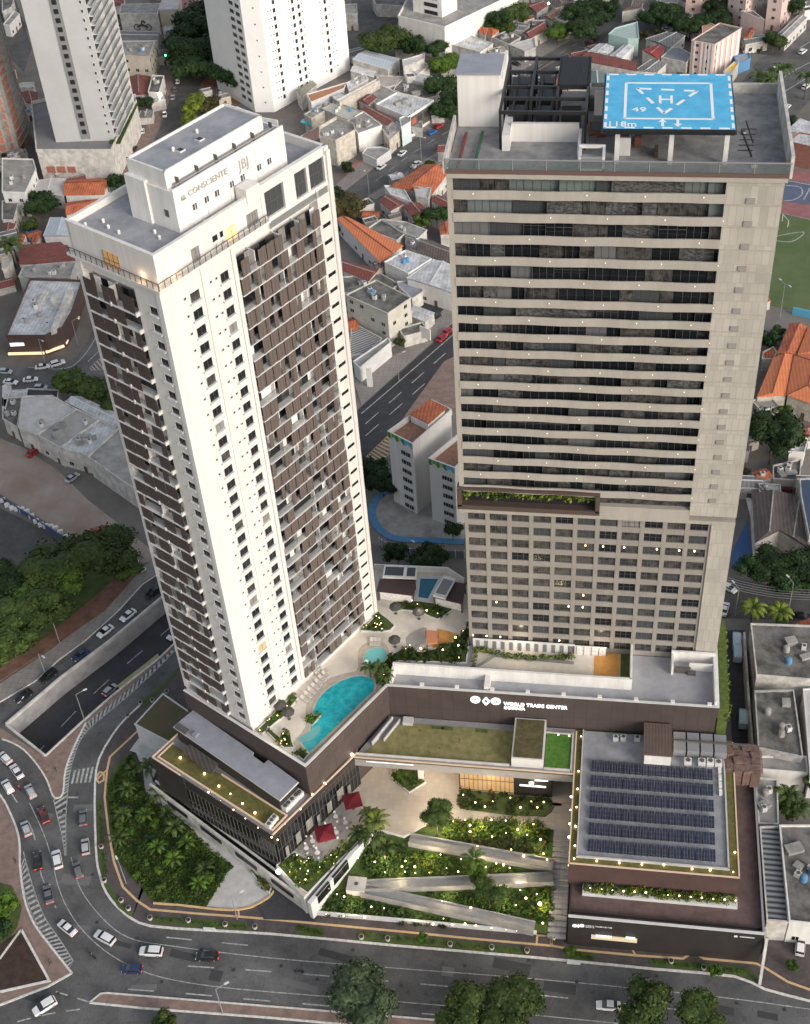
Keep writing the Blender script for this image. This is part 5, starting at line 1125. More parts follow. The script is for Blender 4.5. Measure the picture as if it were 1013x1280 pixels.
def photo_lamps(l, cr, label, group, r=.18, h=.8):
    for a, b in l:
        if cr is cX: x, y = 540+a/5.332, 950+b/5.332
        elif cr is cW: x, y = 330+a/4.265, 880+b/4.265
        p = hg(x, y, h); garden_lamps([(p.x, p.y)], p.z-h, label, group, r, h)
photo_lamps([(143, 410), (223, 400), (255, 435), (397, 400), (493, 405), (573, 465), (635, 500), (678, 428), (725, 530), (402, 512), (495, 488), (255, 478)], cX, 'warm lamp in the hedge strip at the top of the garden', 'lamps in the top hedge', .19, 1.5)
photo_lamps([(305, 575), (530, 598), (613, 640), (745, 625), (768, 665)], cX, 'warm lamp just above the upper garden ramp', 'lamps above the upper ramp', .24)
photo_lamps([(58, 630), (98, 722), (176, 745), (195, 660), (360, 715), (520, 720), (430, 690), (478, 700)], cX, 'warm lamp in the wedge between upper and middle ramps', 'lamps in the ramp wedge', .2)
photo_lamps([(455, 840), (455, 893), (415, 950), (560, 968), (590, 868), (628, 922), (580, 825), (68, 942), (700, 895), (740, 1088), (260, 985)], cX, 'warm lamp between the middle and lower ramps', 'lamps between the lower ramps', .22)
photo_lamps([(78, 1058), (135, 1100), (222, 1092), (293, 1102), (398, 1122), (495, 1132), (565, 1140), (8, 1095)], cX, 'warm lamp in the strip by the street wall', 'lamps by the street wall', .17)
photo_lamps([(390, 1015), (428, 1028), (425, 1132), (537, 1138), (573, 1082), (640, 1090), (330, 1120)], cW, 'warm lamp in the dark shrubs below the square landing', 'lamps below the landing', .2)
photo_lamps([(500, 820), (535, 755), (645, 898), (592, 843), (737, 868), (755, 838), (752, 895), (805, 868), (808, 902), (883, 900), (943, 803), (615, 790), (592, 650), (570, 668)], cW, 'warm lamp on the leafy slope left of the ramps', 'lamps on the left slope', .2)
m = MB(); q = hg(675, 1130, 1.0); m.ball(q, .36, 10, 6); tag(m.build('globe_lamp', LAMPW), 'glowing globe lamp at the right end of the garden by the steps', 'lamp')

# =================================================================== BRIDGE ROOF OVER THE PLAZA
br = [at(443, 946, ZR), at(722, 965, ZR), at(722, 913, ZR), V(-38.7, 171.6, ZR)]
BR = thing('canopy_building', 'long olive roofed canopy building spanning the plaza in front of the podium', 'building', (br[0].x, br[0].y, 0))
yf = br[0].y; xL, xR = br[0].x, -1.95; yb_ = 171.5
m = MB(); m.prism([V(xL, yf, ZR), V(xR, yf, ZR), V(xR, yb_, ZR), V(-39.6, yb_, ZR)], ZR-2.8, 0, 1); m.build('roof_slab', [mat('walk_roof', (.26, .25, .25), .8, noise=.1), mat('fascia_grey', (.30, .29, .285), .7, noise=.06)], BR)
m = MB(); m.prism([V(xL+1.6, yf+.9, ZR+.12), V(-14.2, yf+.9, ZR+.12), V(-14.2, yb_-1.6, ZR+.12), V(-36.5, yb_-1.6, ZR+.12), V(-38.2, yb_-3.6, ZR+.12)], ZR); m.build('olive_roof', OLIVE, BR)
m = MB()
RP = random.Random(8)
for _ in range(9):
    x, y = RP.uniform(-38, -16), RP.uniform(yf+2, yb_-3); leafball(m, (x, y, ZR+.15), .3+RP.random()*.4, 10, .12, RP, 0)
for x in (-30.5, -28.6, -21.6): m.b2(x, x+2.2, yb_-2.6, yb_-2.0, ZR+.12, ZR+.3, 1)
m.build('roof_weeds', [LEAFO, GRASS], BR)
m = MB()
for x0_, x1_ in ((xL+.3, -14.4),): m.b2(x0_, x1_, yf+.5, yf+.65, ZR, ZR+.7)
m.path([V(-38.8, yb_-1, ZR+1.2), V(-42.0, yf+3, ZR+1.2)], .25, 1.2); m.path([V(-37.3, yb_-1.2, ZR+.9), V(-39.8, yf+4.2, ZR+.9)], .2, .9); m.b2(-36.6, -34.6, yb_-2.2, yb_-.6, ZR, ZR+1.0)
m.build('parapet', CONCL, BR)
m = MB(); m.b2(-14.0, -7.8, yf+.6, yb_-.2, ZR, ZR+2.6, 0); m.build('raised_box', WHITEG, BR); m = MB(); m.b2(-13.7, -8.1, yf+.9, yb_-.5, ZR+2.6, ZR+2.72); m.build('moss_roof', mat('moss_brown', (.09, .075, .03), .95, noise=.35, nscale=1.2), BR)
m = MB(); m.b2(-7.6, -2.7, yf+.7, yb_-1.8, ZR, ZR+.35); m.build('bright_lawn', GRASSB, BR)
m = MB(); m.b2(-7.7, -2.4, yf+.4, yf+.65, ZR, ZR+.5); m.b2(-2.6, -2.3, yf+.4, yb_-1.2, ZR, ZR+.6); m.b2(-7.7, -2.3, yb_-1.7, yb_-1.4, ZR, ZR+.5); m.build('white_edge', CONCL, BR)
m = MB(); m.b2(xL-.1, xR, yf-.22, yf-.02, ZR-.5, ZR-.05, 0); m.b2(xL-.1, xR, yf-.3, yf+.0, ZR+.0, ZR+.14, 1); m.build('edge_strip', [mat('brown_strip', (.10, .07, .045), .8), STRIPL], BR)
for x in (-32.6, -23.9): m = MB(); m.b2(x-.5, x+.5, yf+2.6, yf+3.6, ZPZ, ZR-2); m.build('column', WHITEC, BR)
tgx = px_wall(458, 952, yf-.25); m = MB(); m.b2(tgx.x, tgx.x+9.5, yf-.32, yf-.24, ZR-.95, ZR-.8); m.build('light_line', SIGNW, BR)
# restaurant front under the canopy
RS = thing('restaurant_front', 'warmly lit restaurant front with timber mullions under the canopy roof', 'shopfront', (-20, yf+4.2, ZPZ))
curtain(V(-24.4, yf+1.6), V(-13.6, yf+1.6), ZPZ, ZR-2.8, 12, RS, mat('warm_glass', (.22, .14, .07), .4, emis=(1, .6, .25), estr=.35, noise=.3, nscale=.6), 0)
m = MB(); m.b2(-24.6, -13.4, yf+1.7, yb_, ZPZ, ZR-2.8); m.b2(-13.6, -6, yf+1.2, yb_, ZPZ, ZR-2.8); m.build('wall', BLACKW, RS)
m = MB(); m.b2(-13.2, -6.2, yf+1.0, yf+1.2, ZR-8.0, ZR-3.2); m.build('sign_board', BLACKM, RS)
m = MB(); m.b2(-12.4, -7.2, yf+.92, yf+1.0, ZR-6.6, ZR-6.1); m.b2(-9.4, -6.8, yf+.92, yf+1.0, ZR-4.5, ZR-4.2)
m.ball((-10.1, yf+.95, ZR-5.3), .55, 10, 6, sz=.7); m.build('sign_marks', SIGNW, RS)
bed([V(-24.0, 157.4), V(-13, 156.8), V(-7, 157.2), V(-5.8, 158.4), V(-6, yf+.9), V(-24.2, yf+1.2), V(-24.9, 159.5)], 'dark plant bed in front of the restaurant beneath the canopy', z=ZPZ, seed=21, mats=(LEAFO, LEAFD, LEAFM), per=1.2, kerb=False)
garden_lamps([(x, y) for x, y in ((-23.6, 160.2), (-21, 158.6), (-17.6, 159.2), (-14.2, 160.4), (-12, 158.3), (-10, 159.8), (-7.5, 160), (-19, 157.8), (-8.7, 158.6))], ZPZ, 'warm lamp in the dark bed before the restaurant', 'lamps before the restaurant', .2, .9)
bed([V(-38.6, 163.4), V(-34.6, 160.2), V(-31.6, 163), V(-33.5, 166), V(-37, 167.5)], 'small triangular plant bed under the left end of the canopy roof', z=ZPZ, seed=22, mats=(LEAFM, LEAFB), per=.8)
def plight(x, y, z, e, col=(1, .78, .52), r=.5):
    l = bpy.data.lights.new('warm_glow_light', 'POINT'); l.energy = e; l.color = col; l.shadow_soft_size = r; o = bpy.data.objects.new('warm_glow_light', l); sc.collection.objects.link(o); o.location = (x, y, z)
for x in (-37, -31, -25): plight(x, yf+4.5, 13.2, 1100)
plight(-18, 160.5, 11.5, 350); plight(-9, 160.5, 11.5, 250); plight(-29, 154, 9.5, 700)
for a, b in ((350, 1100), (380, 1080), (410, 1055)): p = at(a, b, 9); plight(p.x, p.y, 9.2, 60, (1, .85, .6))
for a, b, e in ((400, 900, 150), (455, 800, 120), (525, 760, 110), (540, 810, 90), (345, 925, 80)): p = at(a, b, ZD+3.5); plight(p.x, p.y, ZD+3.5, e, (1, .85, .62))
plight(-14, 182.5, ZD+4, 160, (1, .85, .6)); plight(2, 182.5, ZD+4, 110, (1, .85, .6))
for a, b, e in ((555, 1035, 420), (600, 1030, 420), (650, 1035, 460), (675, 1060, 300), (600, 1078, 280), (540, 1068, 280), (480, 1075, 380), (500, 1095, 240), (630, 1125, 320), (680, 1130, 420), (560, 1120, 240), (440, 1130, 220), (520, 1148, 160), (650, 1100, 220)): p = hg(a, b, 2.2); plight(p.x, p.y, p.z, e, (1, .82, .5), .25)  # point lights without fixtures, added for warm glow on the garden plants

# =================================================================== DARK FRONT BLOCK WITH SOLAR ROOF
FB = thing('front_block', 'dark brown front block with a solar roof and a planted terrace by the street', 'building', (-1.3, 133.3, 0))
YF = 133.35; XF0, XF1 = -1.4, 33.4; ZF = 9.7
m = MB(); m.b2(XF0, XF1, YF, 142, 0, ZF-.7, 0); m.b2(XF0, XF1, 142, 171.5, 0, ZF-.7, 0); m.build('wall', BLACKW, FB)
m = MB(); m.b2(XF0+.3, XF1-.3, YF+.4, 171.5, ZF-.7, ZF-.6); m.build('terrace_floor', BROWNT, FB)
m = MB(); m.b2(XF0, XF1, YF-.05, YF+.35, ZF-.7, ZF, 0); m.b2(XF0-.03, XF1+.03, YF-.12, YF+.4, ZF, ZF+.16, 1); m.b2(XF1-.3, XF1, YF+.4, 171.5, ZF-.7, ZF+.3, 0); m.b2(XF1-.35, XF1+.05, YF+.4, 171.5, ZF+.3, ZF+.45, 2); m.b2(XF0, XF0+.3, YF+.4, 140.3, ZF-.7, ZF+.2, 0)
m.b2(XF0+.4, XF1-.4, YF+1.2, YF+1.35, ZF-.6, ZF+.1, 0)
m.build('parapet', [BLACKW, WHITEG, FRAMEG], FB)
SX0, SX1, SY0 = -1.87, 28.7, 140.4
m = MB(); m.b2(SX0, SX1, SY0, 171.4, ZF-.6, ZR, 0); m.build('upper_wall', mat('plum_wall', (.085, .048, .044), .7, noise=.12, nscale=.5), FB)
ix0, ix1, iy0, iy1 = at(723, 1070, ZR).x, 26.6, 142.1, 171.2
m = MB(); m.b2(SX0, SX1, SY0, 171.4, ZR, ZR+.05, 0); m.b2(ix0, ix1, iy0, iy1, ZR+.05, ZR+.12, 1); m.build('roof', [OLIVED, GREYR], FB)
m = MB()
for z0_, z1_, a_, b_, c_, d_ in ((ZR, ZR+.55, ix0-.2, ix1+.2, iy0-.2, iy1),):
    m.b2(a_-.15, a_+.15, c_, d_, z0_, z1_); m.b2(b_-.15, b_+.15, c_, d_, z0_, z1_); m.b2(a_-.15, b_+.15, c_-.15, c_+.15, z0_, z1_)
m.build('inner_kerb', CONCL, FB)
m = MB(); m.b2(SX0-.05, SX0+.2, SY0, 171, ZR, ZR+.18); m.b2(SX1-.2, SX1+.05, SY0, 171, ZR, ZR+.18); m.b2(SX0-.05, SX1+.05, SY0-.08, SY0+.2, ZR, ZR+.18); m.build('edge_strip', STRIPL, FB)
pl0, pl1 = at(728, 1117, ZF).x, 28.9
m = MB(); m.b2(pl0, pl1, 138.3, 140.3, ZF-.6, ZF+.25); m.build('planter', WHITEG, FB)
m = MB(); rn = random.Random(31)
for i in range(270): leafball(m, (pl0+.3+(pl1-pl0-.6)*rn.random(), 138.6+rn.random()*1.5, ZF+.4+rn.random()*.7), .55, 18, .2, rn, rn.choice((0, 0, 1, 2)))
m.build('planter_foliage', [LEAFY, LEAFM, LEAFO], FB)
def row_lamps(pts, label, group, r=.2, name='edge_lamp'):
    me = MB().ball((0, 0, 0), 1, 10, 7).data('bulb', [LAMPW])
    for p in pts: o = inst(name, me, None, tuple(p), 0, r*random.uniform(.4, .85)); tag(o, label, 'lamp', group)
row_lamps([at(690+a/3.493, 1030+b/3.493, ZF+1.4) for a, b in ((168, 280), (218, 286), (265, 290), (314, 294), (362, 297), (411, 300), (508, 311), (557, 314), (607, 319), (656, 323), (706, 328), (756, 331), (803, 335))], 'warm lamp in the long planter under the plum wall', 'lamps in the terrace planter', .2)
row_lamps([at(690+a/3.493, 1030+b/3.493, ZR+.4) for a, b in ((98, 152), (197, 162), (295, 170), (394, 177), (490, 180), (613, 197), (692, 202), (793, 210), (101, 95), (103, 10), (800, 124))]+[at(690+a/3.75, 880+b/3.75, ZR+.4) for a, b in ((138, 152), (126, 315), (121, 398), (116, 484), (113, 575), (31, 145), (82, 150))], 'warm lamp on the green edge strip around the solar roof', 'lamps around the solar roof', .22)
row_lamps([at(690+a/3.75, 880+b/3.75, 12) for a, b in ((91, 435), (88, 497), (85, 562), (82, 625))]+[at(713, 1066, 10), at(712, 1082, 9)], 'bright wall lamp above the garden steps', 'wall lamps above the steps', .32)
row_lamps([at(430+a/3.377, 850+b/3.377, ZR-.2) for a, b in ((124, 320), (215, 327), (304, 334), (386, 337), (475, 344), (561, 352), (652, 358), (737, 362), (824, 369), (914, 376), (988, 382))], 'warm lamp on the front edge of the canopy roof', 'lamps on the canopy edge', .22)
row_lamps([at(430+35/3.377, 850+315/3.377, ZR+.4)]+[cT(a, b, ZR) for a, b in ((897, 440), (960, 388))], 'bright warm lamp under the pool wall along the shop wing edge', 'lamps under the pool wall', .4)
row_lamps([cT(a, b, ZR-.1) for a, b in ((197, 290), (265, 342), (330, 383), (452, 472), (515, 516), (572, 558), (634, 603), (700, 650), (730, 662), (765, 583), (840, 512))], 'warm lamp on the roof edge of the shop wing', 'lamps on the shop wing edge', .2)
row_lamps([cT(a, b, ZR+.7) for a, b in ((392, 430), (443, 400), (499, 438), (558, 485), (619, 530), (255, 262), (373, 340))], 'bright warm lamp standing on the olive green roof strip', 'lamps on the olive roof strip', .3)
# solar panels
sxa = at(742.6, 951.6, ZR+.6); sxb = at(894, 963, ZR+.6); sfa = at(738.4, 1065, ZR+.6); sfb = at(899.7, 1078, ZR+.6)
sgap = (sxa.y-sfa.y)/5.7; sl_ = sgap*.70
sme = MB(); sme.bar((0, 0, .55), (0, sl_, .75), 1.04, .06, 0); spanel = sme.data('panel', [SOLAR])
sf = MB(); sf.b2(-.5, .5, .2, .3, 0, .5); sf.b2(-.5, .5, sl_-.3, sl_-.2, 0, .64); sf.b2(-.05, .05, .3, sl_-.3, 0, .08); sfm = sf.data('frame', [FRAMEG])
sx0, sx1 = 1.45, 24.6; sy0, sy1 = sfa.y+.1, sfa.y+.1+sgap*5
rowname = ['nearest the street', 'second from the street', 'third from the street', 'fourth from the street', 'fifth from the street', 'farthest from the street']
for r in range(6):
    for c in range(19):
        t = thing('solar_panel', ORDN[c]+' solar panel from the left in the roof row '+rowname[r], 'solar panel', (sx0+.6+c*(sx1-sx0)/19, sy0+r*(sy1-sy0)/5, ZR+.1), 0, 'solar panels in the row '+rowname[r])
        inst('panel', spanel, t); inst('frame', sfm, t)
# plant shed and machinery at the back of the solar roof
q = [at(x, y, ZR+4) for x, y in ((803, 910), (842, 911), (841, 944), (805, 943))]
PS = thing('plant_shed', 'small shed with ribbed brown roof behind the solar panels', 'shed', (q[0].x, q[3].y, ZR)); m = MB(); m.b2(q[3].x+.2, q[2].x-.2, q[3].y+.2, 171.2, ZR, ZR+3.7); m.build('wall', WHITE, PS); m = MB(); m.b2(q[3].x, q[2].x, q[3].y, 171.3, ZR+3.7, ZR+4); m.build('roof', stripes('ribbed_brown', (.15, .10, .085), (.10, .07, .06), .6), PS)
qx = q[2].x
m = MB()
for i in range(4): m.b2(qx+.4+i*2.6, qx+2.7+i*2.6, 166.5, 171, ZR+.2, ZR+2.2, 0)
m.b2(qx+.4, qx+16, 168.6, 168.9, ZR+2.3, ZR+2.6, 1); tag(m.build('cooling_duct', [FRAMEG, FRAME]), 'row of grey cooling boxes and pipe beside the brown roofed shed', 'cooling unit')
m = MB(); 
for i in range(16): m.box(qx+11+(i % 4)*1.7, 164.5+(i//4)*1.7, ZR-4+.2*(i % 3), 1.7, 1.6, 4+random.random()*.8, .1*(i % 3)); m.cyl((qx+10.5, 164+i*.3, ZR+.6), (qx+17.4, 164+i*.35, ZR+.3), .12)
tag(m.build('pipe_rack', mat('rust_pipe', (.16, .10, .085), .8, noise=.3, nscale=1)), 'rusty brown tangle of ducts and tanks at the back right of the solar roof', 'ducts')
for i, (a, b) in enumerate(((300, 168), (335, 168), (400, 170))): ac(at(690+a/3.75, 880+b/3.75, ZR+.12), 'small dark and white unit left of the brown roofed shed', 'units left of the shed', 0, .9)
for a, b in ((637, 283), (702, 285), (742, 285), (780, 290)): ac(at(690+a/3.75, 880+b/3.75, ZR+.12), 'white boxed unit behind the solar panels', 'units behind the panels', 0, 1.15)
m = MB(); 
for i in range(4): m.b2(25.6, 26.2, 158+i*1.7, 159.2+i*1.7, ZR+.12, ZR+.7)
tag(m.build('cable_tray', WHITE), 'white cable boxes along the right kerb of the solar roof', 'cable box')
# street front signs
S3 = thing('street_sign', 'small white globe emblems and lettering at the left end of the dark street front', 'sign', (0, YF-.1, 8))
def pf(a, b): d = px_wall(700+a/3.752, 1140+b/3.752, YF-.12); return d
for a in (70, 104): c = pf(a, 66); m = MB(); m.cyl((c.x, YF-.02, c.z), (c.x, YF-.15, c.z), .42, n=12); m.build('globe_emblem', SIGNW, S3)
c = pf(87, 66); m = MB(); m.bar((c.x, YF-.1, c.z+.38), (c.x+.25, YF-.1, c.z), .14, .1, up=V(0, 1, 0)); m.bar((c.x, YF-.1, c.z+.38), (c.x-.25, YF-.1, c.z), .14, .1, up=V(0, 1, 0)); m.bar((c.x, YF-.1, c.z-.38), (c.x+.25, YF-.1, c.z), .14, .1, up=V(0, 1, 0)); m.bar((c.x, YF-.1, c.z-.38), (c.x-.25, YF-.1, c.z), .14, .1, up=V(0, 1, 0)); m.build('diamond_emblem', SIGNW, S3)
c = pf(120, 68); text('WORLD TRADE CENTER', .42, (c.x, YF-.06, c.z), (1, 0, 0), (0, 0, 1), S3, m=PWHITE, depth=.06, org0=ORG[S3.name]); text('GOI\u00c2NIA', .38, (c.x, YF-.06, c.z-.45), (1, 0, 0), (0, 0, 1), S3, m=PWHITE, depth=.06, org0=ORG[S3.name])
S4 = thing('entrance_recess', 'lit cream parking entrance recess with white letters in the dark street front', 'entrance', (5, YF, 0))
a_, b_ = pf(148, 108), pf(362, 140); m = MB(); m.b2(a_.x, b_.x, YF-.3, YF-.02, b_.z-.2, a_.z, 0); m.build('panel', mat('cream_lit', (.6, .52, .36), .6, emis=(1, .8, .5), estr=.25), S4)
m = MB(); u0 = pf(170, 104); 
for i in range(11): m.b2(u0.x+i*.27, u0.x+i*.27+.17, YF-.42, YF-.3, u0.z-.5, u0.z+.15)
u1 = pf(310, 113); m.b2(u1.x, u1.x+1.7, YF-.42, YF-.3, u1.z-.4, u1.z+.1); m.build('letter_bars', SIGNW, S4)
c = pf(826, 116); m = MB(); m.b2(c.x-.3, c.x+.3, YF-.14, YF-.02, c.z-.2, c.z+.2); m.b2(c.x+.7, c.x+3.3, YF-.1, YF-.02, c.z-.1, c.z+.05); tag(m.build('small_wall_sign', PWHITE), 'tiny white mark and line at the right end of the dark street front', 'sign')
m = MB(); p, q = at(956, 1170, 4.5), at(947, 1218, 0); m.bar(V(33.9, YF-.3, 9), V(33.4, YF-4.6, .4), .5, .6); tag(m.build('buttress', WOLD), 'white sloping stay at the right corner of the dark street front', 'stay')
# right flank: hedge wall and alley walls
m = MB(); m.b2(25.3, 27.2, 172.5, 196, 10, 24.2); tag(m.build('green_wall', mat('vine_soil', (.05, .09, .015), .95, nscale=1.4, col2=(.12, .15, .03))), 'tall vine covered wall on the right flank of the podium', 'green wall')
m = MB(); rn = random.Random(12)
for i in range(220): leafball(m, (26.3+rn.random()*1.0, 172.5+23*rn.random(), 23.6-rn.random()*3), .7, 12, .3, rn, rn.choice((0, 1)))
tag(m.build('vines', [LEAFM, LEAFY]), 'vines spilling over the top of the tall green wall beside the alley', 'vines')
m = MB(); m.path([Vector((p.x, p.y, 4.2)) for p in (at(931, 790, 4.2), at(937, 880, 4.2), at(950, 1030, 4.2), at(958, 1180, 4.2))], .45, 4.2); tag(m.build('boundary_wall', WOLD), 'long pale boundary wall right of the service alley', 'wall')

# =================================================================== NEIGHBOURHOOD BUILDINGS
tankm = MB(); tankm.cyl((0, 0, 0), (0, 0, 1.3), .75, .65, 12); tankm.cyl((0, 0, 1.3), (0, 0, 1.5), .68, .3, 12)
tanks = [tankm.data('water_tank', [mat('tank_blue', (.10, .25, .42), .6)]), tankm.data('water_tank', [CONC])]
hwm = MB(); hwm.b2(-.6, .6, -.04, .06, -.55, .55, 0); hwm.b2(-.7, .7, -.1, .06, -.68, -.55, 1); hwm.b2(-.03, .03, -.07, .04, -.55, .55, 1)
hwme = hwm.data('window', [GLASS, WHITEG])
hdm = MB(); hdm.b2(-.5, .5, -.05, .06, -1.05, 1.05, 0); hdme = hdm.data('door', [mat('door_brown', (.12, .07, .045), .7)])
hgm = MB(); hgm.b2(-1.5, 1.5, -.06, .06, -1.2, 1.2, 0); hgme = hgm.data('garage_door', [FRAMEG])
BR_ = random.Random(42); FOOT = []
def house(pts, h, kind, roofm, wallm, label, cat='house', name=None, win=True, rise=None, clutter=0, over=.35, floors=1, base=0., parapet=.45):
    """pts: photo points of the roof outline, as world points at height h"""
    pts = [V(p.x, p.y, h) for p in pts]
    ar = sum(pts[i].x*pts[(i+1) % len(pts)].y-pts[(i+1) % len(pts)].x*pts[i].y for i in range(len(pts)))
    if ar < 0: pts.reverse()
    c = sum(pts, Vector())/len(pts); FOOT.append((c.x, c.y, max((p-c).length for p in pts), label))
    t = thing(name or {'flat': 'flat_roofed_building', 'gable': 'tiled_house', 'hip': 'tiled_house', 'sheet': 'warehouse'}[kind], label, cat, (c.x, c.y, base))
    n = len(pts)
    if wallm is WHITE and BR_.random() < .6: wallm = BR_.choice((WOLD, WHITEG, mat('aged_cream', (.40, .36, .30), .9, nscale=.6, col2=(.62, .57, .50)), mat('aged_grey_wall', (.28, .27, .26), .9, nscale=.6, col2=(.5, .49, .47))))
    if roofm is WOLD: roofm = BR_.choice((WOLD, CONC, MWHT))
    if kind == 'flat':
        m = MB(); m.prism(pts, base, bottom=False); m.build('wall', wallm, t)
        inn = [p.lerp(c, .015) for p in pts]
        m = MB(); m.prism([V(p.x, p.y, h+.03) for p in inn], h-.05); m.build('roof', roofm, t)
        if parapet: m = MB(); m.path([V(p.x, p.y, h+parapet) for p in pts], .3, parapet+.02, 0, True); m.build('parapet', wallm, t)
    elif kind == 'sheet':
        wl = [p.lerp(c, .02) for p in pts]; m = MB(); m.prism([V(p.x, p.y, h-.3) for p in wl], base, bottom=False); m.build('wall', wallm, t)
        # low pitched sheet roof with a ridge along the longer side
        e = [(pts[(i+1) % n]-pts[i]).length for i in range(n)]
        k = 0 if (e[0]+e[2 % n]) > (e[1]+e[3 % n]) else 1
        if n == 4:
            a, b, c_, d = [pts[(k+i) % 4] for i in range(4)]; r = rise if rise is not None else .6
            r1 = (b+c_)/2+V(0, 0, r); r0 = (a+d)/2+V(0, 0, r); m = MB()
            m.face([a, b, r1, r0]); m.face([c_, d, r0, r1]); m.face([b, c_, r1]); m.face([d, a, r0]); m.face([d, c_, b, a]); m.build('roof', roofm, t)
            m = MB(); m.path([r0+V(0, 0, .1), r1+V(0, 0, .1)], .4, .12); m.path([a+V(0, 0, .12), b+V(0, 0, .12)], .25, .3); m.path([c_+V(0, 0, .12), d+V(0, 0, .12)], .25, .3); m.build('flashing', WHITEG, t)
        else: m = MB(); m.prism([V(p.x, p.y, h) for p in pts], h-.3); m.build('roof', roofm, t)
    else:
        wl = [p.lerp(c, .05) for p in pts]; m = MB(); m.prism([V(p.x, p.y, h) for p in wl], base, bottom=False)
        e = [(pts[(i+1) % 4]-pts[i]).length for i in range(4)]; k = 0 if e[0]+e[2] > e[1]+e[3] else 1
        a, b, c_, d = [pts[(k+i) % 4] for i in range(4)]; sh = min(e[1-k], e[(3-k) % 4]); r = rise if rise is not None else sh*.17
        r0 = (a+d)/2+V(0, 0, r); r1 = (b+c_)/2+V(0, 0, r)
        if kind == 'hip': u = (r1-r0); L = u.length; f = min(.42, sh*.5/L); r0, r1 = r0+u*f, r1-u*f
        elif wallm: wa, wb, wc, wd = [wl[(k+i) % 4] for i in range(4)]; m.face([wb, wc, (wb+wc)/2+V(0, 0, r*.9)]); m.face([wd, wa, (wd+wa)/2+V(0, 0, r*.9)])
        m.build('wall', wallm, t); m = MB(); dz = V(0, 0, -.15)
        m.face([a, b, r1, r0]); m.face([c_, d, r0, r1]); m.face([b, c_, r1]); m.face([d, a, r0]) ; m.face([d+dz, c_+dz, b+dz, a+dz])
        for p, q in ((a, b), (b, c_), (c_, d), (d, a)): m.face([p+dz, q+dz, q, p])
        if kind == 'gable': m.f[2:4] = [m.f[2], m.f[3]]
        m.build('roof', roofm, t)
        m = MB(); m.path([r0+V(0, 0, .08), r1+V(0, 0, .08)], .35, .15)
        if kind == 'hip':
            for p, q in ((a, r0), (d, r0), (b, r1), (c_, r1)): m.bar(p+V(0, 0, .08), q+V(0, 0, .08), .3, .12)
        m.build('ridge', TRED if roofm in (TOFF, TOFF2) else CONC, t)
    if win:
        for i in range(n):
            p, q = pts[i], pts[(i+1) % n]; d = (q-p); L = d.to_2d().length; nn = V(d.y, -d.x, 0).normalized()
            if nn.y > .25 or L < 4: continue
            ins_ = .05 if kind in ('gable', 'hip') else .02 if kind == 'sheet' else 0
            fh = max(2.8, (h-base)/max(1, floors)); nw = min(6, int(L/3.4)); rz = math.atan2(d.y, d.x)
            for f in range(floors):
                zc = base+fh*f+min(1.7, fh*.55)
                for w_ in range(nw):
                    pp_ = p.lerp(q, (w_+.5)/nw); pp_ = pp_.lerp(c, ins_) if ins_ else pp_
                    off = nn*.04
                    if ins_: # wall inset: project to wall line
                        a_, b_ = p.lerp(c, ins_), q.lerp(c, ins_); pp_ = a_.lerp(b_, (w_+.5)/nw)
                    dn = BR_.random()
                    if f == 0 and w_ == nw//2: inst('door', hdme, t, (pp_.x+off.x-c.x, pp_.y+off.y-c.y, 1.06), rz)
                    elif dn < .8: inst('window', hwme, t, (pp_.x+off.x-c.x, pp_.y+off.y-c.y, zc-base), rz)
    for i in range(clutter+(2 if kind == 'flat' and len(pts) == 4 and clutter else 0)):
        u, v = BR_.uniform(.2, .8), BR_.uniform(.2, .8); p = pts[0].lerp(pts[1], u).lerp(pts[-1].lerp(pts[2], u), v); r = BR_.random()
        if r < .3: inst('water_tank', tanks[0 if BR_.random() < .3 else 1], t, (p.x-c.x, p.y-c.y, h-base))
        elif r < .7: inst('roof_unit', acme, t, (p.x-c.x, p.y-c.y, h-base+.02), BR_.random()*3)
        else: m = MB(); m.box(p.x, p.y, h, 1.5+BR_.random()*2, 1.2+BR_.random(), .5+BR_.random()*.8, BR_.random()); m.build('roof_hatch', CONC, t)
    return t
def H(cr, l, h, *a, **k): return house([cr(x, y, h) for x, y in l], h, *a, **k)
# ---- far left and upper left
H(cA, [(28, 195), (75, 205), (155, 115), (115, 92)], 5, 'flat', CONC, WHITE, 'small white building alone beside the road in the far top left corner')
H(cA, [(20, 95), (90, 60), (110, 0), (20, -20)], 5, 'flat', CONCD, WOLD, 'pale flat roof cut by the top left corner of the view')
H(cA, [(165, 728), (300, 730), (308, 818), (205, 812)], 5, 'gable', TRED, WHITE, 'small red roofed house between the brick tower and the grey slab tower')
H(cA, [(155, 662), (268, 655), (262, 695), (160, 697)], 4, 'flat', CONCL, WOLD, 'tiny pale flat roof just above the small red roof at the left')
H(cA, [(290, 890), (362, 848), (390, 925), (300, 950)], 5, 'flat', WOLD, WHITE, 'pale flat roof tucked against the left foot of the grey slab tower')
H(cA, [(250, 990), (390, 935), (405, 1005), (262, 1030)], 5, 'gable', TRED, BEIGE, 'reddish brown roof below the pale flat roof at the grey slab tower')
H(cD, [(290, 222), (520, 205), (505, 348), (240, 338)], 5, 'sheet', CONCL, WHITE, 'pale flat roof in front of the slab tower podium left of the orange roof')
H(cD, [(520, 222), (858, 200), (825, 335), (510, 340)], 5.5, 'gable', TOFF, WHITE, 'orange tiled roof directly below the slab tower podium')
H(cD, [(530, 395), (780, 365), (700, 450), (520, 500)], 5.5, 'gable', TOFF, WHITE, 'second orange roof half hidden behind the white tower roof')
H(cD, [(400, 515), (590, 538), (560, 665), (345, 662)], 5.5, 'sheet', MBLU, WHITE, 'pale blue sheet roof peeking out left of the white tower crown')
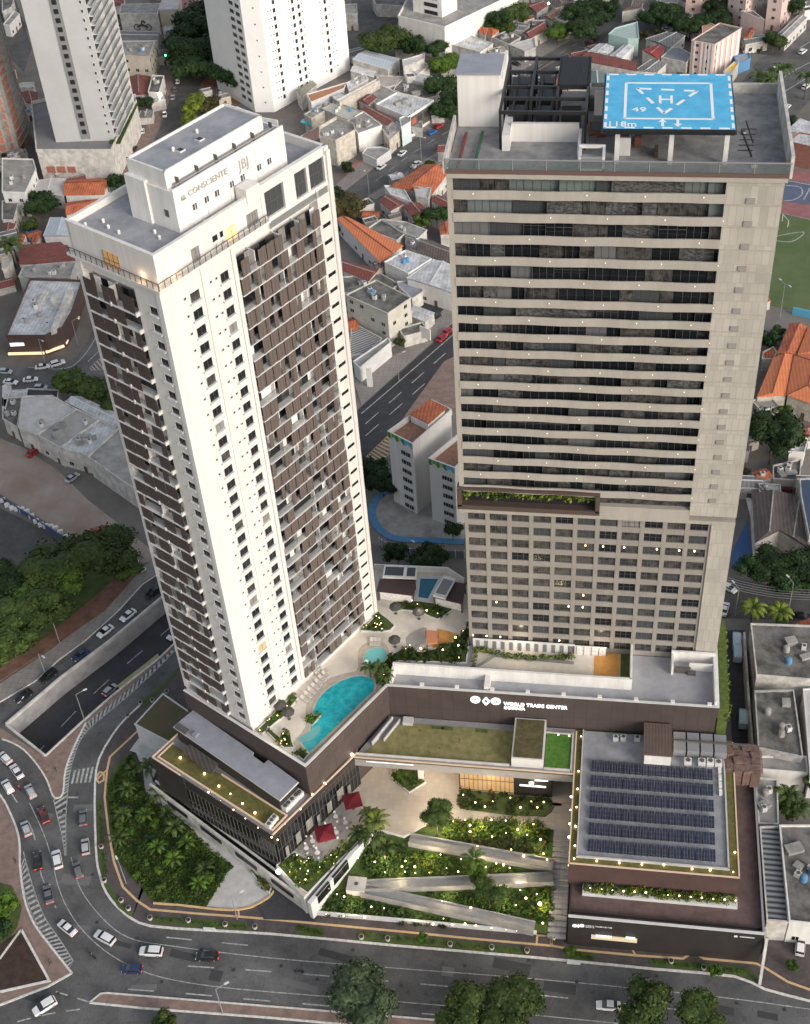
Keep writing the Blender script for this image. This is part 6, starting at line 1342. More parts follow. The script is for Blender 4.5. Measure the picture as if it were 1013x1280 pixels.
H(cD, [(150, 735), (480, 708), (640, 850), (600, 868), (150, 885)], 6, 'sheet', TRED, WOLD, 'wide maroon roof left of the white tower top')
H(cD, [(150, 652), (205, 655), (180, 718), (140, 712)], 4, 'gable', TOFF, WHITE, 'small orange roof piece left of the little garden pool')
H(cD, [(262, 656), (325, 660), (290, 714), (250, 710)], 4, 'gable', TOFF, WHITE, 'small orange roof piece right below the little garden pool', win=False)
H(cD, [(20, 838), (72, 828), (100, 868), (60, 920), (20, 930)], 6, 'flat', CONCL, WHITE, 'white house at the left edge beneath the tall palm')
H(cD, [(22, 560), (130, 545), (95, 640), (20, 650)], 4, 'gable', TRED, WOLD, 'dark red roof at the left edge above the palm')
H(cD, [(20, 392), (150, 392), (110, 545), (20, 540)], 5, 'flat', CONCD, WOLD, 'dark flat roof at the left edge beside the round tree')
H(cD, [(190, 905), (600, 872), (560, 1000), (150, 990)], 6, 'flat', CONC, WHITE, 'grey roof with a low parapet between the maroon roof and the shopping corner', clutter=5)
# corner shopping building
cs_ = [(8, 421), (56, 421), (78, 411), (90, 391), (103, 352), (38, 350)]
house([at(x, y, 6.5) for x, y in cs_], 6.5, 'flat', MWHT, mat('shop_dark', (.08, .05, .045), .7), 'corner shopping building with pale roofs and glowing shopfronts at the left', 'shopping centre', name='shopping_corner', win=False, clutter=7, parapet=.7)
for l_, z_ in (([(318, 216), (350, 205), (462, -40), (425, -42)], 8.2), ([(330, -10), (460, -10), (445, 40), (310, 40)], 7.6), ([(215, 60), (250, 60), (310, -40), (280, -40)], 7.3)):
    m = MB(); m.prism([cE(a, b, z_) for a, b in l_], 6.4); tag(m.build('roof_box', WOLD), 'long raised grey strip on the corner shopping building roof', 'roof box', 'strips on the shopping roof')
m = MB(); m.prism([cE(a, b, 4.8) for a, b in ((48, 240), (290, 232), (400, 195), (415, 215), (290, 268), (50, 272))], 4.4); tag(m.build('awning', MWHT), 'pale awning over the glowing shopfronts of the corner shopping building', 'awning')
SG = thing('shop_sign', 'white lit sign on the front of the corner shopping building', 'sign', tuple(at(22, 428, 4)))
p, q = at(12, 429, 4.4), at(30, 428, 4.4); m = MB(); m.path([p, q], .2, 1.1); m.build('panel', SIGNW, SG)
m = MB()
for (a, b) in (((10, 441), (55, 440)), ((57, 439), (80, 431)), ((82, 428), (98, 395)), ((98, 392), (106, 362))): m.path([at(*a, 1.6), at(*b, 1.6)], .5, .7)
tag(m.build('shopfront_light', mat('warm_front', (.6, .45, .3), .5, emis=(1, .75, .45), estr=.8)), 'warm glowing band of shop windows round the corner shopping building', 'shop windows')
H(cE, [(20, 575), (50, 560), (70, 575), (35, 720), (20, 700)], 5, 'flat', MWHT, WOLD, 'thin pale roof at the left edge by the street bend', win=False)
# warehouses on the left
H(cE, [(145, 640), (330, 636), (482, 722), (235, 882), (120, 838)], 6.5, 'flat', CONCL, WOLD, 'pale grey warehouse roof at the left end of the warehouse row', 'warehouse', name='warehouse', clutter=2)
H(cE, [(486, 722), (625, 790), (382, 965), (238, 884)], 6.6, 'flat', mat('beige_roof', (.33, .31, .28), .85, nscale=.25, col2=(.42, .40, .37)), WOLD, 'beige warehouse roof with a brown patch and a blue tank', 'warehouse', name='warehouse', clutter=3)
H(cE, [(628, 792), (742, 850), (560, 1012), (388, 965)], 6.4, 'flat', MWHT, WOLD, 'silvery warehouse roof with a sunken court in the middle of the row', 'warehouse', name='warehouse', clutter=3)
H(cE, [(745, 850), (800, 798), (960, 1300), (560, 1022)], 6.8, 'flat', CONC, WOLD, 'plain grey warehouse roof running under the left side of the white tower', 'warehouse', name='warehouse', win=False)
H(cE, [(490, 628), (790, 770), (735, 832), (412, 666)], 5.5, 'sheet', MWHT, WOLD, 'long pale roof behind the warehouses next to the dark tree', 'warehouse', win=False)
H(cE, [(20, 652), (142, 645), (110, 835), (20, 780)], 5, 'flat', CONCD, WOLD, 'dark stained roof at the left edge next to the pale warehouse', clutter=1)
H(cE, [(172, 592), (372, 600), (365, 652), (152, 636)], 3.5, 'flat', mat('dark_canopy', (.05, .05, .055), .7), WOLD, 'dark canopy along the street behind the pale warehouse', 'canopy', name='street_canopy', win=False)
H(cE, [(45, 600), (180, 592), (170, 642), (42, 645)], 3.8, 'sheet', MWHT, WOLD, 'pale canopy near the parked cars at the left street bend', 'canopy', name='street_canopy', win=False)
# ---- around the upper left street
H(cBk, [(78, 38), (382, 30), (362, 112), (60, 108)], 9, 'flat', CONC, WOLD, 'long pale warehouse with a motorcycle shape painted on its wall', 'warehouse', name='warehouse', win=False)
mo = thing('wall_mural', 'dark motorcycle silhouette painted on the long pale warehouse wall', 'mural', tuple(cBk(225, 190, 5)))
wl0, wl1 = cBk(60, 108, 9), cBk(362, 112, 9); dm = (wl1-wl0).normalized(); nm_ = V(dm.y, -dm.x, 0)*.15; m = MB(); cc_ = wl0.lerp(wl1, .55)+nm_
def mb_at(u, z): return V(cc_.x+dm.x*u, cc_.y+dm.y*u, z)
for u in (-2.6, 2.6):
    for k in range(10):
        a0, a1 = 2*PI*k/10, 2*PI*(k+1)/10; m.bar(mb_at(u+1.3*math.cos(a0), 3.3+1.3*math.sin(a0)), mb_at(u+1.3*math.cos(a1), 3.3+1.3*math.sin(a1)), .4, .08, up=nm_)
for a0, a1 in (((-2.6, 3.3), (-.4, 4.6)), ((-.4, 4.6), (2.6, 3.3)), ((-.4, 4.6), (.2, 6.3)), ((.2, 6.3), (1.4, 5.2)), ((-1, 4), (1.4, 4))): m.bar(mb_at(*a0), mb_at(*a1), .8, .08, up=nm_)
m.build('painting', FRAME, mo)
H(cBk, [(402, -10), (542, -15), (520, 78), (372, 82)], 9.5, 'flat', CONCL, BEIGE, 'taller pale block at the right end of the mural warehouse', 'warehouse', name='warehouse', win=False)
H(cBk, [(62, 242), (378, 252), (362, 320), (60, 322)], 5, 'sheet', TGRY, WOLD, 'grey sheds between the mural warehouse and the cream flats', 'shed', win=False)
H(cBk, [(58, 332), (340, 326), (292, 452), (75, 442)], 11, 'flat', CONC, mat('cream_flats', (.50, .45, .38), .8, noise=.1, nscale=.4), 'cream block of flats beside the upper left street', 'apartment block', name='apartment_block', floors=3, clutter=4)
H(cBk, [(110, 615), (308, 602), (290, 742), (145, 752)], 4.5, 'gable', TRED, WOLD, 'dark red roof in front of the cream block of flats')
H(cBk, [(322, 600), (412, 604), (372, 738), (288, 732)], 6, 'flat', CONCD, WHITE, 'white framed small building with a bright lamp on its corner', clutter=1)
H(cBk, [(545, -10), (745, -12), (705, 95), (565, 150)], 5, 'flat', mat('reddish_roof', (.28, .12, .11), .85, nscale=.4, col2=(.36, .2, .18)), WOLD, 'reddish commercial roof at the top left behind the dark trees', 'shop', clutter=3)
H(cBk, [(-30, -40), (100, -40), (90, 30), (-20, 60)], 6, 'hip', TRED, WOLD, 'dark red hipped roof at the top edge above the mural warehouse')
H(cBk, [(230, 875), (330, 870), (322, 925), (205, 930)], 3, 'sheet', TGRY, WOLD, 'little ribbed carport by the white car near the slab tower', 'carport', win=False)
# ---- white houses right of the white tower crown
H(cF, [(320, 15), (562, 76), (480, 152), (228, 76)], 7, 'sheet', MBLU, WOLD, 'large pale blue sheet roof below the big green tree')
H(cF, [(240, 122), (402, 160), (380, 205), (215, 160)], 5, 'sheet', MWHT, WHITE, 'white canopy roof in front of the large pale blue sheet roof', win=False)
H(cF, [(582, 88), (735, 44), (736, 80), (590, 135)], 9, 'flat', CONCL, WOLD, 'tall pale grey wall block right of the pale blue roof', win=False, name='white_block')
H(cF, [(660, 165), (742, 108), (772, 128), (690, 190)], 6, 'flat', CONCL, WHITE, 'narrow white block below the tall grey wall block', name='white_block')
H(cF, [(595, 182), (660, 178), (672, 205), (615, 210)], 7, 'flat', FRAME, WHITE, 'white cube with dark top amid the mottled roofs', name='white_block')
H(cF, [(395, 192), (600, 208), (545, 262), (440, 285)], 5, 'flat', mat('pinkish_roof', (.34, .29, .27), .9, nscale=.3, col2=(.42, .38, .35)), WOLD, 'pinkish grey flat roof left of the white cube', win=False)
H(cF, [(555, 225), (835, 280), (815, 345), (700, 372), (520, 300)], 4.8, 'flat', CONCD, WOLD, 'dark mottled roof yard with pale patches above the white showroom', clutter=6)
H(cF, [(700, 180), (860, 214), (832, 272), (655, 225)], 6, 'sheet', CONCL, WOLD, 'pale grey roof at the edge of the dark trees')
SHT = H(cF, [(542, 320), (800, 375), (622, 490), (398, 402)], 7.5, 'flat', MWHT, WHITE, 'white showroom roof with a dark glazed street front', 'shop', name='showroom', win=False, parapet=.6, clutter=1)
a0, a1 = cF(628, 492, 7), cF(806, 380, 7); m = MB(); dd = (a1-a0).normalized(); nn_ = V(dd.y, -dd.x, 0)*.25; m.path([a0+nn_, a1+nn_], .3, 5.5)
m.build('glazing', FRAME, SHT)
for i, mm in ((0, mat('orange_panel', (.4, .12, .06), .6)), (1, GLASSM), (2, GLASSM), (3, WOLD)): m = MB(); u = a0.lerp(a1, .06+i*.24)+nn_*2; v = a0.lerp(a1, .06+i*.24+.16)+nn_*2; m.path([u-V(0, 0, .8), v-V(0, 0, .8)], .15, 2.2); m.build('front_panel', mm, SHT)
H(cF, [(272, 366), (340, 320), (402, 345), (340, 396)], 6.5, 'gable', TRED, WHITE, 'small red roof sunk among the white terrace walls', win=False)
H(cF, [(290, 425), (350, 408), (530, 490), (478, 545)], 6.5, 'gable', TRED, WHITE, 'long dark red roof left of the white showroom')
H(cF, [(115, 372), (400, 222), (420, 232), (140, 385)], 8.5, 'flat', WHITE, WHITE, 'long bare white wall block running beside the pale blue roofs', name='white_block', win=False)
H(cF, [(425, 262), (540, 318), (400, 392), (300, 345)], 5.5, 'flat', WOLD, WHITE, 'white patio roof between the long white wall and the showroom', win=False)
H(cF, [(18, 430), (112, 385), (300, 452), (198, 512)], 7, 'flat', mat('sand_roof', (.45, .43, .39), .8, noise=.08, nscale=.3), WHITE, 'sand coloured flat roof left of the long dark red roof', clutter=1)
STT = H(cF, [(195, 510), (308, 452), (436, 548), (270, 606)], 7, 'flat', WOLD, WHITE, 'white house with a black and white striped street front', name='striped_house', win=False, clutter=3)
a0, a1 = cF(272, 608, 6.6), cF(438, 550, 6.6); dd = (a1-a0).normalized(); nn_ = V(dd.y, -dd.x, 0)*.2; m = MB()
m.path([a0+nn_, a1+nn_], .2, 6, 0)
for i in range(5): m.path([a0+nn_*2-V(0, 0, .8+i*1.15), a1+nn_*2-V(0, 0, .8+i*1.15)], .1, .22, 1)
mid = a0.lerp(a1, .4)+nn_*2.4; 
for k in range(12): t0_, t1_ = 2*PI*k/12, 2*PI*(k+1)/12; m.bar(mid+dd*1.3*math.cos(t0_)+V(0, 0, -2.8+1.3*math.sin(t0_)), mid+dd*1.3*math.cos(t1_)+V(0, 0, -2.8+1.3*math.sin(t1_)), .3, .1, 1, up=nn_)
m.build('striped_front', [mat('ink_front', (.03, .035, .045), .6), WHITE], STT)
H(cF, [(0, 570), (120, 500), (240, 552), (248, 592), (112, 668), (0, 640)], 9, 'flat', CONC, WHITE, 'large white cube building right beside the white tower crown', name='white_block', win=False, clutter=4, parapet=1.2)
H(cF, [(438, 568), (560, 512), (588, 560), (490, 655)], 5.5, 'flat', CONCL, WHITE, 'small white building with a garage door by the street', clutter=1)
H(cF, [(562, 498), (636, 462), (640, 520), (575, 560)], 7.5, 'flat', WOLD, mat('pale_teal', (.6, .67, .68), .8), 'pale bluish box with a round logo beside the showroom', win=False)
H(cF, [(-90, 330), (185, 248), (170, 288), (-60, 385)], 7.5, 'flat', mat('terracotta_deck', (.36, .17, .09), .85, noise=.2), WHITE, 'terracotta terrace at the foot of the far white tower', win=False)
H(cF, [(190, 250), (312, 184), (340, 225), (206, 300)], 7.5, 'flat', WOLD, WHITE, 'white stepped terrace right of the terracotta terrace', clutter=2)
H(cF, [(-110, 470), (60, 385), (95, 410), (-60, 500)], 6.5, 'flat', CONC, WHITE, 'pale terrace roof with a small dark box', clutter=2, win=False)
H(cF, [(85, 345), (160, 318), (190, 335), (110, 372)], 7, 'flat', WHITEG, WHITE, 'small white penthouse box on the terraces', win=False)
H(cC, [(570, 710), (700, 635), (735, 665), (610, 765)], 6, 'hip', mat('olive_tent', (.22, .215, .16), .8), WOLD, 'olive grey tented roof at the foot of the far white tower', win=False)
H(cF, [(-160, 640), (-20, 560), (60, 590), (-80, 680)], 4, 'flat', mat('salmon_deck', (.42, .24, .19), .85), WOLD, 'salmon terrace with the small rooftop pool', win=False)
H(cF, [(330, 705), (430, 700), (500, 720), (400, 790), (300, 745)], 3.2, 'flat', CONC, WHITEG, 'low grey canopy in the yard before the striped house', 'canopy', win=False)
H(cF, [(635, 525), (720, 522), (722, 575), (650, 560)], 3.2, 'flat', WOLD, WHITE, 'low white walled yard right in front of the showroom', win=False)
H(cF, [(780, 415), (860, 400), (880, 470), (785, 480)], 3, 'flat', WOLD, WOLD, 'small grey kiosk with a round emblem near the dark trees', 'kiosk', win=False)
# ---- middle gap between towers
H(cG, [(490, 182), (745, 28), (908, 84), (790, 240)], 6, 'gable', TOFF, WHITE, 'big orange tiled roof across the street in the gap between the towers')
H(cG, [(456, 185), (582, 190), (645, 300), (500, 245)], 5.5, 'flat', WOLD, WHITE, 'white parapet strip along the lower side of the big orange roof', win=False)
H(cG, [(662, 192), (782, 200), (762, 275), (680, 262)], 7, 'flat', CONCL, WHITE, 'white box standing in the big orange roof', win=False)
H(cG, [(420, 290), (482, 245), (600, 302), (500, 355)], 5, 'gable', TRED, WOLD, 'dark red roof below the left end of the big orange roof')
H(cG, [(590, 332), (700, 292), (762, 362), (660, 412)], 5, 'gable', TRED, WOLD, 'dark red roof among the trees below the big orange roof')
H(cG, [(782, 282), (830, 240), (930, 285), (900, 345)], 5, 'gable', TRED, WOLD, 'dark red roof touching the left edge of the tan tower')
H(cG, [(330, 490), (430, 425), (600, 520), (540, 572)], 5, 'flat', CONCD, WOLD, 'dark flat roof behind the long orange roof', win=False)
H(cG, [(440, 420), (600, 440), (752, 498), (692, 555), (560, 505)], 5.2, 'flat', CONC, WOLD, 'grey flat roof with a satellite dish behind the long orange roof', win=False, clutter=3)
H(cG, [(118, 408), (200, 400), (590, 602), (425, 722)], 6, 'gable', TOFF2, WHITE, 'long bright orange roof right of the white tower')
H(cG, [(160, 700), (415, 768), (345, 850), (160, 775)], 5, 'gable', TRED, WOLD, 'maroon lean-to roof below the long bright orange roof', win=False)
H(cG, [(602, 640), (782, 700), (622, 802), (455, 722)], 7, 'flat', MWHT, WHITE, 'pale flat roof with a round vent right of the long orange roof', clutter=1)
H(cG, [(805, 698), (935, 740), (935, 935), (612, 830)], 7, 'sheet', MWHT, WHITE, 'ribbed pale metal roof touching the tan tower', 'warehouse', rise=.5)
H(cG, [(545, 860), (700, 850), (725, 930), (650, 980), (560, 900)], 4.5, 'flat', GREYB, WOLD, 'blue grey canopy roof by the dark yard', 'canopy', win=False)
H(cG, [(762, 558), (930, 620), (930, 735), (682, 640)], 5, 'gable', TBRN, WOLD, 'old brown tile roof behind the pale flat roofs by the tan tower')
H(cG, [(600, 520), (760, 560), (690, 640), (600, 590)], 4.5, 'gable', TGRY, WOLD, 'grey tile roof with a tank between orange and brown roofs', clutter=2, win=False)
H(cG, [(840, 470), (912, 425), (935, 520), (850, 522)], 5, 'gable', TOFF, WOLD, 'little orange roof half hidden by the left edge of the tan tower', win=False)
H(cG, [(160, 830), (420, 800), (560, 880), (480, 930), (160, 940)], 4, 'flat', CONCD, WOLD, 'stained dark roofs between maroon lean-to and the grey flats', win=False, clutter=4)
H(cG, [(185, 955), (395, 850), (640, 975), (478, 1085)], 12, 'flat', CONCD, mat('grey_cream', (.48, .46, .40), .85, nscale=.3, col2=(.58, .55, .48)), 'stained four storey grey block of flats in the gap between the towers', 'apartment block', name='apartment_block', floors=4, clutter=4)
H(cH, [(165, 235), (215, 215), (375, 300), (270, 405), (150, 420)], 4, 'flat', stripes('skylight_roof', (.50, .49, .48), (.09, .09, .095), 1.0, ang=.9, noise=.2), WOLD, 'garage roof with dark skylight strips below the grey flats', 'garage', win=False)
H(cH, [(178, 460), (415, 300), (440, 325), (222, 505)], 5, 'flat', WOLD, WHITE, 'long white canopy front of the garage by the avenue', 'garage', name='garage_front', win=False)
H(cH, [(592, 62), (742, 118), (680, 180), (580, 140)], 4, 'sheet', MWHT, WOLD, 'white canopy in the dark yard by the avenue', 'canopy', win=False)
m = MB(); m.path([cH(515, 275, 3), cH(632, 195, 3)], .3, 3); tag(m.build('red_fence', RED), 'red fence panel in front of the grey flats', 'fence')
bd = thing('billboard', 'blank white billboard at the end of the red fence', 'billboard', tuple(cH(640, 230))); m = MB(); m.path([cH(640, 205, 6), cH(712, 235, 6)], .3, 3.8); m.build('panel', WHITE, bd); m = MB(); m.cyl(cH(650, 280), cH(650, 280)+V(0, 0, 3), .15); m.cyl(cH(705, 310), cH(705, 310)+V(0, 0, 3), .15); m.build('post', FRAME, bd)
to = thing('totem_sign', 'white totem sign at the corner of the garage forecourt', 'sign', tuple(cH(295, 632))); q = cH(295, 632); m = MB(); m.box(q.x, q.y, 0, 1.6, .4, 6.5); m.build('panel', WHITE, to)
# mural apartments
def mural_block(base, h, label, roofred):
    """base: four ground photo points"""
    b = [at(x, y, 0) for x, y in base]; t = thing('apartment_block', label, 'apartment block', (b[0].x, b[0].y, 0))
    m = MB(); m.prism([V(p.x, p.y, h-1.6) for p in b], 0); m.path([V(p.x, p.y, h) for p in b], .35, 1.8, 0, True); m.build('wall', WHITEC, t)
    c = sum(b, Vector())/4; m = MB(); m.prism([V(p.x, p.y, h-1.55) for p in [q.lerp(c, .04) for q in b]], h-1.6); m.build('roof', mat('terracotta_floor', (.30, .16, .11), .85, noise=.2), t)
    ab = (b[1]-b[0]); n = V(ab.y, -ab.x, 0).normalized()*.3
    m = MB(); L = ab.length; N_ = 16
    for i in range(N_):
        u = i/N_; v = (i+1)/N_; z = h-1.4-.5*math.sin(i*1.3); z2 = h-1.4-.5*math.sin((i+1)*1.3); p, q = b[0].lerp(b[1], u)+n, b[0].lerp(b[1], v)+n
        mi = 0 if i % 5 < 2 else (1 if i % 5 == 2 else (0 if i % 2 else 2))
        if i > 10: mi = 2
        m.face([V(p.x, p.y, z), V(q.x, q.y, z2), V(q.x, q.y, h+.02), V(p.x, p.y, h+.02)], mi)
    m.build('painted_band', [mat('mural_green', (.05, .25, .05), .7), mat('mural_yellow', (.6, .45, .04), .7), mat('mural_blue', (.12, .42, .58), .7)], t)
    for f in range(int((h-2)/2.9)):
        z = 1.6+f*2.9; p = b[0].lerp(b[1], .60)+n*.8; inst('window', hwme, t, (p.x-b[0].x, p.y-b[0].y, z), math.atan2(ab.y, ab.x))
        p = b[0].lerp(b[1], .80)+n*.8; inst('window', hwme, t, (p.x-b[0].x, p.y-b[0].y, z), math.atan2(ab.y, ab.x))
        e = b[2]-b[1]; ne = V(e.y, -e.x, 0).normalized()*.05; p = b[1].lerp(b[2], .3)+ne
    if roofred:
        p = [q+(c-q)*.12 for q in b]; r = [p[0].lerp(p[3], .45), p[1].lerp(p[2], .45), p[2], p[3]]; m = MB(); m.prism([V(q.x, q.y, h+1.0) for q in r], h+.75); m.prism([V(q.x, q.y, h+.75) for q in [w.lerp(c, .1) for w in r]], h-1.5, 1); m.build('roof_shelter', [TOFF, WHITE], t)
    return b
mural_block([(493, 627), (522, 643), (568, 600), (545, 588)], 23.4, 'white block of flats with a green and yellow painted roof band, left of the pair', True)
mural_block([(541, 650), (572, 662), (612, 622), (590, 608)], 20.5, 'white block of flats with painted roof band, partly hidden by the tan tower', False)
# ---- upper right
H(cJ, [(-10, 185), (40, 142), (130, 200), (80, 242)], 5.5, 'hip', TOFF, WOLD, 'bright orange hipped roof by the white podium at the top')
H(cJ, [(80, 250), (180, 208), (272, 252), (195, 300)], 4.5, 'flat', CONCD, WOLD, 'dark grey roof right below the orange hipped roof', clutter=2, win=False)
H(cJ, [(130, 192), (200, 138), (335, 160), (290, 205)], 4.5, 'sheet', TGRY, WOLD, 'broken pale grey roofs below the top trees', clutter=2)
H(cJ, [(290, 215), (410, 140), (455, 190), (335, 255)], 5, 'gable', TRED, WOLD, 'dark red roof left of the bright street tree')
H(cJ, [(420, 105), (490, 58), (565, 95), (480, 135)], 5, 'gable', mat('rust_roof', (.26, .15, .10), .85, noise=.25), WOLD, 'rusty tan roof above the bright street tree')
H(cJ, [(500, 122), (620, 68), (655, 100), (560, 155)], 6, 'flat', CONC, WHITE, 'white walled grey roof just right of the bright street tree')
H(cJ, [(285, 30), (400, 8), (462, 30), (380, 82)], 5, 'gable', TRED, WHITE, 'dark red roof near the top with a bright lamp on its tip')
H(cJ, [(460, -10), (560, -20), (600, 20), (500, 50)], 5, 'gable', TBRN, WOLD, 'brown roof at the top edge left of the treed street')
H(cJ, [(558, 20), (685, 15), (705, 60), (600, 62)], 5, 'gable', TBRN, WOLD, 'old brown roofs by the dark street trees at the top')
H(cJ, [(200, 302), (362, 255), (372, 320), (300, 345)], 4.5, 'flat', CONCL, WHITE, 'white walled yards beside the upper street')
H(cJ, [(700, 350), (735, 342), (1050, 412), (1050, 470), (690, 402)], 5.5, 'sheet', TRED, WOLD, 'long dark red roof immediately behind the helipad')
H(cJ, [(720, 345), (800, 288), (895, 310), (850, 357)], 5, 'sheet', MWHT, WHITE, 'white sheet roof above the long dark red roof')
H(cJ, [(868, 372), (962, 298), (1030, 300), (945, 388)], 5.2, 'sheet', MWHT, WHITE, 'second white sheet roof, next to the greenish house')
H(cJ, [(860, 230), (905, 190), (1050, 150), (1060, 260), (990, 262)], 7, 'flat', mat('mint_wall_roof', (.36, .45, .42), .85, noise=.1), mat('mint_wall', (.42, .56, .52), .8), 'pale mint green building behind the helipad')
H(cJ, [(388, 560), (480, 500), (592, 522), (580, 600)], 5, 'gable', TOFF, WOLD, 'orange roof seen through the black steel frame', win=False)
H(cJ, [(498, 490), (570, 438), (660, 472), (590, 512)], 5, 'flat', mat('sand_roof', (.45, .43, .39)), WHITE, 'sand coloured roof above the orange roof by the tower deck', win=False)
H(cJ, [(590, 478), (712, 472), (712, 560), (590, 560)], 5, 'flat', CONCD, WHITE, 'white framed yard roof left behind the helipad', win=False, clutter=2)
H(cJ, [(712, 475), (850, 485), (860, 570), (715, 560)], 4.5, 'sheet', mat('green_grey_sheet', (.14, .19, .18), .8, noise=.2), WOLD, 'dark green sheet roof touching the left corner of the helipad', win=False)
SBt = H(cK, [(370, 222), (495, 245), (640, 155), (520, 128)], 14, 'flat', CONCD, PINK, 'pink and white striped block of flats just behind the helipad', 'apartment block', name='apartment_block', floors=5, clutter=0)
st0, st1, st2 = cK(370, 222, 14), cK(495, 245, 14), cK(640, 155, 14)
for p, q, ts in ((st0, st1, (.12, .42, .6, .75, .9)), (st1, st2, (.08, .25, .45, .65, .85))):
    d = (q-p).normalized(); nn_ = V(d.y, -d.x, 0)*.15; m = MB()
    for t_ in ts: a = p.lerp(q, t_)+nn_; b = p.lerp(q, t_+.08)+nn_; m.path([a+V(0, 0, .2), b+V(0, 0, .2)], .2, 14)
    m.build('facade_strip', WHITE, SBt)
def block(cr, base, h, wm, rm, label, floors, cat='apartment block'):
    b = [cr(x, y, 0) for x, y in base]; return house(b, h, 'flat', rm, wm, label, cat, name='apartment_block', floors=floors, clutter=3, parapet=.8)
block(cK, [(330, 108), (415, 115), (465, 62), (385, 52)], 19, PINK, CONCD, 'pale pink block of flats cut by the top edge, left of the group', 6)
block(cK, [(555, 130), (648, 168), (715, 95), (640, 62)], 19, mat('blush_render', (.68, .55, .50), .8, noise=.06), CONCD, 'blush coloured block of flats in the middle of the upper right group', 6)
block(cK, [(765, 158), (842, 170), (905, 92), (835, 75)], 17, mat('rose_render', (.64, .50, .46), .8, noise=.06), CONCD, 'rose block of flats with dark windows at the right of the upper right group', 5)
H(cK, [(640, 62), (715, 92), (765, 110), (700, 60)], 10, 'flat', CONCD, mat('blush_render', (.68, .55, .50)), 'low link between the two upper right blocks of flats', win=False)
H(cK, [(310, 112), (422, 122), (470, 165), (380, 152)], 5, 'gable', TBRN, WOLD, 'brown roof at the foot of the pale pink flats')
H(cK, [(425, 130), (470, 128), (520, 150), (430, 190)], 6, 'flat', mat('salmon_deck', (.42, .24, .19)), PINK, 'salmon coloured little building left of the striped pink flats')
H(cK, [(100, 270), (180, 243), (222, 260), (190, 322)], 5.5, 'gable', mat('crimson_roof', (.34, .05, .05), .8, noise=.15), WOLD, 'crimson roof among grey ones behind the helipad')
H(cK, [(205, 312), (262, 262), (300, 258), (372, 300), (340, 345)], 5.5, 'flat', mat('slate_sheet', (.22, .23, .26), .7, noise=.15), WHITE, 'slate grey roof left of the striped pink flats', win=False)
H(cK, [(120, 210), (240, 170), (335, 192), (255, 262)], 5, 'sheet', TGRY, WOLD, 'wide grey fibre cement roof behind the crimson roof')
H(cK, [(60, 382), (152, 320), (232, 348), (185, 390)], 5, 'sheet', TGRY, WOLD, 'grey roof right at the far edge of the helipad', win=False)
H(cK, [(640, 202), (762, 188), (785, 220), (662, 242)], 4, 'sheet', TGRY, WOLD, 'long grey shed roof below the blush flats', 'shed')
H(cK, [(830, 192), (948, 82), (1000, 92), (880, 212)], 5, 'sheet', CONC, WOLD, 'grey sheds along the upper right avenue', 'shed')
H(cK, [(650, 205), (700, 120), (730, 130), (690, 205)], 5, 'gable', TOFF, WOLD, 'slim orange roof between the upper right flats', win=False)
H(cK, [(545, 390), (600, 340), (625, 345), (590, 390)], 5, 'flat', YEL, WOLD, 'yellow painted roof edge beside the striped pink flats', win=False)
H(cK, [(600, 310), (680, 290), (690, 320), (620, 350)], 4, 'flat', GREYB, mat('azure', (.1, .25, .45), .7), 'blue walled shop right of the yellow roof edge', 'shop', win=False)
H(cK, [(0, 0), (110, 5), (90, 40), (-10, 60)], 5, 'gable', TBRN, WOLD, 'brown roofs at the top edge above the parked white car', win=False)
H(cK, [(180, -30), (300, -25), (290, 20), (180, 10)], 5, 'flat', CONC, WOLD, 'grey roof at the top edge left of the pale pink flats', win=False)
# ---- right edge
H(cL, [(345, 292), (398, 250), (470, 262), (470, 330), (345, 300)], 8, 'flat', MWHT, mat('brick_wall', (.30, .13, .10), .85, noise=.15), 'brick sports building with white roof and blue base at the right edge', 'sports building', win=False)
H(cL, [(320, 238), (400, 165), (470, 190), (470, 250), (395, 245)], 7, 'sheet', MWHT, WOLD, 'white sheet roof at the right edge above the brick sports building', win=False)
H(cM, [(228, 572), (330, 330), (460, 312), (412, 560)], 6, 'gable', TOFF2, WHITE, 'bright orange roof wing nearest the tan tower at the right', rise=1.0)
H(cM, [(412, 560), (458, 312), (720, 320), (640, 640)], 6.4, 'hip', TOFF2, WHITE, 'broad bright orange hipped roof at the right edge')
H(cM, [(352, 305), (430, 118), (545, 140), (470, 310)], 6.2, 'gable', TOFF, WHITE, 'orange roof with a white gutter above the broad hipped roof')
H(cM, [(478, 305), (545, 140), (720, 200), (720, 320)], 6.6, 'gable', TOFF2, WHITE, 'orange roof at the right edge with a long white ridge line', win=False)
H(cM, [(268, 300), (330, 270), (350, 300), (330, 345), (262, 340)], 4, 'flat', TOFF, WHITE, 'small rounded orange roof end beside the tan tower', win=False)
H(cM, [(480, 762), (555, 738), (600, 800), (482, 832)], 4.5, 'gable', mat('coral_tile', (.42, .13, .10), .9, noise=.3), WOLD, 'coral roof just right of the big round tree')
H(cM, [(490, 850), (538, 850), (520, 918), (428, 912)], 4.5, 'flat', MWHT, WHITE, 'little white roof under the coral roof', win=False)
H(cM, [(330, 1000), (500, 960), (490, 1090), (330, 1080)], 3.2, 'flat', CONCD, WOLD, 'mottled low roof between the round tree and the brown roofs', win=False, clutter=3)
H(cN, [(215, 155), (440, 165), (380, 345), (230, 420)], 6, 'gable', stripes('cocoa_tile', (.105, .08, .075), (.07, .055, .05), .9, noise=.25), WOLD, 'dark cocoa tile roof right of the tan tower base', win=False)
H(cN, [(345, 345), (440, 165), (500, 200), (525, 455)], 6, 'gable', TBRN, WOLD, 'dark brown gabled roof next to the cocoa tile roof', win=False)
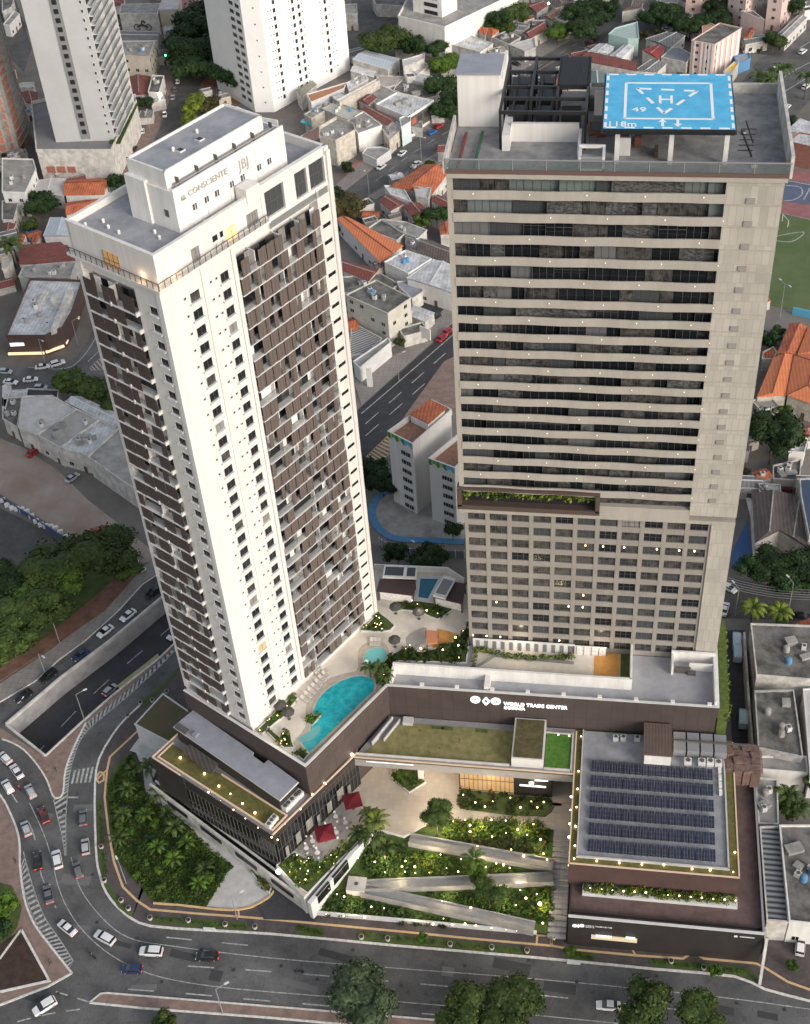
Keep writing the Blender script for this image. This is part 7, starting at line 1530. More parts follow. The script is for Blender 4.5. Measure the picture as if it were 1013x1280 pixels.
H(cN, [(470, 85), (560, 80), (580, 330), (520, 390), (478, 175)], 8, 'flat', mat('navy_roof', (.05, .07, .12), .6), WHITE, 'white and navy building cut by the right edge', win=False)
H(cN, [(210, 858), (600, 872), (600, 1160), (240, 1130)], 9, 'flat', CONCD, WOLD, 'large stained concrete roof beyond the service alley', clutter=3)
H(cO, [(152, 18), (318, 15), (358, 302), (168, 262)], 8, 'flat', CONCD, WHITE, 'white building with dark stained roof strips beside the alley', clutter=3)
H(cO, [(172, 300), (372, 302), (380, 372), (180, 355)], 6, 'flat', WOLD, WHITEC, 'cream stepped terrace below the stained roof strips', win=False)
H(cO, [(362, 10), (460, 5), (460, 390), (392, 385), (372, 120)], 7, 'flat', CONCL, WHITE, 'white building along the right edge beyond the alley', win=False)
H(cO, [(155, 392), (248, 402), (252, 592), (170, 590)], 5.5, 'flat', CONC, WOLD, 'pale concrete roof with a dark hole between alley wall and palm court', clutter=2, win=False)
H(cO, [(175, 606), (258, 605), (297, 1015), (205, 1008)], 6.5, 'flat', stripes('pergola_slats', (.28, .29, .30), (.03, .03, .04), 1.15, rough=.7, ang=PI/2, noise=.05), WOLD, 'slatted pergola roof beside the brown front block', 'pergola', win=False)
H(cO, [(260, 600), (470, 600), (470, 1030), (302, 1012)], 7, 'flat', CONCD, WHITE, 'large dark roof at the right edge beside the slatted pergola', clutter=5)
# ---- big background towers
def tower(base, h, wallm, label, name='apartment_tower', z0=0.):
    b = [V(p.x, p.y, h) for p in base]
    ar = sum(b[i].x*b[(i+1) % len(b)].y-b[(i+1) % len(b)].x*b[i].y for i in range(len(b)))
    t = thing(name, label, 'tower', (b[0].x, b[0].y, z0)); m = MB(); m.prism(b, z0); m.build('wall', wallm, t); c = sum(b, Vector())/len(b)
    m = MB(); m.path([p+V(0, 0, 1.2) for p in b], .4, 1.3, 0, True); m.prism([V(p.x, p.y, h+3) for p in [q.lerp(c, .5) for q in b]], h); m.build('roof_wall', wallm, t); return t
# grey slab tower with podium
q0, q1, q2 = at(69.5, 174.5, 13), at(143, 172, 13), at(163, 128, 13); q3 = q0+(q2-q1)
SL = tower([q0, q1, q2, q3], 98, mat('slab_grey', (.50, .50, .495), .8, noise=.05, nscale=.1), 'tall grey slab tower with a dark window slot at the upper left', z0=10)
e = (q1-q0); L_ = e.length; ed = e.normalized(); en = V(ed.y, -ed.x, 0)
o0_ = q0
m = MB(); u0, u1 = q0.lerp(q1, .44)+en*.12, q0.lerp(q1, .60)+en*.12; m.path([V(u0.x, u0.y, 97), V(u1.x, u1.y, 97)], .2, 84); m.build('window_slot', mat('slot_grey', (.24, .24, .245), .8), SL)
swm = MB(); swm.b2(-.8, .8, -.1, .05, 0, 1.6); swme = swm.data('window', [BLACKM])
ra = math.atan2(ed.y, ed.x); uc = u0.lerp(u1, .5)+en*.15
for k in range(26): inst('window', swme, SL, (uc.x-q0.x, uc.y-q0.y, 5+k*3.1), ra)
uc = q0.lerp(q1, .93)+en*.05
for k in range(26): inst('small_window', wms, SL, (uc.x-q0.x, uc.y-q0.y, 5.5+k*3.1), ra, (1.5, 1, 2.4))
f = (q2-q1); fl_ = f.length; fd = f.normalized(); fn = V(fd.y, -fd.x, 0); ra2 = math.atan2(fd.y, fd.x)
m0 = MB(); m0.b2(1.2, fl_-1.5, -.05, .0, 0.9, 3.0, 0); m0.b2(1.0, fl_-1.2, -1.6, 0, 0, .25, 1); m0.b2(1.0, fl_-1.2, -1.62, -1.55, .25, 1.2, 3); m0.b2(fl_*.5, fl_*.5+.3, -1.5, 0, .25, 3.1, 1); m0.b2(fl_-1.2, fl_-.4, -1.7, 0, 0, 3.1, 1)
bal = m0.data('balcony', [GLASS, WHITEG, WHITEG, RAILG]); 
for k in range(26): inst('balcony', bal, SL, (q1.x-q0.x, q1.y-q0.y, 3+k*3.1), ra2)
POD = [at(x, y, 12) for x, y in ((46, 190), (139, 190), (171, 128), (150, 105), (40, 130))]
house(POD, 12, 'flat', DECKG, WHITE, 'white podium under the grey slab tower with reddish brick panels', 'podium', name='tower_podium', win=False, parapet=1.2)
a0, a1 = at(46, 190, 12), at(139, 190, 12); dd = (a1-a0).normalized(); nn_ = V(dd.y, -dd.x, 0)*.15
for i in range(3): m = MB(); p, q = a0.lerp(a1, .08+i*.14)+nn_, a0.lerp(a1, .19+i*.14)+nn_; m.path([V(p.x, p.y, 6.5), V(q.x, q.y, 6.5)], .15, 2.4); tag(m.build('brick_panel', BRICKR), 'brick panel in the white slab tower podium', 'brick panel', 'brick panels in the white podium')
m = MB(); p0_, p1_ = at(143, 178, 12.4), at(166, 128, 12.4); m.path([p0_, p1_], 4.0, .6); tag(m.build('roof_garden', LEAFM), 'green planted strip along the right side of the slab tower podium', 'roof garden')
# brick tower under construction
q0, q1, q2 = at(22, 182, 4), at(35, 160, 4), at(-60, 200, 4); 
BT = tower([q0, q1, q1+(q2-q0), q2], 62, BRICKU, 'unfinished tower with bare orange brick panels at the left edge', 'unfinished_tower')
m = MB(); e = (q0-q2).normalized(); n1 = V(e.y, -e.x, 0); 
for k in range(20):
    z = 3+k*3.0; m.path([V(q2.x, q2.y, z), V(q0.x, q0.y, z), V(q1.x, q1.y, z)], .9, .35)
for t_ in (0, .12, .35, .55): p = q0.lerp(q2, t_); m.b2(p.x-.5, p.x+.5, p.y-.5, p.y+.5, 0, 62)
p = q1; m.b2(p.x-.5, p.x+.5, p.y-.5, p.y+.5, 0, 62)
m.build('concrete_frame', CONC, BT)
H(cD, [(20, 55), (262, 62), (285, 140), (200, 325), (20, 320)], 9, 'flat', CONC, WHITE, 'white framed concrete base building below the unfinished brick tower', 'building', floors=2, clutter=3)
# far white tower
q0, q1, q2 = at(319, 137, 1), at(343, 137, 1), at(438, 84, 1); ql = at(303, 127, 1); qb = q2+V(-22, 22)
WT = tower([ql, q0, q1, q2, qb, ql+(qb-q2)*.6], 75, mat('bright_white_wall', (.86, .85, .83), .7, noise=.03, nscale=.2), 'very tall plain white tower with rows of tiny windows at the top centre left')
def faceinst(a, b, us, z0, dz, n, me, name='window', sc_=None):
    d = (b-a); rr = math.atan2(d.y, d.x); nn = V(d.y, -d.x, 0).normalized()*.05
    for u in us:
        p = a.lerp(b, u)+nn
        for k in range(n): inst(name, me, WT, (p.x-ql.x, p.y-ql.y, z0+k*dz), rr, sc_)
tw = winmesh(.9, 1.2, False); tws = winmesh(.5, .5, False); twl = winmesh(3.0, 1.5, False, GLASSV)
faceinst(q1, q2, (.14, .36, .43, .75), 4, 3.05, 15, tw, sc_=1.35); faceinst(q1, q2, (.07, .10, .32, .47, .69, .80, .84), 4.6, 3.05, 12, tws, 'small_window')
faceinst(ql, q0, (.25, .72), 4, 3.05, 15, twl, 'balcony_window'); faceinst(q0, q1, (.6,), 4, 6.1, 7, tws, 'small_window')
m = MB(); m.path([at(296, 133, 4.5), at(325, 146, 4.5), at(347, 150, 4.5)], .5, 4.5); tag(m.build('podium_wall', WHITE), 'white podium wall at the foot of the far white tower', 'wall')
# top middle tower on wide white podium
pd = [at(x, y, 13) for x, y in ((498, 22), (556, 36), (648, -8), (600, -30), (520, -20))]
house(pd, 13, 'flat', CONC, WHITE, 'wide white podium block with flat grey roof at the top centre', 'building', name='tower_podium', win=False, parapet=1.0)
b = [at(x, y, 13) for x, y in ((517, 14), (553, 22), (572, 12), (536, -2))]; TM = tower(b, 60, WHITE, 'white tower with dark balconies standing on the wide white podium at the top centre', z0=13)
m = MB(); e = b[1]-b[0]; nn_ = V(e.y, -e.x, 0).normalized()*.1
for k in range(14): p, q = b[0].lerp(b[1], .4)+nn_, b[0].lerp(b[1], .85)+nn_; m.path([V(p.x, p.y, 15+k*3.1), V(q.x, q.y, 15+k*3.1)], .2, 1.5)
m.build('balcony', BLACKM, TM)
H(cI, [(740, 230), (880, 250), (1050, 310), (960, 370), (730, 310)], 5, 'flat', MWHT, WHITE, 'white roof annex at the foot of the wide white podium', win=False)
H(cI, [(920, 195), (1010, 140), (1060, 165), (990, 245)], 6, 'hip', TOFF, WHITE, 'orange hipped roof leaning on the wide white podium', win=False)
H(cI, [(0, 35), (90, 30), (95, 100), (10, 100)], 7, 'flat', CONC, WHITE, 'small white block with reddish trim right of the far white tower top')
H(cI, [(200, -10), (470, -10), (440, 45), (230, 35)], 5, 'flat', CONCD, WOLD, 'dark roof strip at the top edge left of the white podium', win=False)
# little rooftop and garden pools
for l, z, lab in (([(200, 612), (280, 600), (345, 625), (325, 655), (200, 645)], .3, 'small bright blue garden pool at the far left'),):
    m = MB(); m.prism([cD(a, b, z) for a, b in l], 0); tag(m.build('garden_pool', mat('vivid_pool', (.03, .25, .55), .1)), lab, 'pool')
m = MB(); m.prism([cC(a, b, 4.3) for a, b in ((625, 940), (712, 965), (680, 990), (605, 965))], 4.05); tag(m.build('rooftop_pool', WATER), 'tiny turquoise pool on the salmon terrace by the far white tower', 'pool')
# fences
m = MB(); P_ = smooth([cQ(140, 540, 2.4), cQ(250, 600, 2.4), cQ(420, 620, 2.4), cQ(760, 635, 2.4)], 4); m.path(P_, .12, 2.4)
for p in P_: m.b2(p.x-.12, p.x+.12, p.y-.12, p.y+.12, 0, 2.6, 1)
tag(m.build('glass_fence', [mat('frosted_fence', (.20, .23, .26), .4), WHITEG]), 'blue grey panel fence below the residents court', 'fence')
m = MB(); P_ = G([(-20, 612), (3, 622), (40, 645), (75, 668), (96, 676)], 1.6); m.path(P_, .15, 1.6); tag(m.build('blue_fence', mat('navy_fence', (.05, .09, .2), .7)), 'dark blue fence along the dirt lot at the left', 'fence')

# =================================================================== VEGETATION
def crown_mesh(seed, n=2200, lobes=11, s=.055, flat_=.75):
    """unit crown (radius 1): leaf clumps over several lobes, gaps between"""
    rn = random.Random(seed); mb = MB(); L = []
    for i in range(lobes):
        a = rn.random()*2*PI; rr = .25+.5*rn.random(); h = rn.uniform(-.15, .55); L.append((Vector((rr*math.cos(a), rr*math.sin(a), h*flat_)), .28+.22*rn.random()))
    L.append((Vector((0, 0, .2)), .5))
    for _ in range(n):
        c, r = rn.choice(L); d = Vector((rn.gauss(0, 1), rn.gauss(0, 1), rn.gauss(0, 1)+.15)).normalized(); p = c+Vector((d.x, d.y, d.z*flat_))*r*(.7+.38*rn.random())
        nn = (d+Vector((rn.gauss(0, .5), rn.gauss(0, .5), rn.gauss(0, .5)))).normalized(); a = nn.orthogonal().normalized(); b = nn.cross(a); t = s*(.6+rn.random()*.9); g = rn.random()*PI
        a, b = a*math.cos(g)+b*math.sin(g), b*math.cos(g)-a*math.sin(g)
        mb.face([p-a*t, p-b*t*.6+a*t*.2, p+a*t*1.1, p+b*t*.6]) 
    # inner mass so that the crown is not transparent
    for c, r in L: mb.ball(c, r*.78, 7, 5, sz=flat_)
    return mb
CM = {}
def crown(k, m_):
    key = (k, m_.name)
    if key not in CM: CM[key] = CRB[k].data('crown', [m_])
    return CM[key]
CRB = [crown_mesh(1), crown_mesh(2, lobes=14), crown_mesh(3, n=2600, lobes=9), crown_mesh(4, n=4200, lobes=18, s=.042, flat_=.6), crown_mesh(5, n=1300, lobes=8, s=.075)]
tk = MB(); tk.cyl((0, 0, 0), (.02, 0, .55), .05, .035, 7)
for i in range(5): a = i*2*PI/5; tk.cyl((.02, 0, .5), (.3*math.cos(a), .3*math.sin(a), .85), .028, .012, 5)
TKM = tk.data('trunk', [BARK])
def tree(p, h, r, label, leaf=LEAFM, k=None, rz=None, group=None, sq=1., cat='tree'):
    t = thing('tree', label, cat, (p.x, p.y, p.z), random.random()*6 if rz is None else rz, group)
    inst('trunk', TKM, t, (0, 0, 0), 0, (r*.55 if r*.55 > h*.35 else h*.35, r*.55 if r*.55 > h*.35 else h*.35, h))
    inst('crown', crown(random.randrange(3) if k is None else k, leaf), t, (0, 0, max(h-r*.75*sq, r*.45)), 0, (r*1.17, r*1.17, r*sq*1.12)); return t
def TP(x, y, h, r, label, leaf=LEAFM, k=None, sq=1., group=None, z=0.):
    """x, y: photo point of the crown's middle"""
    zc = max(h-r*.6*sq, r*.4)+z; p = at(x, y, zc); return tree(V(p.x, p.y, z), h, r, label, leaf, k, None, group, sq)
TP(458, 1246, 9.5, 6.6, 'big dusty green tree on the avenue median nearest the middle', leafmat('leaf_dusty', (.022, .04, .018), (.075, .10, .05)), 3, .95)
TP(640, 1262, 8.5, 6.0, 'wide green median tree right of the dusty one', LEAFM, 3, .8); TP(585, 1268, 8, 5.0, 'lower left lobe tree of the wide median clump', LEAFM, 1, .8)
TP(815, 1262, 8.5, 5.2, 'dark green median tree right of the white car', LEAFM, 2, .85); TP(880, 1270, 8, 4.6, 'rightmost tree on the avenue median', LEAFM, 3, .8)
TP(205, 1277, 4, 2.4, 'small bush like tree at the bottom edge by the median tip', LEAFM, 4)
TP(8, 1130, 5, 2.6, 'small tree on the left grass island', LEAFB, 4); TP(3, 1160, 4, 2.4, 'dark bush at the left edge above the soil triangle', LEAFD, 4)
for i, (x, y, h, r, lf, lb) in enumerate(((35, 760, 12, 9, LEAFM, 'large spreading tree at the left edge above the avenue'), (85, 705, 13, 9.5, LEAFM, 'large spreading tree in the middle of the left park clump'), (135, 690, 11, 7, LEAFM, 'large tree at the right end of the left park clump'), (60, 735, 12, 8, LEAFB, 'lighter green tree in the middle of the left park clump'), (10, 795, 11, 7, LEAFM, 'tree at the lower left edge of the park clump'), (155, 705, 8, 4.5, LEAFM, 'tree nearest the white tower in the park clump'), (10, 720, 11, 6, LEAFD, 'dark tree behind the park clump at the left edge'))):
    TP(x, y, h, r, lb, lf, i % 4, .7)
for i, (x, y, h, r) in enumerate(((92, 475, 8, 5.5), (108, 480, 8, 5.5), (128, 488, 8.5, 6), (142, 500, 8, 5))): TP(x, y, h, r, 'dark bushy tree behind the warehouses', LEAFM, i % 3, .8, 'trees behind the warehouses')
TP(50, 256, 9, 6, 'round dark tree beside the small blue garden pool', LEAFD, 0); TP(150, 226, 8, 4.5, 'dark tree behind the white tower crown near the orange roofs', LEAFD, 1); TP(38, 282, 4, 3, 'low bush beside the garden pool', LEAFM, 4)
for i, (x, y, h, r) in enumerate(((262, 35, 18, 13), (250, 60, 16, 12), (275, 20, 16, 12), (245, 20, 15, 11), (240, 78, 12, 9), (285, 95, 12, 8), (232, 58, 12, 8), (280, 70, 14, 10), (240, 40, 13, 8), (268, 85, 12, 8), (288, 50, 14, 9))): TP(x, y, h, r, 'dark tree in the dense grove left of the far white tower', LEAFD, i % 3, .8, 'trees of the dark grove')
for i, (x, y, h, r, lf) in enumerate(((241, 135, 8, 4.5, LEAFY), (236, 152, 7, 4, LEAFY), (247, 125, 7, 4, LEAFY))): TP(x, y, h, r, 'street lit yellow green tree beside the upper left street', lf, 4, .9, 'lit trees by the upper left street')  # yellow leaf colour stands in for the street light on these trees
for x, y in ((258, 138), (270, 142), (262, 128)): TP(x, y, 6, 4, 'brownish shrub tree between the lit trees and the far white tower', LEAFO, 4, .8, 'brownish shrub trees')
TP(178, 128, 7, 3.6, 'dark tree beside the slab tower podium', LEAFD, 1)
TP(480, 47, 15, 9.5, 'big round green tree behind the pale blue sheet roof', LEAFM, 3, .85); TP(519, 55, 11, 6, 'dark tree right of the big round green tree', LEAFD, 0); TP(548, 60, 9, 4.5, 'small dark tree by the white podium wall', LEAFD, 1)
TP(560, 80, 11, 6, 'bright green tree left of the lift tower on the tan tower', LEAFB, 2); TP(553, 105, 11, 6, 'dark tree at the upper left of the tan tower', LEAFD, 1); TP(565, 125, 11, 6, 'dark tree hugging the tan tower roof corner', LEAFD, 0); TP(556, 140, 9, 5, 'lowest dark tree by the kiosk at the tan tower', LEAFD, 2)
TP(430, 258, 10, 6.5, 'rusty green tree just right of the white tower top', LEAFO, 3); TP(420, 245, 9, 5, 'dark tree behind the rusty green one', LEAFD, 0)
TP(546, 268, 8, 4, 'round dark tree among the red roofs in the gap', LEAFD, 1); TP(530, 275, 6, 3.2, 'smaller green tree left of the round one in the gap', LEAFM, 4)
TP(470, 590, 8, 5, 'dark tree behind the residents court by the white tower', LEAFD, 0); TP(478, 605, 7, 4, 'second dark tree behind the residents court', LEAFD, 1)
TP(497, 690, 7, 3.0, 'dark tree left below the panel fence', LEAFD, 4); TP(535, 697, 8, 4.0, 'broad dark tree below the panel fence', LEAFD, 1); TP(548, 700, 7, 3.2, 'dark tree right of the broad one below the panel fence', LEAFD, 2); TP(566, 663, 5, 2.4, 'bush at the foot of the right mural flats', LEAFD, 4)
TP(622, 22, 12, 6, 'dark green tree on the right end of the white podium', LEAFD, 0); TP(642, 15, 11, 6, 'dark green tree behind the dark red roof at the top', LEAFM, 1); TP(630, 35, 8, 4.5, 'lower green tree next to the orange hipped roof', LEAFM, 2); TP(697, 38, 9, 5.5, 'bright street tree in the upper middle', LEAFB, 3)
for i, (x, y) in enumerate(((735, 8), (745, 25), (722, 15), (755, 10), (730, 35))): TP(x, y, 11, 6, 'dark tree in the row along the far street at the top', LEAFD, i % 3, .9, 'trees along the far street')
for i, (x, y) in enumerate(((812, 22), (830, 12), (845, 25), (898, 10), (905, 22), (888, 25), (918, 8), (860, 30))): TP(x, y, 9, 5.5, 'dark tree between the pale pink flats and the parked cars', LEAFD, i % 3, .9, 'trees near the pink flats')
TP(968, 50, 8, 4.5, 'green tree on the corner by the upper right avenue', LEAFM, 1); TP(992, 5, 9, 5, 'dark tree cut by the top right corner', LEAFD, 0)
TP(928, 135, 6, 3, 'bush behind the right edge of the helipad', LEAFD, 4); TP(985, 152, 6, 3, 'bush beside the right avenue above the sports building', LEAFD, 4)
TP(968, 541, 16, 7.2, 'large round dark tree right of the tan tower', LEAFD, 3, 1.3); TP(963, 425, 6, 3.2, 'dark bush between tan tower and orange roofs', LEAFD, 4); TP(972, 415, 5, 2.4, 'small bush beside the field fence', LEAFM, 4)
for i, (x, y, r) in enumerate(((960, 700, 5), (985, 705, 5.5), (1008, 700, 5.5), (970, 715, 5), (995, 720, 5), (945, 708, 4), (1015, 715, 4))): TP(x, y, 9, r, 'dark tree in the dense clump right of the tan tower base', LEAFD, i % 3, .8, 'trees of the right clump')
TP(990, 1010, 6, 2.6, 'bushy plant in the small court by the pergola', LEAFM, 4); TP(545, 1015+0, 10, 3.2, 'dark bushy tree at the left end of the plaza hedge', LEAFM, 3, .9, z=5.2)
TP(612, 1118, 6.5, 3.0, 'leafy tree between the middle and lower ramps', LEAFM, 2, .9, z=2); TP(598, 1090, 5, 1.8, 'slim tree above the middle ramp', LEAFB, 4, z=3)
TP(712, 1190, 2.6, 1.2, 'small street bush left of the dark block corner', LEAFB, 4); TP(896, 1213, 2.6, 1.3, 'bright bush on the verge near the right end of the dark front', LEAFB, 4); TP(528, 1172, 2.5, 1.2, 'small street bush in front of the garden wall', LEAFB, 4)
TP(990, 1207, 2.0, 1.2, 'bush in the little bed at the lower right corner', LEAFB, 4)
# shrubs in the front lawn: individuals
FR = random.Random(61)
spots = [cT(a, b) for a, b in ((20, 330), (60, 400), (30, 470), (100, 520), (60, 580), (140, 600), (200, 640), (110, 670), (250, 690), (180, 740), (300, 720), (260, 790), (350, 780), (400, 800), (330, 850), (390, 870), (290, 900), (230, 850), (150, 830), (90, 790), (60, 720), (10, 640), (0, 540), (160, 910), (340, 930), (300, 650), (-40, 620), (440, 850), (-60, 520), (-20, 430), (40, 850), (200, 920))]
for i, p in enumerate(spots): r = FR.uniform(.6, 1.3)*(1.25 if i % 5 == 0 else 1); tree(V(p.x, p.y, .2), r*1.7, r, 'leafy shrub in the dark planted lawn at the lower left', FR.choice((LEAFM, LEAFM, LEAFD, LEAFB)), FR.choice((0, 1, 4, 2)), None, 'shrubs of the lower left lawn', .8, 'shrub')
m = MB(); LW = [cT(a, b) for a, b in ((20, 240), (78, 420), (300, 610), (515, 795), (385, 985), (130, 970), (-60, 740), (-100, 400))]
n_ = 0
while n_ < 5200:
    x, y = FR.uniform(-115, -62), FR.uniform(130, 175); r_ = False
    for i in range(len(LW)):
        p, q = LW[i], LW[i-1]
        if (p.y > y) != (q.y > y) and x < (q.x-p.x)*(y-p.y)/(q.y-p.y)+p.x: r_ = not r_
    if r_: leafball(m, (x, y, .4), .35, 3, .22, FR, FR.randrange(3)); n_ += 1
tag(m.build('ground_cover', [LEAFM, leafmat('cover_green', (.02, .055, .008), (.075, .12, .02)), LEAFB]), kind='stuff')
m = MB()
for _ in range(700):
    t_ = FR.random(); k = min(int(t_*(len(TC)-1)), len(TC)-2); 
    xx_ = FR.choice(((125, 1010, 133, 1100), (195, 1150, 310, 1160), (450, 1168, 660, 1192), (815, 1203, 930, 1216), (372, 1160, 403, 1168), (708, 1190, 742, 1200))); u = FR.random()
    p = at(xx_[0]+(xx_[2]-xx_[0])*u+FR.uniform(-2, 2), xx_[1]+(xx_[3]-xx_[1])*u+FR.uniform(-2, 2)); leafball(m, p+V(0, 0, .3), .3, 5, .13, FR, FR.randrange(2))
tag(m.build('verge_plants', [LEAFB, LEAFM]), kind='stuff')
# palms
fr = MB()
for k in range(9):
    t0_, t1_ = k/9, (k+1)/9; r0_, r1_ = .1+t0_*1.0, .1+t1_*1.0; z0_, z1_ = .35*math.sin(t0_*2.6)-.28*t0_**2, .35*math.sin(t1_*2.6)-.28*t1_**2; w0 = .20*math.sin(.35+t0_*2.6); w1 = .20*math.sin(.35+t1_*2.6)
    for s in (-1, 1): fr.face([(r0_, 0, z0_), (r1_, 0, z1_), (r1_+.03, s*w1, z1_-.09), (r0_+.07, s*w0, z0_-.09)])
FRM = {m_.name: fr.data('frond', [m_]) for m_ in (LEAFM, LEAFY, LEAFB)}
ptm = MB(); ptm.cyl((0, 0, 0), (.0, 0, .5), .045, .035, 8); ptm.cyl((0, 0, .5), (.02, 0, 1), .035, .028, 8); PTM = ptm.data('trunk', [BARK])
def palm(p, h, r, label, leaf=LEAFM, n=11, group=None):
    t = thing('palm', label, 'palm', tuple(p), random.random()*6, group); inst('trunk', PTM, t, (0, 0, 0), 0, (max(4, h*.7), max(4, h*.7), h))
    for i in range(n): o = inst('frond', FRM[leaf.name], t, (0, 0, h), i*2*PI/n+random.uniform(-.2, .2), (r, r, r*random.uniform(.7, 1.3))); o.rotation_euler.y = random.uniform(-.35, .25)
for a, b, h, r, lb in ((600, 620, 5.5, 2.6, 'palm at the top of the leafy slope beside the plaza'), (575, 700, 6, 2.8, 'palm in the middle of the leafy slope left of the ramps'), (640, 760, 5, 2.4, 'palm near the start of the upper ramp'), (560, 590, 5, 2.2, 'palm behind the far crimson parasol'), (500, 690, 4, 1.8, 'short palm between the parasols and the stair wall')):
    p = hg(330+a/4.265, 880+b/4.265, h); palm(V(p.x, p.y, max(.3, p.z-h)), h, r, lb, LEAFY if a == 600 else LEAFM)
for a, b, lb in ((45, 330, 'palm at the left corner of the plaza hedge'), (60, 380, 'second palm at the plaza hedge corner'), (280, 660, 'palm standing above the middle ramp')):
    p = hg(540+a/5.332, 950+b/5.332, 5); palm(V(p.x, p.y, p.z-5), 5, 2.4, lb, LEAFB)
for a, b, lb in ((455, 545, 'palm by the small round pool'), (505, 545, 'second palm right of the small round pool'), (530, 580, 'third palm beside the service roof corner')):
    p = cP(a, b, ZD+3); palm(V(p.x, p.y, ZD), 3, 1.9, lb, LEAFM)
palm(V(*cD(75, 735, 9)[:2], 0), 9, 5, 'tall palm at the left edge above the maroon roof', LEAFM, 13)
p = cT(105, 310, 5); palm(V(p.x, p.y, .2), 5, 2.6, 'palm between the driveway and the left end of the shop wing', LEAFM); p = cT(150, 440, 4); palm(V(p.x, p.y, .2), 4, 2.2, 'palm at the foot of the long retaining wall', LEAFM); p = cT(225, 590, 4); palm(V(p.x, p.y, .2), 3.5, 2.2, 'palm at the lawn edge along the driveway', LEAFM)
for i, (x, y) in enumerate(((957, 100), (966, 98), (973, 88), (982, 84), (950, 95), (1010, 95))): p = at(x, y, 9); palm(V(p.x, p.y, 0), 9, 4, 'tall palm on the median of the upper right avenue', LEAFM, 11, 'palms of the upper right avenue')
for x, y, lb in ((942, 760, 'spiky palm left of the pair by the lower right street'), (975, 764, 'spiky palm right of the pair by the lower right street'), (985, 995, 'palm in the small court beside the pergola'), (996, 1008, 'second palm in the small court beside the pergola')): p = at(x, y, 5); palm(V(p.x, p.y, 0), 5, 3, lb, LEAFY if y < 800 else LEAFM, 13)
for a, b in ((40, 340), (90, 560), (290, 700), (380, 830), (-20, 560), (230, 780), (0, 440), (150, 720), (350, 900), (-40, 680), (200, 560)):
    p = cT(a, b); palm(V(p.x, p.y, .2), 1.8, 2.0, 'broad leaved plant in the dark planted lawn at the lower left', LEAFB if a % 4 else LEAFM, 9, 'broad leaved plants of the lower left lawn')

# =================================================================== VEHICLES
def loft(sections, mi=0, mb=None):
    """sections: (x, halfwidth bottom, halfwidth top, z0, z1)"""
    mb = mb or MB(); prev = None
    for (x, wb, wt, z0, z1) in sections:
        zc = z0+(z1-z0)*.55; ring_ = [(x, -wb*.94, z0), (x, -wb, zc), (x, -wt, z1), (x, wt, z1), (x, wb, zc), (x, wb*.94, z0)]
        b = len(mb.v); mb.v += ring_
        if prev is not None:
            for i in range(6): j = (i+1) % 6; mb.f.append((prev+i, prev+j, b+j, b+i)); mb.m.append(mi)
        else: mb.f.append(tuple(range(b+5, b-1, -1))); mb.m.append(mi)
        prev = b
    mb.f.append(tuple(range(prev, prev+6))); mb.m.append(mi); return mb
paint = {}
def cpaint(n):
    if n not in paint:
        c = dict(white=(.74, .74, .74), silver=(.42, .43, .45), grey=(.14, .145, .155), black=(.014, .014, .016), blue=(.02, .035, .10), red=(.38, .015, .02), darkred=(.12, .02, .02), azure=(.02, .12, .42), van=(.5, .62, .68))[n]
        m_ = mat('car_paint_'+n, c, .32); m_.node_tree.nodes['Principled BSDF'].inputs['Coat Weight'].default_value = .5; paint[n] = m_
    return paint[n]
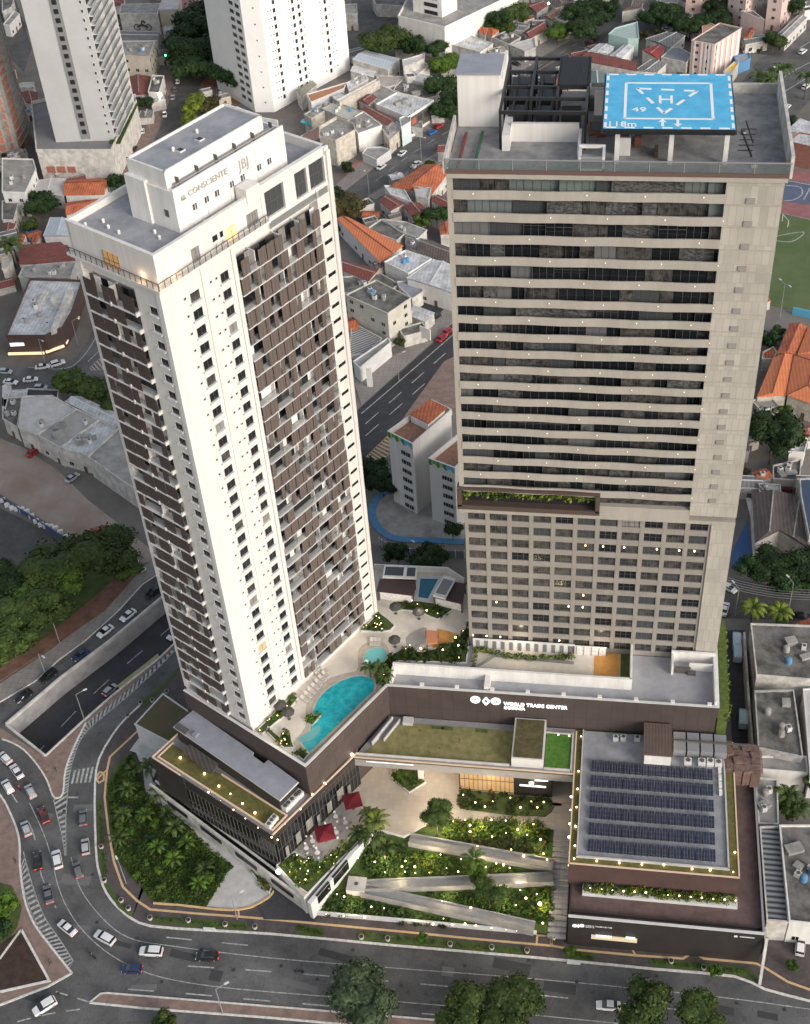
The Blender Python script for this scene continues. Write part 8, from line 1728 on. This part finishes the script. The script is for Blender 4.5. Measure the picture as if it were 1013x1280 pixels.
def car_parts(kind, col):
    P = {}
    if kind == 'sedan':
        body = [(-2.2, .72, .62, .42, .78), (-2.1, .84, .74, .3, .92), (-1.3, .88, .80, .26, .98), (0, .90, .82, .26, .96), (1.2, .88, .78, .26, .92), (1.95, .84, .70, .3, .80), (2.2, .70, .58, .4, .66)]
        gl = [(-1.55, .74, .70, .95, .97), (-.95, .76, .62, .93, 1.36), (.35, .76, .62, .93, 1.38), (1.15, .74, .68, .92, .95)]; roof = [(-.9, .63, .58, 1.33, 1.42), (-.3, .64, .60, 1.36, 1.46), (.32, .63, .58, 1.34, 1.43)]
    elif kind == 'hatch':
        body = [(-1.95, .76, .70, .4, .95), (-1.85, .84, .78, .3, 1.0), (-1.0, .88, .80, .26, 1.0), (.3, .89, .82, .26, .98), (1.1, .87, .78, .26, .94), (1.75, .82, .70, .3, .82), (1.95, .70, .58, .4, .68)]
        gl = [(-1.85, .76, .70, .98, 1.0), (-1.6, .77, .63, .96, 1.38), (.25, .77, .64, .96, 1.42), (1.05, .75, .68, .94, .97)]; roof = [(-1.6, .64, .60, 1.36, 1.44), (-.6, .66, .62, 1.4, 1.5), (.2, .64, .60, 1.38, 1.46)]
    elif kind == 'suv':
        body = [(-2.25, .82, .76, .45, 1.1), (-2.15, .9, .84, .34, 1.12), (-1, .94, .86, .32, 1.12), (.4, .94, .88, .32, 1.1), (1.2, .92, .84, .32, 1.05), (2.0, .88, .76, .36, .95), (2.25, .76, .64, .45, .78)]
        gl = [(-2.1, .82, .76, 1.1, 1.12), (-1.85, .83, .70, 1.08, 1.6), (.35, .83, .70, 1.08, 1.62), (1.15, .80, .74, 1.05, 1.08)]; roof = [(-1.85, .71, .66, 1.58, 1.68), (-.6, .72, .68, 1.6, 1.72), (.3, .70, .66, 1.58, 1.68)]
    else:   # van
        body = [(-2.6, .9, .85, .45, 2.3), (-2.5, .95, .88, .35, 2.4), (0, .97, .9, .35, 2.45), (1.3, .96, .84, .35, 2.3), (2.0, .92, .80, .36, 1.35), (2.6, .84, .7, .42, 1.05)]
        gl = [(1.25, .80, .74, 1.3, 2.34), (1.4, .88, .78, 1.3, 2.22), (2.02, .84, .76, 1.3, 1.4)]; roof = [(-2.3, .6, .55, 2.42, 2.5), (.9, .6, .55, 2.42, 2.52)]
    P['body'] = loft(body).data('body', [cpaint(col)]); P['glass'] = loft(gl).data('windows', [GLASS]); P['roof'] = loft(roof).data('roof', [cpaint(col)])
    P['L'] = body[-1][0]; P['R'] = body[0][0]; P['w'] = body[1][1]; return P
wh = MB(); wh.cyl((0, -.1, 0), (0, .1, 0), .32, n=12, mi=0); wh.cyl((0, -.11, 0), (0, .11, 0), .18, n=8, mi=1); WHM = wh.data('wheel', [TYRE, FRAMEG])
hl = MB(); hl.b2(-.08, .06, -.2, .2, -.07, .07); HLM = hl.data('headlight', [HEADL]); TLM = hl.data('tail_light', [TAIL]); TLD = hl.data('tail_light', [mat('tail_dim', (.3, .02, .02), .4)])
CP = {}
def car(x, y, dx, dy, kind, col, label, z=0., lit=True, group=None):
    """x, y photo centre; dx, dy photo direction the nose points"""
    p = at(x, y, z+.7); q = at(x+dx, y+dy, z+.7); rz = math.atan2(q.y-p.y, q.x-p.x)
    if (kind, col) not in CP: CP[(kind, col)] = car_parts(kind, col)
    P = CP[(kind, col)]; t = thing('van' if kind == 'van' else 'car', label, 'van' if kind == 'van' else 'car', (p.x, p.y, z+.04), rz, group)
    inst('body', P['body'], t); inst('windows', P['glass'], t); inst('roof', P['roof'], t)
    for a in (-.62, .62):
        for s in (-1, 1): inst('wheel', WHM, t, (P['L']*a, s*(P['w']-.07), .33))
    for s in (-1, 1): inst('headlight', HLM, t, (P['L']-.10, s*.52, .62)); inst('tail_light', TLM if lit else TLD, t, (P['R']+.06, s*.58, .80))
    return t
def cS_(a, b): return a/2.979, 930+b/2.979
def cV_(a, b): return a/2.979, 620+b/2.979
for a, b, dx, dy, k, c, lb in ((18, 52, -1, -1, 'hatch', 'white', 'white hatchback cut by the left edge at the head of the queue'), (62, 102, -.7, -1, 'sedan', 'white', 'white sedan second in the outer lane near the left edge'), (28, 158, -.6, -1, 'hatch', 'white', 'white hatchback in the inner lane closest to the left edge'),
    (113, 176, -.5, -1, 'hatch', 'silver', 'silver hatchback with red lights just below the tip of the brown island'), (162, 265, -.4, -1, 'sedan', 'darkred', 'dark red sedan behind the silver hatchback'), (97, 315, -.35, -1, 'hatch', 'silver', 'silver hatchback beside the left kerb'),
    (140, 435, -.1, -1, 'sedan', 'black', 'black sedan ahead of the dark one beside the striped kerb'), (213, 430, -.2, -1, 'suv', 'white', 'white car in the middle of the curve next to the arrow of stripes'), (180, 560, -.2, -1, 'sedan', 'grey', 'dark grey sedan following the black one along the striped kerb'),
    (290, 470, -.3, -1, 'hatch', 'grey', 'grey hatchback with a white nose merging from the side road'), (310, 275, 0, -1, 'hatch', 'grey', 'dark hatchback highest on the side road with bright red rear'), (318, 382, -.08, -1, 'hatch', 'silver', 'silver hatchback in the side road behind the dark hatchback'),
    (250, 685, -1, -.8, 'sedan', 'white', 'white sedan turning at the outside of the curve'), (390, 722, -1, -.55, 'suv', 'white', 'white estate car in the middle of the bend'), (563, 773, -1, -.05, 'suv', 'white', 'white car with dark roof glass on the avenue under the lawn'),
    (492, 838, -1, -.03, 'hatch', 'blue', 'dark blue hatchback in the centre lane of the avenue'), (772, 790, -1, .0, 'sedan', 'black', 'black sedan alone on the avenue below the driveway'), (166, 978, -1, .62, 'suv', 'white', 'white car at the lower left corner turning into the far carriageway')):
    x, y = cS_(a, b); car(x, y, dx, dy, k, c, lb)
car(761, 1257, -1, -.06, 'sedan', 'white', 'white sedan on the avenue between the median trees', lit=False)
for a, b, k, c, lb in ((88, 745, 'sedan', 'black', 'black car farthest left on the service road beside the underpass'), (180, 670, 'suv', 'black', 'black car second from the left on the service road'), (300, 590, 'sedan', 'blue', 'dark blue sedan with pale roof on the service road'), (392, 503, 'sedan', 'white', 'white car in the middle of the service road'), (477, 443, 'sedan', 'white', 'white car right behind the middle one on the service road'), (572, 358, 'suv', 'black', 'black car on the service road close to the white tower')):
    x, y = cV_(a, b); car(x, y, -1, .78, k, c, lb, lit=False)
x, y = cV_(410, 722); car(x, y, 1, -.9, 'hatch', 'silver', 'silver car down in the underpass beside the ochre divider', z=ZT); x, y = cV_(520, 262); car(x, y, 1, .95, 'hatch', 'white', 'white hatchback parked by the park trees', lit=False); x, y = cV_(650, 512); car(x, y, -1, .9, 'sedan', 'white', 'white sedan in the underpass half behind the white tower', z=ZT)
for x, y, dx, dy, k, c, lb in ((41, 565, 1, -.7, 'sedan', 'red', 'red car parked against the warehouse wall'), (90, 597, 1, -.75, 'sedan', 'silver', 'silver car on the dirt lot beside the warehouses'), (7, 464, 1, .05, 'hatch', 'silver', 'silver hatchback at the left edge of the street bend'), (13, 477, 1, .1, 'sedan', 'white', 'white sedan near the left edge in the lower lane'), (38, 474, 1, -.1, 'sedan', 'white', 'white sedan in the middle of the left street'), (51, 484, 1, .0, 'hatch', 'silver', 'silver hatchback next to the dark street canopy'),
    (53, 458, 1, -.15, 'sedan', 'white', 'white sedan parked left of another in front of the shopping corner'), (72, 454, 1, -.3, 'suv', 'white', 'white car parked right of the pair in front of the shopping corner'), (123, 663, 1, -.4, 'hatch', 'red', 'red car on the dirt lot close to the white tower'),
    (206, 143, 0, 1, 'hatch', 'white', 'white car driving down the upper left street'), (216, 121, .1, -1, 'sedan', 'silver', 'silver car parked lowest in the row by the upper left street'), (219, 111, .1, -1, 'hatch', 'grey', 'grey car second lowest in the row by the upper left street'), (222, 101, .1, -1, 'hatch', 'white', 'white car in the parked row by the upper left street'), (225, 90, .1, -1, 'sedan', 'black', 'black car highest in the parked row by the upper left street'),
    (178, 163, 0, -1, 'hatch', 'white', 'white car parked beside the slab tower podium'), (168, 185, .5, -1, 'hatch', 'black', 'black car parked lowest beside the slab tower podium'), (282, 12, 0, -1, 'hatch', 'white', 'white car at the top beside the far white tower'), (289, 81, 1, .2, 'sedan', 'white', 'white car on the dark court left of the far white tower'), (292, 136, 1, -.3, 'hatch', 'white', 'white car at the foot of the far white tower podium'),
    (503, 191, 1, -.8, 'sedan', 'white', 'white car driving up the middle street in the gap'), (521, 204, 1, -.7, 'sedan', 'white', 'white car by the lower kerb of the middle street'), (554, 183, 1, -.4, 'hatch', 'white', 'white car on the middle street close to the tan tower'), (477, 208, 1, -.7, 'sedan', 'white', 'white car lowest on the middle street'), (513, 167, 1, .6, 'suv', 'white', 'white car parked in the forecourt of the teal box'), (540, 165, 1, -.5, 'hatch', 'azure', 'bright blue car parked on the kerb in front of the showroom'), (549, 157, 1, -.5, 'hatch', 'red', 'red car parked just above the bright blue one'),
    (552, 422, 1, -.9, 'sedan', 'red', 'red car lower of the pair parked on the avenue kerb in the gap'), (559, 414, 1, -.9, 'sedan', 'red', 'red car upper of the pair parked on the avenue kerb in the gap'),
    (646, 93, 1, -.8, 'sedan', 'white', 'white car parked on the upper street right of the lift tower'), (645, 79, 1, .3, 'sedan', 'black', 'black car above the white one on the upper street'), (725, 40, 1, -.7, 'sedan', 'white', 'white car by the street trees at the top'), (739, 53, .6, -1, 'hatch', 'darkred', 'dark red car lowest in the row near the mint green building'), (744, 48, .6, -1, 'hatch', 'darkred', 'dark red car in the middle of the row near the mint green building'), (748, 44, .6, -1, 'hatch', 'grey', 'grey car highest in the row near the mint green building'), (676, 98, 1, -.8, 'hatch', 'silver', 'silver car at the lower kerb of the upper street'),
    (799, 12, 1, -.1, 'sedan', 'white', 'white car alone at the top edge centre right'), (834, 36, 1, .2, 'sedan', 'white', 'white car left of the pair by the pale pink flats'), (851, 38, 1, .2, 'suv', 'white', 'white car right of the pair by the pale pink flats'), (1004, 64, 1, -.7, 'suv', 'white', 'white car on the zebra of the upper right avenue'), (984, 133, 1, -.8, 'sedan', 'white', 'white car on the right avenue beside the tan tower roof'), (1008, 108, 1, -.8, 'suv', 'white', 'white car higher up the right avenue'), (936, 64, 1, .0, 'sedan', 'white', 'white car below the rose flats'), (947, 62, 1, .3, 'sedan', 'black', 'black car between the palms and the rose flats'), (972, 85, 1, -.3, 'hatch', 'white', 'white car beside the tall palms of the upper right avenue'),
    (911, 734, 1, .6, 'sedan', 'white', 'white car upper of the pair right behind the tan tower base'), (906, 761, .3, -1, 'sedan', 'white', 'white car lower of the pair right behind the tan tower base'), (1003, 770, 1, .1, 'sedan', 'black', 'black car on the lower right street'), (1001, 1183, .1, -1, 'hatch', 'white', 'white car parked under the white wall at the lower right'), (545, 395, 1, -.6, 'hatch', 'black', 'black car in the dark yard by the avenue')):
    car(x, y, dx, dy, k, c, lb, lit=False)
for x, y, lb in ((921, 802, 'pale blue van at the top end of the service alley'), (922, 817, 'pale blue van second from the top in the service alley'), (929, 899, 'pale blue van lowest in the service alley')): car(x, y, 0, -1, 'van', 'van', lb, lit=False)
# a row of parked white things on the dark blue fence
for i in range(14):
    u = i/13; x, y = 4+78*u, 627+45*u+3*math.sin(i); p = at(x, y); m = MB(); m.box(0, 0, 0, 1.5, .9, .9, .5); m.box(0, 0, .9, 1.1, .6, .25, .5)
    o = m.build('barrier_block', WHITE); o.location = (p.x, p.y, .05); tag(o, 'white block in the row along the dark blue fence', 'barrier', 'white blocks by the blue fence')

# =================================================================== PEOPLE AND MOTORCYCLES
def body_mesh(pose, name='body'):
    """one continuous skinned figure; pose: joints"""
    V_ = [pose[k] for k in ('hip', 'chest', 'neck', 'head', 'ls', 'le', 'lh', 'rs', 're', 'rh', 'lk', 'lf', 'lt', 'rk', 'rf', 'rt', 'crown')]
    E_ = [(0, 1), (1, 2), (2, 3), (3, 16), (1, 4), (4, 5), (5, 6), (1, 7), (7, 8), (8, 9), (0, 10), (10, 11), (11, 12), (0, 13), (13, 14), (14, 15)]
    R_ = [.14, .15, .06, .095, .065, .045, .035, .065, .045, .035, .075, .045, .035, .075, .045, .035, .07]
    me = bpy.data.meshes.new(name); me.from_pydata(V_, E_, []); o = bpy.data.objects.new('t', me); sc.collection.objects.link(o)
    sk = o.modifiers.new('s', 'SKIN'); 
    for i, r in enumerate(R_): me.skin_vertices[0].data[i].radius = (r, r*.8)
    me.skin_vertices[0].data[0].use_root = True; ss = o.modifiers.new('d', 'SUBSURF'); ss.levels = 1; ss.render_levels = 1
    out = bpy.data.meshes.new_from_object(o.evaluated_get(bpy.context.evaluated_depsgraph_get())); bpy.data.objects.remove(o); out.name = name; return out
walk = dict(hip=(0, 0, .95), chest=(0, 0, 1.32), neck=(0, 0, 1.5), head=(.02, 0, 1.62), crown=(.02, 0, 1.72), ls=(0, .2, 1.4), le=(-.08, .26, 1.12), lh=(.05, .26, .9), rs=(0, -.2, 1.4), re=(.06, -.26, 1.12), rh=(.2, -.25, .94), lk=(.16, .1, .52), lf=(.18, .1, .08), lt=(.32, .1, .04), rk=(-.06, -.1, .5), rf=(-.26, -.1, .1), rt=(-.14, -.1, .04))
ride = dict(hip=(-.15, 0, .82), chest=(.02, 0, 1.18), neck=(.1, 0, 1.34), head=(.16, 0, 1.46), crown=(.18, 0, 1.57), ls=(.06, .2, 1.25), le=(.28, .28, 1.02), lh=(.52, .27, 1.02), rs=(.06, -.2, 1.25), re=(.28, -.28, 1.02), rh=(.52, -.27, 1.02), lk=(.22, .17, .72), lf=(.05, .18, .32), lt=(.2, .18, .28), rk=(.22, -.17, .72), rf=(.05, -.18, .32), rt=(.2, -.18, .28))
WK, RD = body_mesh(walk), body_mesh(ride); WK.materials.append(SKIN); RD.materials.append(SKIN)
sh_ = MB(); sh_.cyl((0, 0, .95), (0, 0, 1.42), .17, .19, 10); sh_.cyl((0, .2, 1.42), (-.08, .27, 1.14), .085, .065, 7); sh_.cyl((0, -.2, 1.42), (.06, -.27, 1.14), .085, .065, 7)
tr_ = MB(); 
for s, k_, f_ in ((1, (.16, .1, .52), (.18, .1, .1)), (-1, (-.06, -.1, .5), (-.26, -.1, .12))): tr_.cyl((0, s*.09, .98), k_, .105, .08, 8); tr_.cyl(k_, f_, .08, .06, 8)
hr = MB(); hr.ball((.0, 0, 1.67), .115, 8, 6)
def person(x, y, rz, label, shirt, z=.16):
    p = at(x, y, z); t = thing('person', label, 'person', tuple(p), rz); inst('body', WK, t); inst('shirt', sh_.data('shirt', [shirt]), t); inst('trousers', tr_.data('trousers', [CLOTHD]), t); inst('hair', hr.data('hair', [BLACKM]), t)
person(64, 1205, .5, 'person in dark clothes walking on the brown pavement by the soil triangle', CLOTHD); person(20, 1078, 1, 'person in dark clothes walking beside the left kerb', CLOTHD); person(70, 964, 2, 'person standing on the brown island right of another', CLOTHD); person(59, 966, 0, 'person standing on the brown island near its left kerb', mat('khaki_shirt', (.2, .16, .1), .9)); person(693, 1178, 2, 'person in a white shirt at the foot of the garden steps', WHITE, .2); person(691, 1013, 1, 'person in dark clothes on the right walkway', CLOTHD, 6.1)
def motorbike(x, y, dx, dy, label, shirt):
    p = at(x, y, .5); q = at(x+dx, y+dy, .5); rz = math.atan2(q.y-p.y, q.x-p.x); t = thing('motorcycle', label, 'motorcycle', (p.x, p.y, .04), rz)
    m = MB(); m.cyl((-.65, -.06, .3), (-.65, .06, .3), .3, n=12); m.build('wheel', TYRE, t, world=False); m = MB(); m.cyl((.65, -.06, .3), (.65, .06, .3), .3, n=12); m.build('wheel', TYRE, t, world=False)
    loft([(-.85, .08, .06, .6, .78), (-.3, .14, .12, .5, .8), (.2, .16, .12, .4, .92), (.5, .08, .06, .5, .85)]).build('body', BLACKM, t, world=False)
    m = MB(); m.bar((.5, -.3, 1.0), (.5, .3, 1.0), .04, .04, up=V(1, 0, 0)); m.bar((.5, 0, 1.0), (.65, 0, .3), .06, .06, up=V(0, 1, 0)); m.build('handlebar', FRAME, t, world=False)
    r = thing('person', 'rider in a helmet on the '+label, 'person', (p.x, p.y, .04), rz); inst('body', RD, r)
    m = MB(); m.ball((.17, 0, 1.50), .15, 10, 6); m.build('helmet', BLACKM, r, world=False); m = MB(); m.cyl((-.15, 0, .85), (.05, 0, 1.28), .17, .19, 10); m.cyl((.06, .2, 1.27), (.28, .28, 1.04), .085, .06, 7); m.cyl((.06, -.2, 1.27), (.28, -.28, 1.04), .085, .06, 7); m.build('jacket', shirt, r, world=False)
    m = MB(); 
    for s in (-1, 1): m.cyl((-.12, s*.1, .84), (.22, s*.17, .73), .1, .08, 8); m.cyl((.22, s*.17, .73), (.05, s*.18, .34), .08, .06, 8)
    m.build('trousers', CLOTHD, r, world=False)
x, y = cS_(345, 790); motorbike(x, y, -1, -.7, 'motorcycle beside the white estate car in the bend', CLOTHD); motorbike(374, 1214, -1, -.1, 'motorcycle on the avenue left of the dusty tree', CLOTHD); motorbike(587, 1227, -1, -.1, 'motorcycle on the avenue above the wide median trees', mat('grey_jacket', (.1, .1, .11), .9)); x, y = cS_(72, 165); motorbike(x, y, -.6, -1, 'motorcycle squeezed between the queue lanes at the left', mat('red_jacket', (.3, .03, .03), .9))

# =================================================================== STREET FURNITURE
def street_lamp(x, y, label, h=9, arm=1.8, rz=0., lit=False, z=0., double=False):
    p = at(x, y, z); t = thing('street_lamp', label, 'street lamp', (p.x, p.y, z), rz)
    MB().cyl((0, 0, 0), (0, 0, h), .13, .08).build('pole', FRAMEG, t, world=False)
    for s in ((1, -1) if double else (1,)):
        m = MB(); m.cyl((0, 0, h-.1), (s*arm, 0, h+.35), .06); m.build('arm', FRAMEG, t, world=False); m = MB(); m.box(s*(arm+.35), 0, h+.28, .9, .35, .16); m.build('lamp_head', LAMPC if lit else WHITEG, t, world=False)
for x, y, lb, h in ((58, 846, 'street lamp on the pavement left of the underpass', 8), (75, 804, 'street lamp beside the white car row of the service road', 8), (106, 901, 'tall street lamp at the right edge of the underpass', 9), (297, 1150, 'street lamp at the end of the concrete driveway', 8), (279, 1268, 'dark street lamp on the median near the left', 9), (158, 1105+0, 'thin pole at the corner of the planted lawn', 6), (345, 232, 'hidden', 0), (499, 476, 'street lamp in front of the garage by the avenue', 9), (527, 200, 'white street lamp on the middle street', 9), (462, 247, 'white street lamp at the lower end of the middle street', 9), (214, 198, 'street lamp near the white tower on the upper left street', 8), (657, 108, 'street lamp on the upper street above the steel frame', 9), (975, 398, 'floodlight pole by the football field', 12), (919, 770, 'white pole right behind the tan tower base', 9), (986, 763, 'white pole on the lower right street', 9), (511, 703, 'white lamp pole below the panel fence', 8), (290, 620, 'hidden', 0), (57, 455, 'street lamp in front of the shopping corner', 9), (98, 432, 'street lamp at the curve of the shopping corner', 9), (188, 165, 'street lamp beside the slab tower podium', 7)):
    if h: street_lamp(x, y, lb, h, rz=random.choice((.6, 2.2, -.6)), double='floodlight' in lb)
def bright(x, y, z, r, label, mt=LAMPC): m = MB(); m.ball((0, 0, 0), r, 8, 5); o = m.build('glowing_lamp', mt); o.location = at(x, y, z); tag(o, label, 'lamp')
bright(200, 118, 6, .8, 'bright white lamp on the corner of the white framed building'); bright(268, 92, 6, .6, 'bright warm lamp at the edge of the dark grove', LAMPW); bright(745, 17, 7, .7, 'bright lamp among the far street trees'); bright(686, 4, 7, .5, 'bright lamp on the tip of the dark red roof at the top'); bright(225, 171, 4, .35, 'small red light behind the white tower roof', TAIL); bright(207, 69, 6, .4, 'green traffic light left of the pair on the upper left street', mat('green_lamp', (.1, 1, .6), .4, emis=(.2, 1, .7), estr=4)); bright(220, 74, 6, .4, 'green traffic light right of the pair on the upper left street', MAT['green_lamp'])
# concrete planters on the verges
plm = MB(); plm.cyl((0, 0, 0), (0, 0, .7), .42, .5, 12, 0); plm.cyl((0, 0, .7), (0, 0, .72), .42, .42, 12, 1); PLM = plm.data('planter', [CONCL, SOIL])
for i, (x, y) in enumerate(((452, 1173), (485, 1175), (563, 1182), (615, 1186), (659, 1190), (188, 1149), (236, 1152), (282, 1157), (319, 1160), (152, 1127), (161, 1137), (131, 1102), (127, 1060), (839, 1203), (880, 1211), (191, 877), (209, 866), (176, 880), (160, 896))):
    o = inst('concrete_planter', PLM, None, tuple(at(x, y, .18)), 0, (1, 1, 1)); tag(o, 'round pale concrete planter on the green verge along the kerb', 'planter', 'planters along the kerb')
m = MB(); m.prism(G([(710, 1199), (726, 1201), (726, 1204), (709, 1203)], .8), .1); tag(m.build('concrete_bench', WHITEG), 'white concrete block on the kerb left of the dark front', 'bench')
m = MB(); m.prism(G([(254, 1159), (269, 1160), (269, 1163), (254, 1162)], .7), .1); tag(m.build('concrete_bench', WHITEG), 'white concrete block on the kerb under the planted lawn', 'bench')
# football goal and banner, drums
m = MB(); 
for a, b in (((978, 276), (985, 284)),): p, q = at(*a, 0), at(*b, 0); m.cyl(p, p+V(0, 0, 2.4), .1); m.cyl(q, q+V(0, 0, 2.4), .1); m.cyl(p+V(0, 0, 2.4), q+V(0, 0, 2.4), .1)
tag(m.build('goal', WHITE), 'white football goal at the top of the green field', 'goal')
m = MB(); m.path([at(992, 384, 2.4), at(1020, 390, 2.4)], .6, 2.4); tag(m.build('team_bench', TEAL), 'teal framed shelter at the lower end of the green field', 'shelter')
dm_ = MB().cyl((0, 0, 0), (0, 0, .75), .75, n=12).data('drum', [WHITE])
for i in range(6):
    for j in range(2): o = inst('garden_table', dm_, None, tuple(cM(190+i*29, 1078+j*22, .1)), 0, 1); tag(o, 'white round table in the double row below the round tree', 'table', 'white tables below the round tree')
for i in range(9): o = inst('garden_table', dm_, None, tuple(cN(190+i*4, 170+i*15, .1)), 0, .9); tag(o, 'white round table in the single file beside the cocoa roof', 'table', 'white tables beside the cocoa roof')
m = MB(); m.path([cN(185, 140, 1.2), cN(330, 118, 1.2), cN(430, 128, 1.2)], 1.2, 1.2); tag(m.build('garden_wall', mat('maroon_wall', (.16, .04, .04), .8)), 'maroon garden wall above the cocoa tile roof', 'wall')
m = MB(); m.prism([cN(a, b, .2) for a, b in ((150, 380), (190, 300), (215, 480), (205, 560), (110, 560), (110, 470))], 0); tag(m.build('sports_floor', mat('blue_floor', (.05, .12, .28), .8)), 'blue floor strip right behind the tan tower base', 'floor')
# overhead wires
m = MB()
for k in range(5):
    a, b = at(890, 716+k*3, 8), at(1030, 738+k*3, 8); P_ = [a.lerp(b, i/12)+V(0, 0, -1.6*math.sin(PI*i/12)) for i in range(13)]
    for i in range(12): m.cyl(P_[i], P_[i+1], .05, n=4)
tag(m.build('overhead_cable', FRAMEG), 'bundle of overhead cables across the lower right street', 'cable')

# outbuildings and bushes that fill the back yards between the houses
def pin(P, x, y):
    r = False
    for i in range(len(P)):
        p, q = P[i], P[i-1]
        if (p.y > y) != (q.y > y) and x < (q.x-p.x)*(y-p.y)/(q.y-p.y)+p.x: r = not r
    return r
REG = [G(l) for l in ([(560, 0), (1013, 0), (1013, 62), (900, 120), (760, 110), (640, 130), (560, 180)], [(140, 0), (300, 0), (300, 130), (200, 200), (140, 230)], [(0, 60), (60, 20), (130, 230), (60, 350), (0, 380)], [(400, 70), (570, 60), (570, 200), (440, 260)], [(420, 250), (570, 200), (570, 400), (430, 480)], [(900, 380), (1013, 380), (1013, 720), (930, 640)], [(935, 780), (1013, 780), (1013, 1180), (955, 1160)])]
KEEP = []
for o in list(sc.objects):
    if o.name.split('.')[0] in ('street', 'avenue', 'service_alley', 'football_field', 'running_border', 'sports_court', 'residents_court', 'paved_court') and o.type == 'MESH':
        f_ = max(o.data.polygons, key=lambda f: f.area if f.normal.z > .5 else 0); KEEP.append([o.data.vertices[i].co.copy() for i in f_.vertices])
OBS = [(o.location.x, o.location.y, 4.5) for o in sc.objects if o.parent is None and o.get('category') in ('car', 'van', 'tree', 'street lamp')]+[(CX+4, CY+25, 34), (0, 198, 34), (-105, 500, 14), (-125, 497, 18), (-185, 440, 20)]
FB_ = random.Random(5); used = {}
RC = (CONC, CONCD, TGRY, TBRN, TRED, WOLD, MWHT, TOFF); RN = ('grey', 'dark', 'ribbed grey', 'brown', 'red', 'pale', 'white', 'orange')
cnt = 0
for _ in range(9000):
    if cnt > 150: break
    P = FB_.choice(REG); u = FB_.random(); xs = [p.x for p in P]; ys = [p.y for p in P]; x, y = FB_.uniform(min(xs), max(xs)), FB_.uniform(min(ys), max(ys))
    if not pin(P, x, y) or any(pin(K, x, y) for K in KEEP): continue
    r = FB_.uniform(2.2, 4.6)
    if any(pin(K, x+dx, y+dy) for K in KEEP for dx, dy in ((r, 0), (-r, 0), (0, r), (0, -r))) or any((x-a)**2+(y-b)**2 < (r+c)**2*.55 for a, b, c, _l in FOOT) or any((x-a)**2+(y-b)**2 < (r*.6+c)**2 for a, b, c in OBS): continue
    near = sorted(FOOT, key=lambda q: (q[0]-x)**2+(q[1]-y)**2); lb = None
    for q in near[:6]:
        if used.get(q[3], 0) < 2 and q[2] > 3: lb = q[3]; used[lb] = used.get(lb, 0)+1; break
    if lb is None: continue
    base = 'by the '+' '.join(lb.replace(',', '').split()[:10])
    if FB_.random() < .62:
        k = FB_.randrange(len(RC)); a = FB_.choice((0, .5, .55, .6)); h = FB_.uniform(2.6, 4.6); w_, d_ = r*FB_.uniform(.8, 1.1), r*FB_.uniform(.55, .9); ca, sa = math.cos(a), math.sin(a)
        pts = [V(x+ca*u_-sa*v_, y+sa*u_+ca*v_, h) for u_, v_ in ((-w_, -d_), (w_, -d_), (w_, d_), (-w_, d_))]
        house(pts, h, 'sheet' if k in (2, 6) else 'gable' if k in (3, 4, 7) else 'flat', RC[k], FB_.choice((WOLD, WOLD, WHITE, CONC, BEIGE)), RN[k]+' roofed outbuilding '+base, 'outbuilding', name='outbuilding', win=FB_.random() < .5, clutter=FB_.choice((0, 1)))
        FOOT[-1] = FOOT[-1][:3]+(label_ if False else '',) if False else (x, y, r, lb)
    else: tree(V(x, y, 0), FB_.uniform(3, 5.5), FB_.uniform(1.5, 3), 'leafy yard tree '+base, FB_.choice((LEAFM, LEAFD, LEAFM, LEAFO)), FB_.choice((0, 1, 4))); OBS.append((x, y, 3))
    cnt += 1
# things of one group that look alike are told apart by their order from the left
ORDS = ORDN+['twenty '+o for o in ORDN[:9]]+['thirtieth']+['thirty '+o for o in ORDN[:9]]+['fortieth']+['forty '+o for o in ORDN[:9]]
same = {}
for o in sc.objects:
    if o.parent is None and o.get('category') and o.get('label'): same.setdefault(o['label'], []).append(o)
for lb, l in same.items():
    if 1 < len(l) <= len(ORDS):
        def sx(o):
            d = (o.location if o.location.length > .01 or o.type != 'MESH' else o.data.vertices[0].co)-Vector((0, 0, CAMH)); return d.dot(cR)/-d.dot(cB)
        l.sort(key=sx)
        for i, o in enumerate(l):
            nl = lb+', '+ORDS[i]+' from the left'
            if len(nl.split()) > 16: nl = ' '.join(lb.split()[:max(4, 16-4-len(ORDS[i].split())+1)])+', '+ORDS[i]+' from left'
            o['label'] = nl if len(nl.split()) <= 16 else lb
            if not o.get('group'): o['group'] = ' '.join(lb.split()[:6])
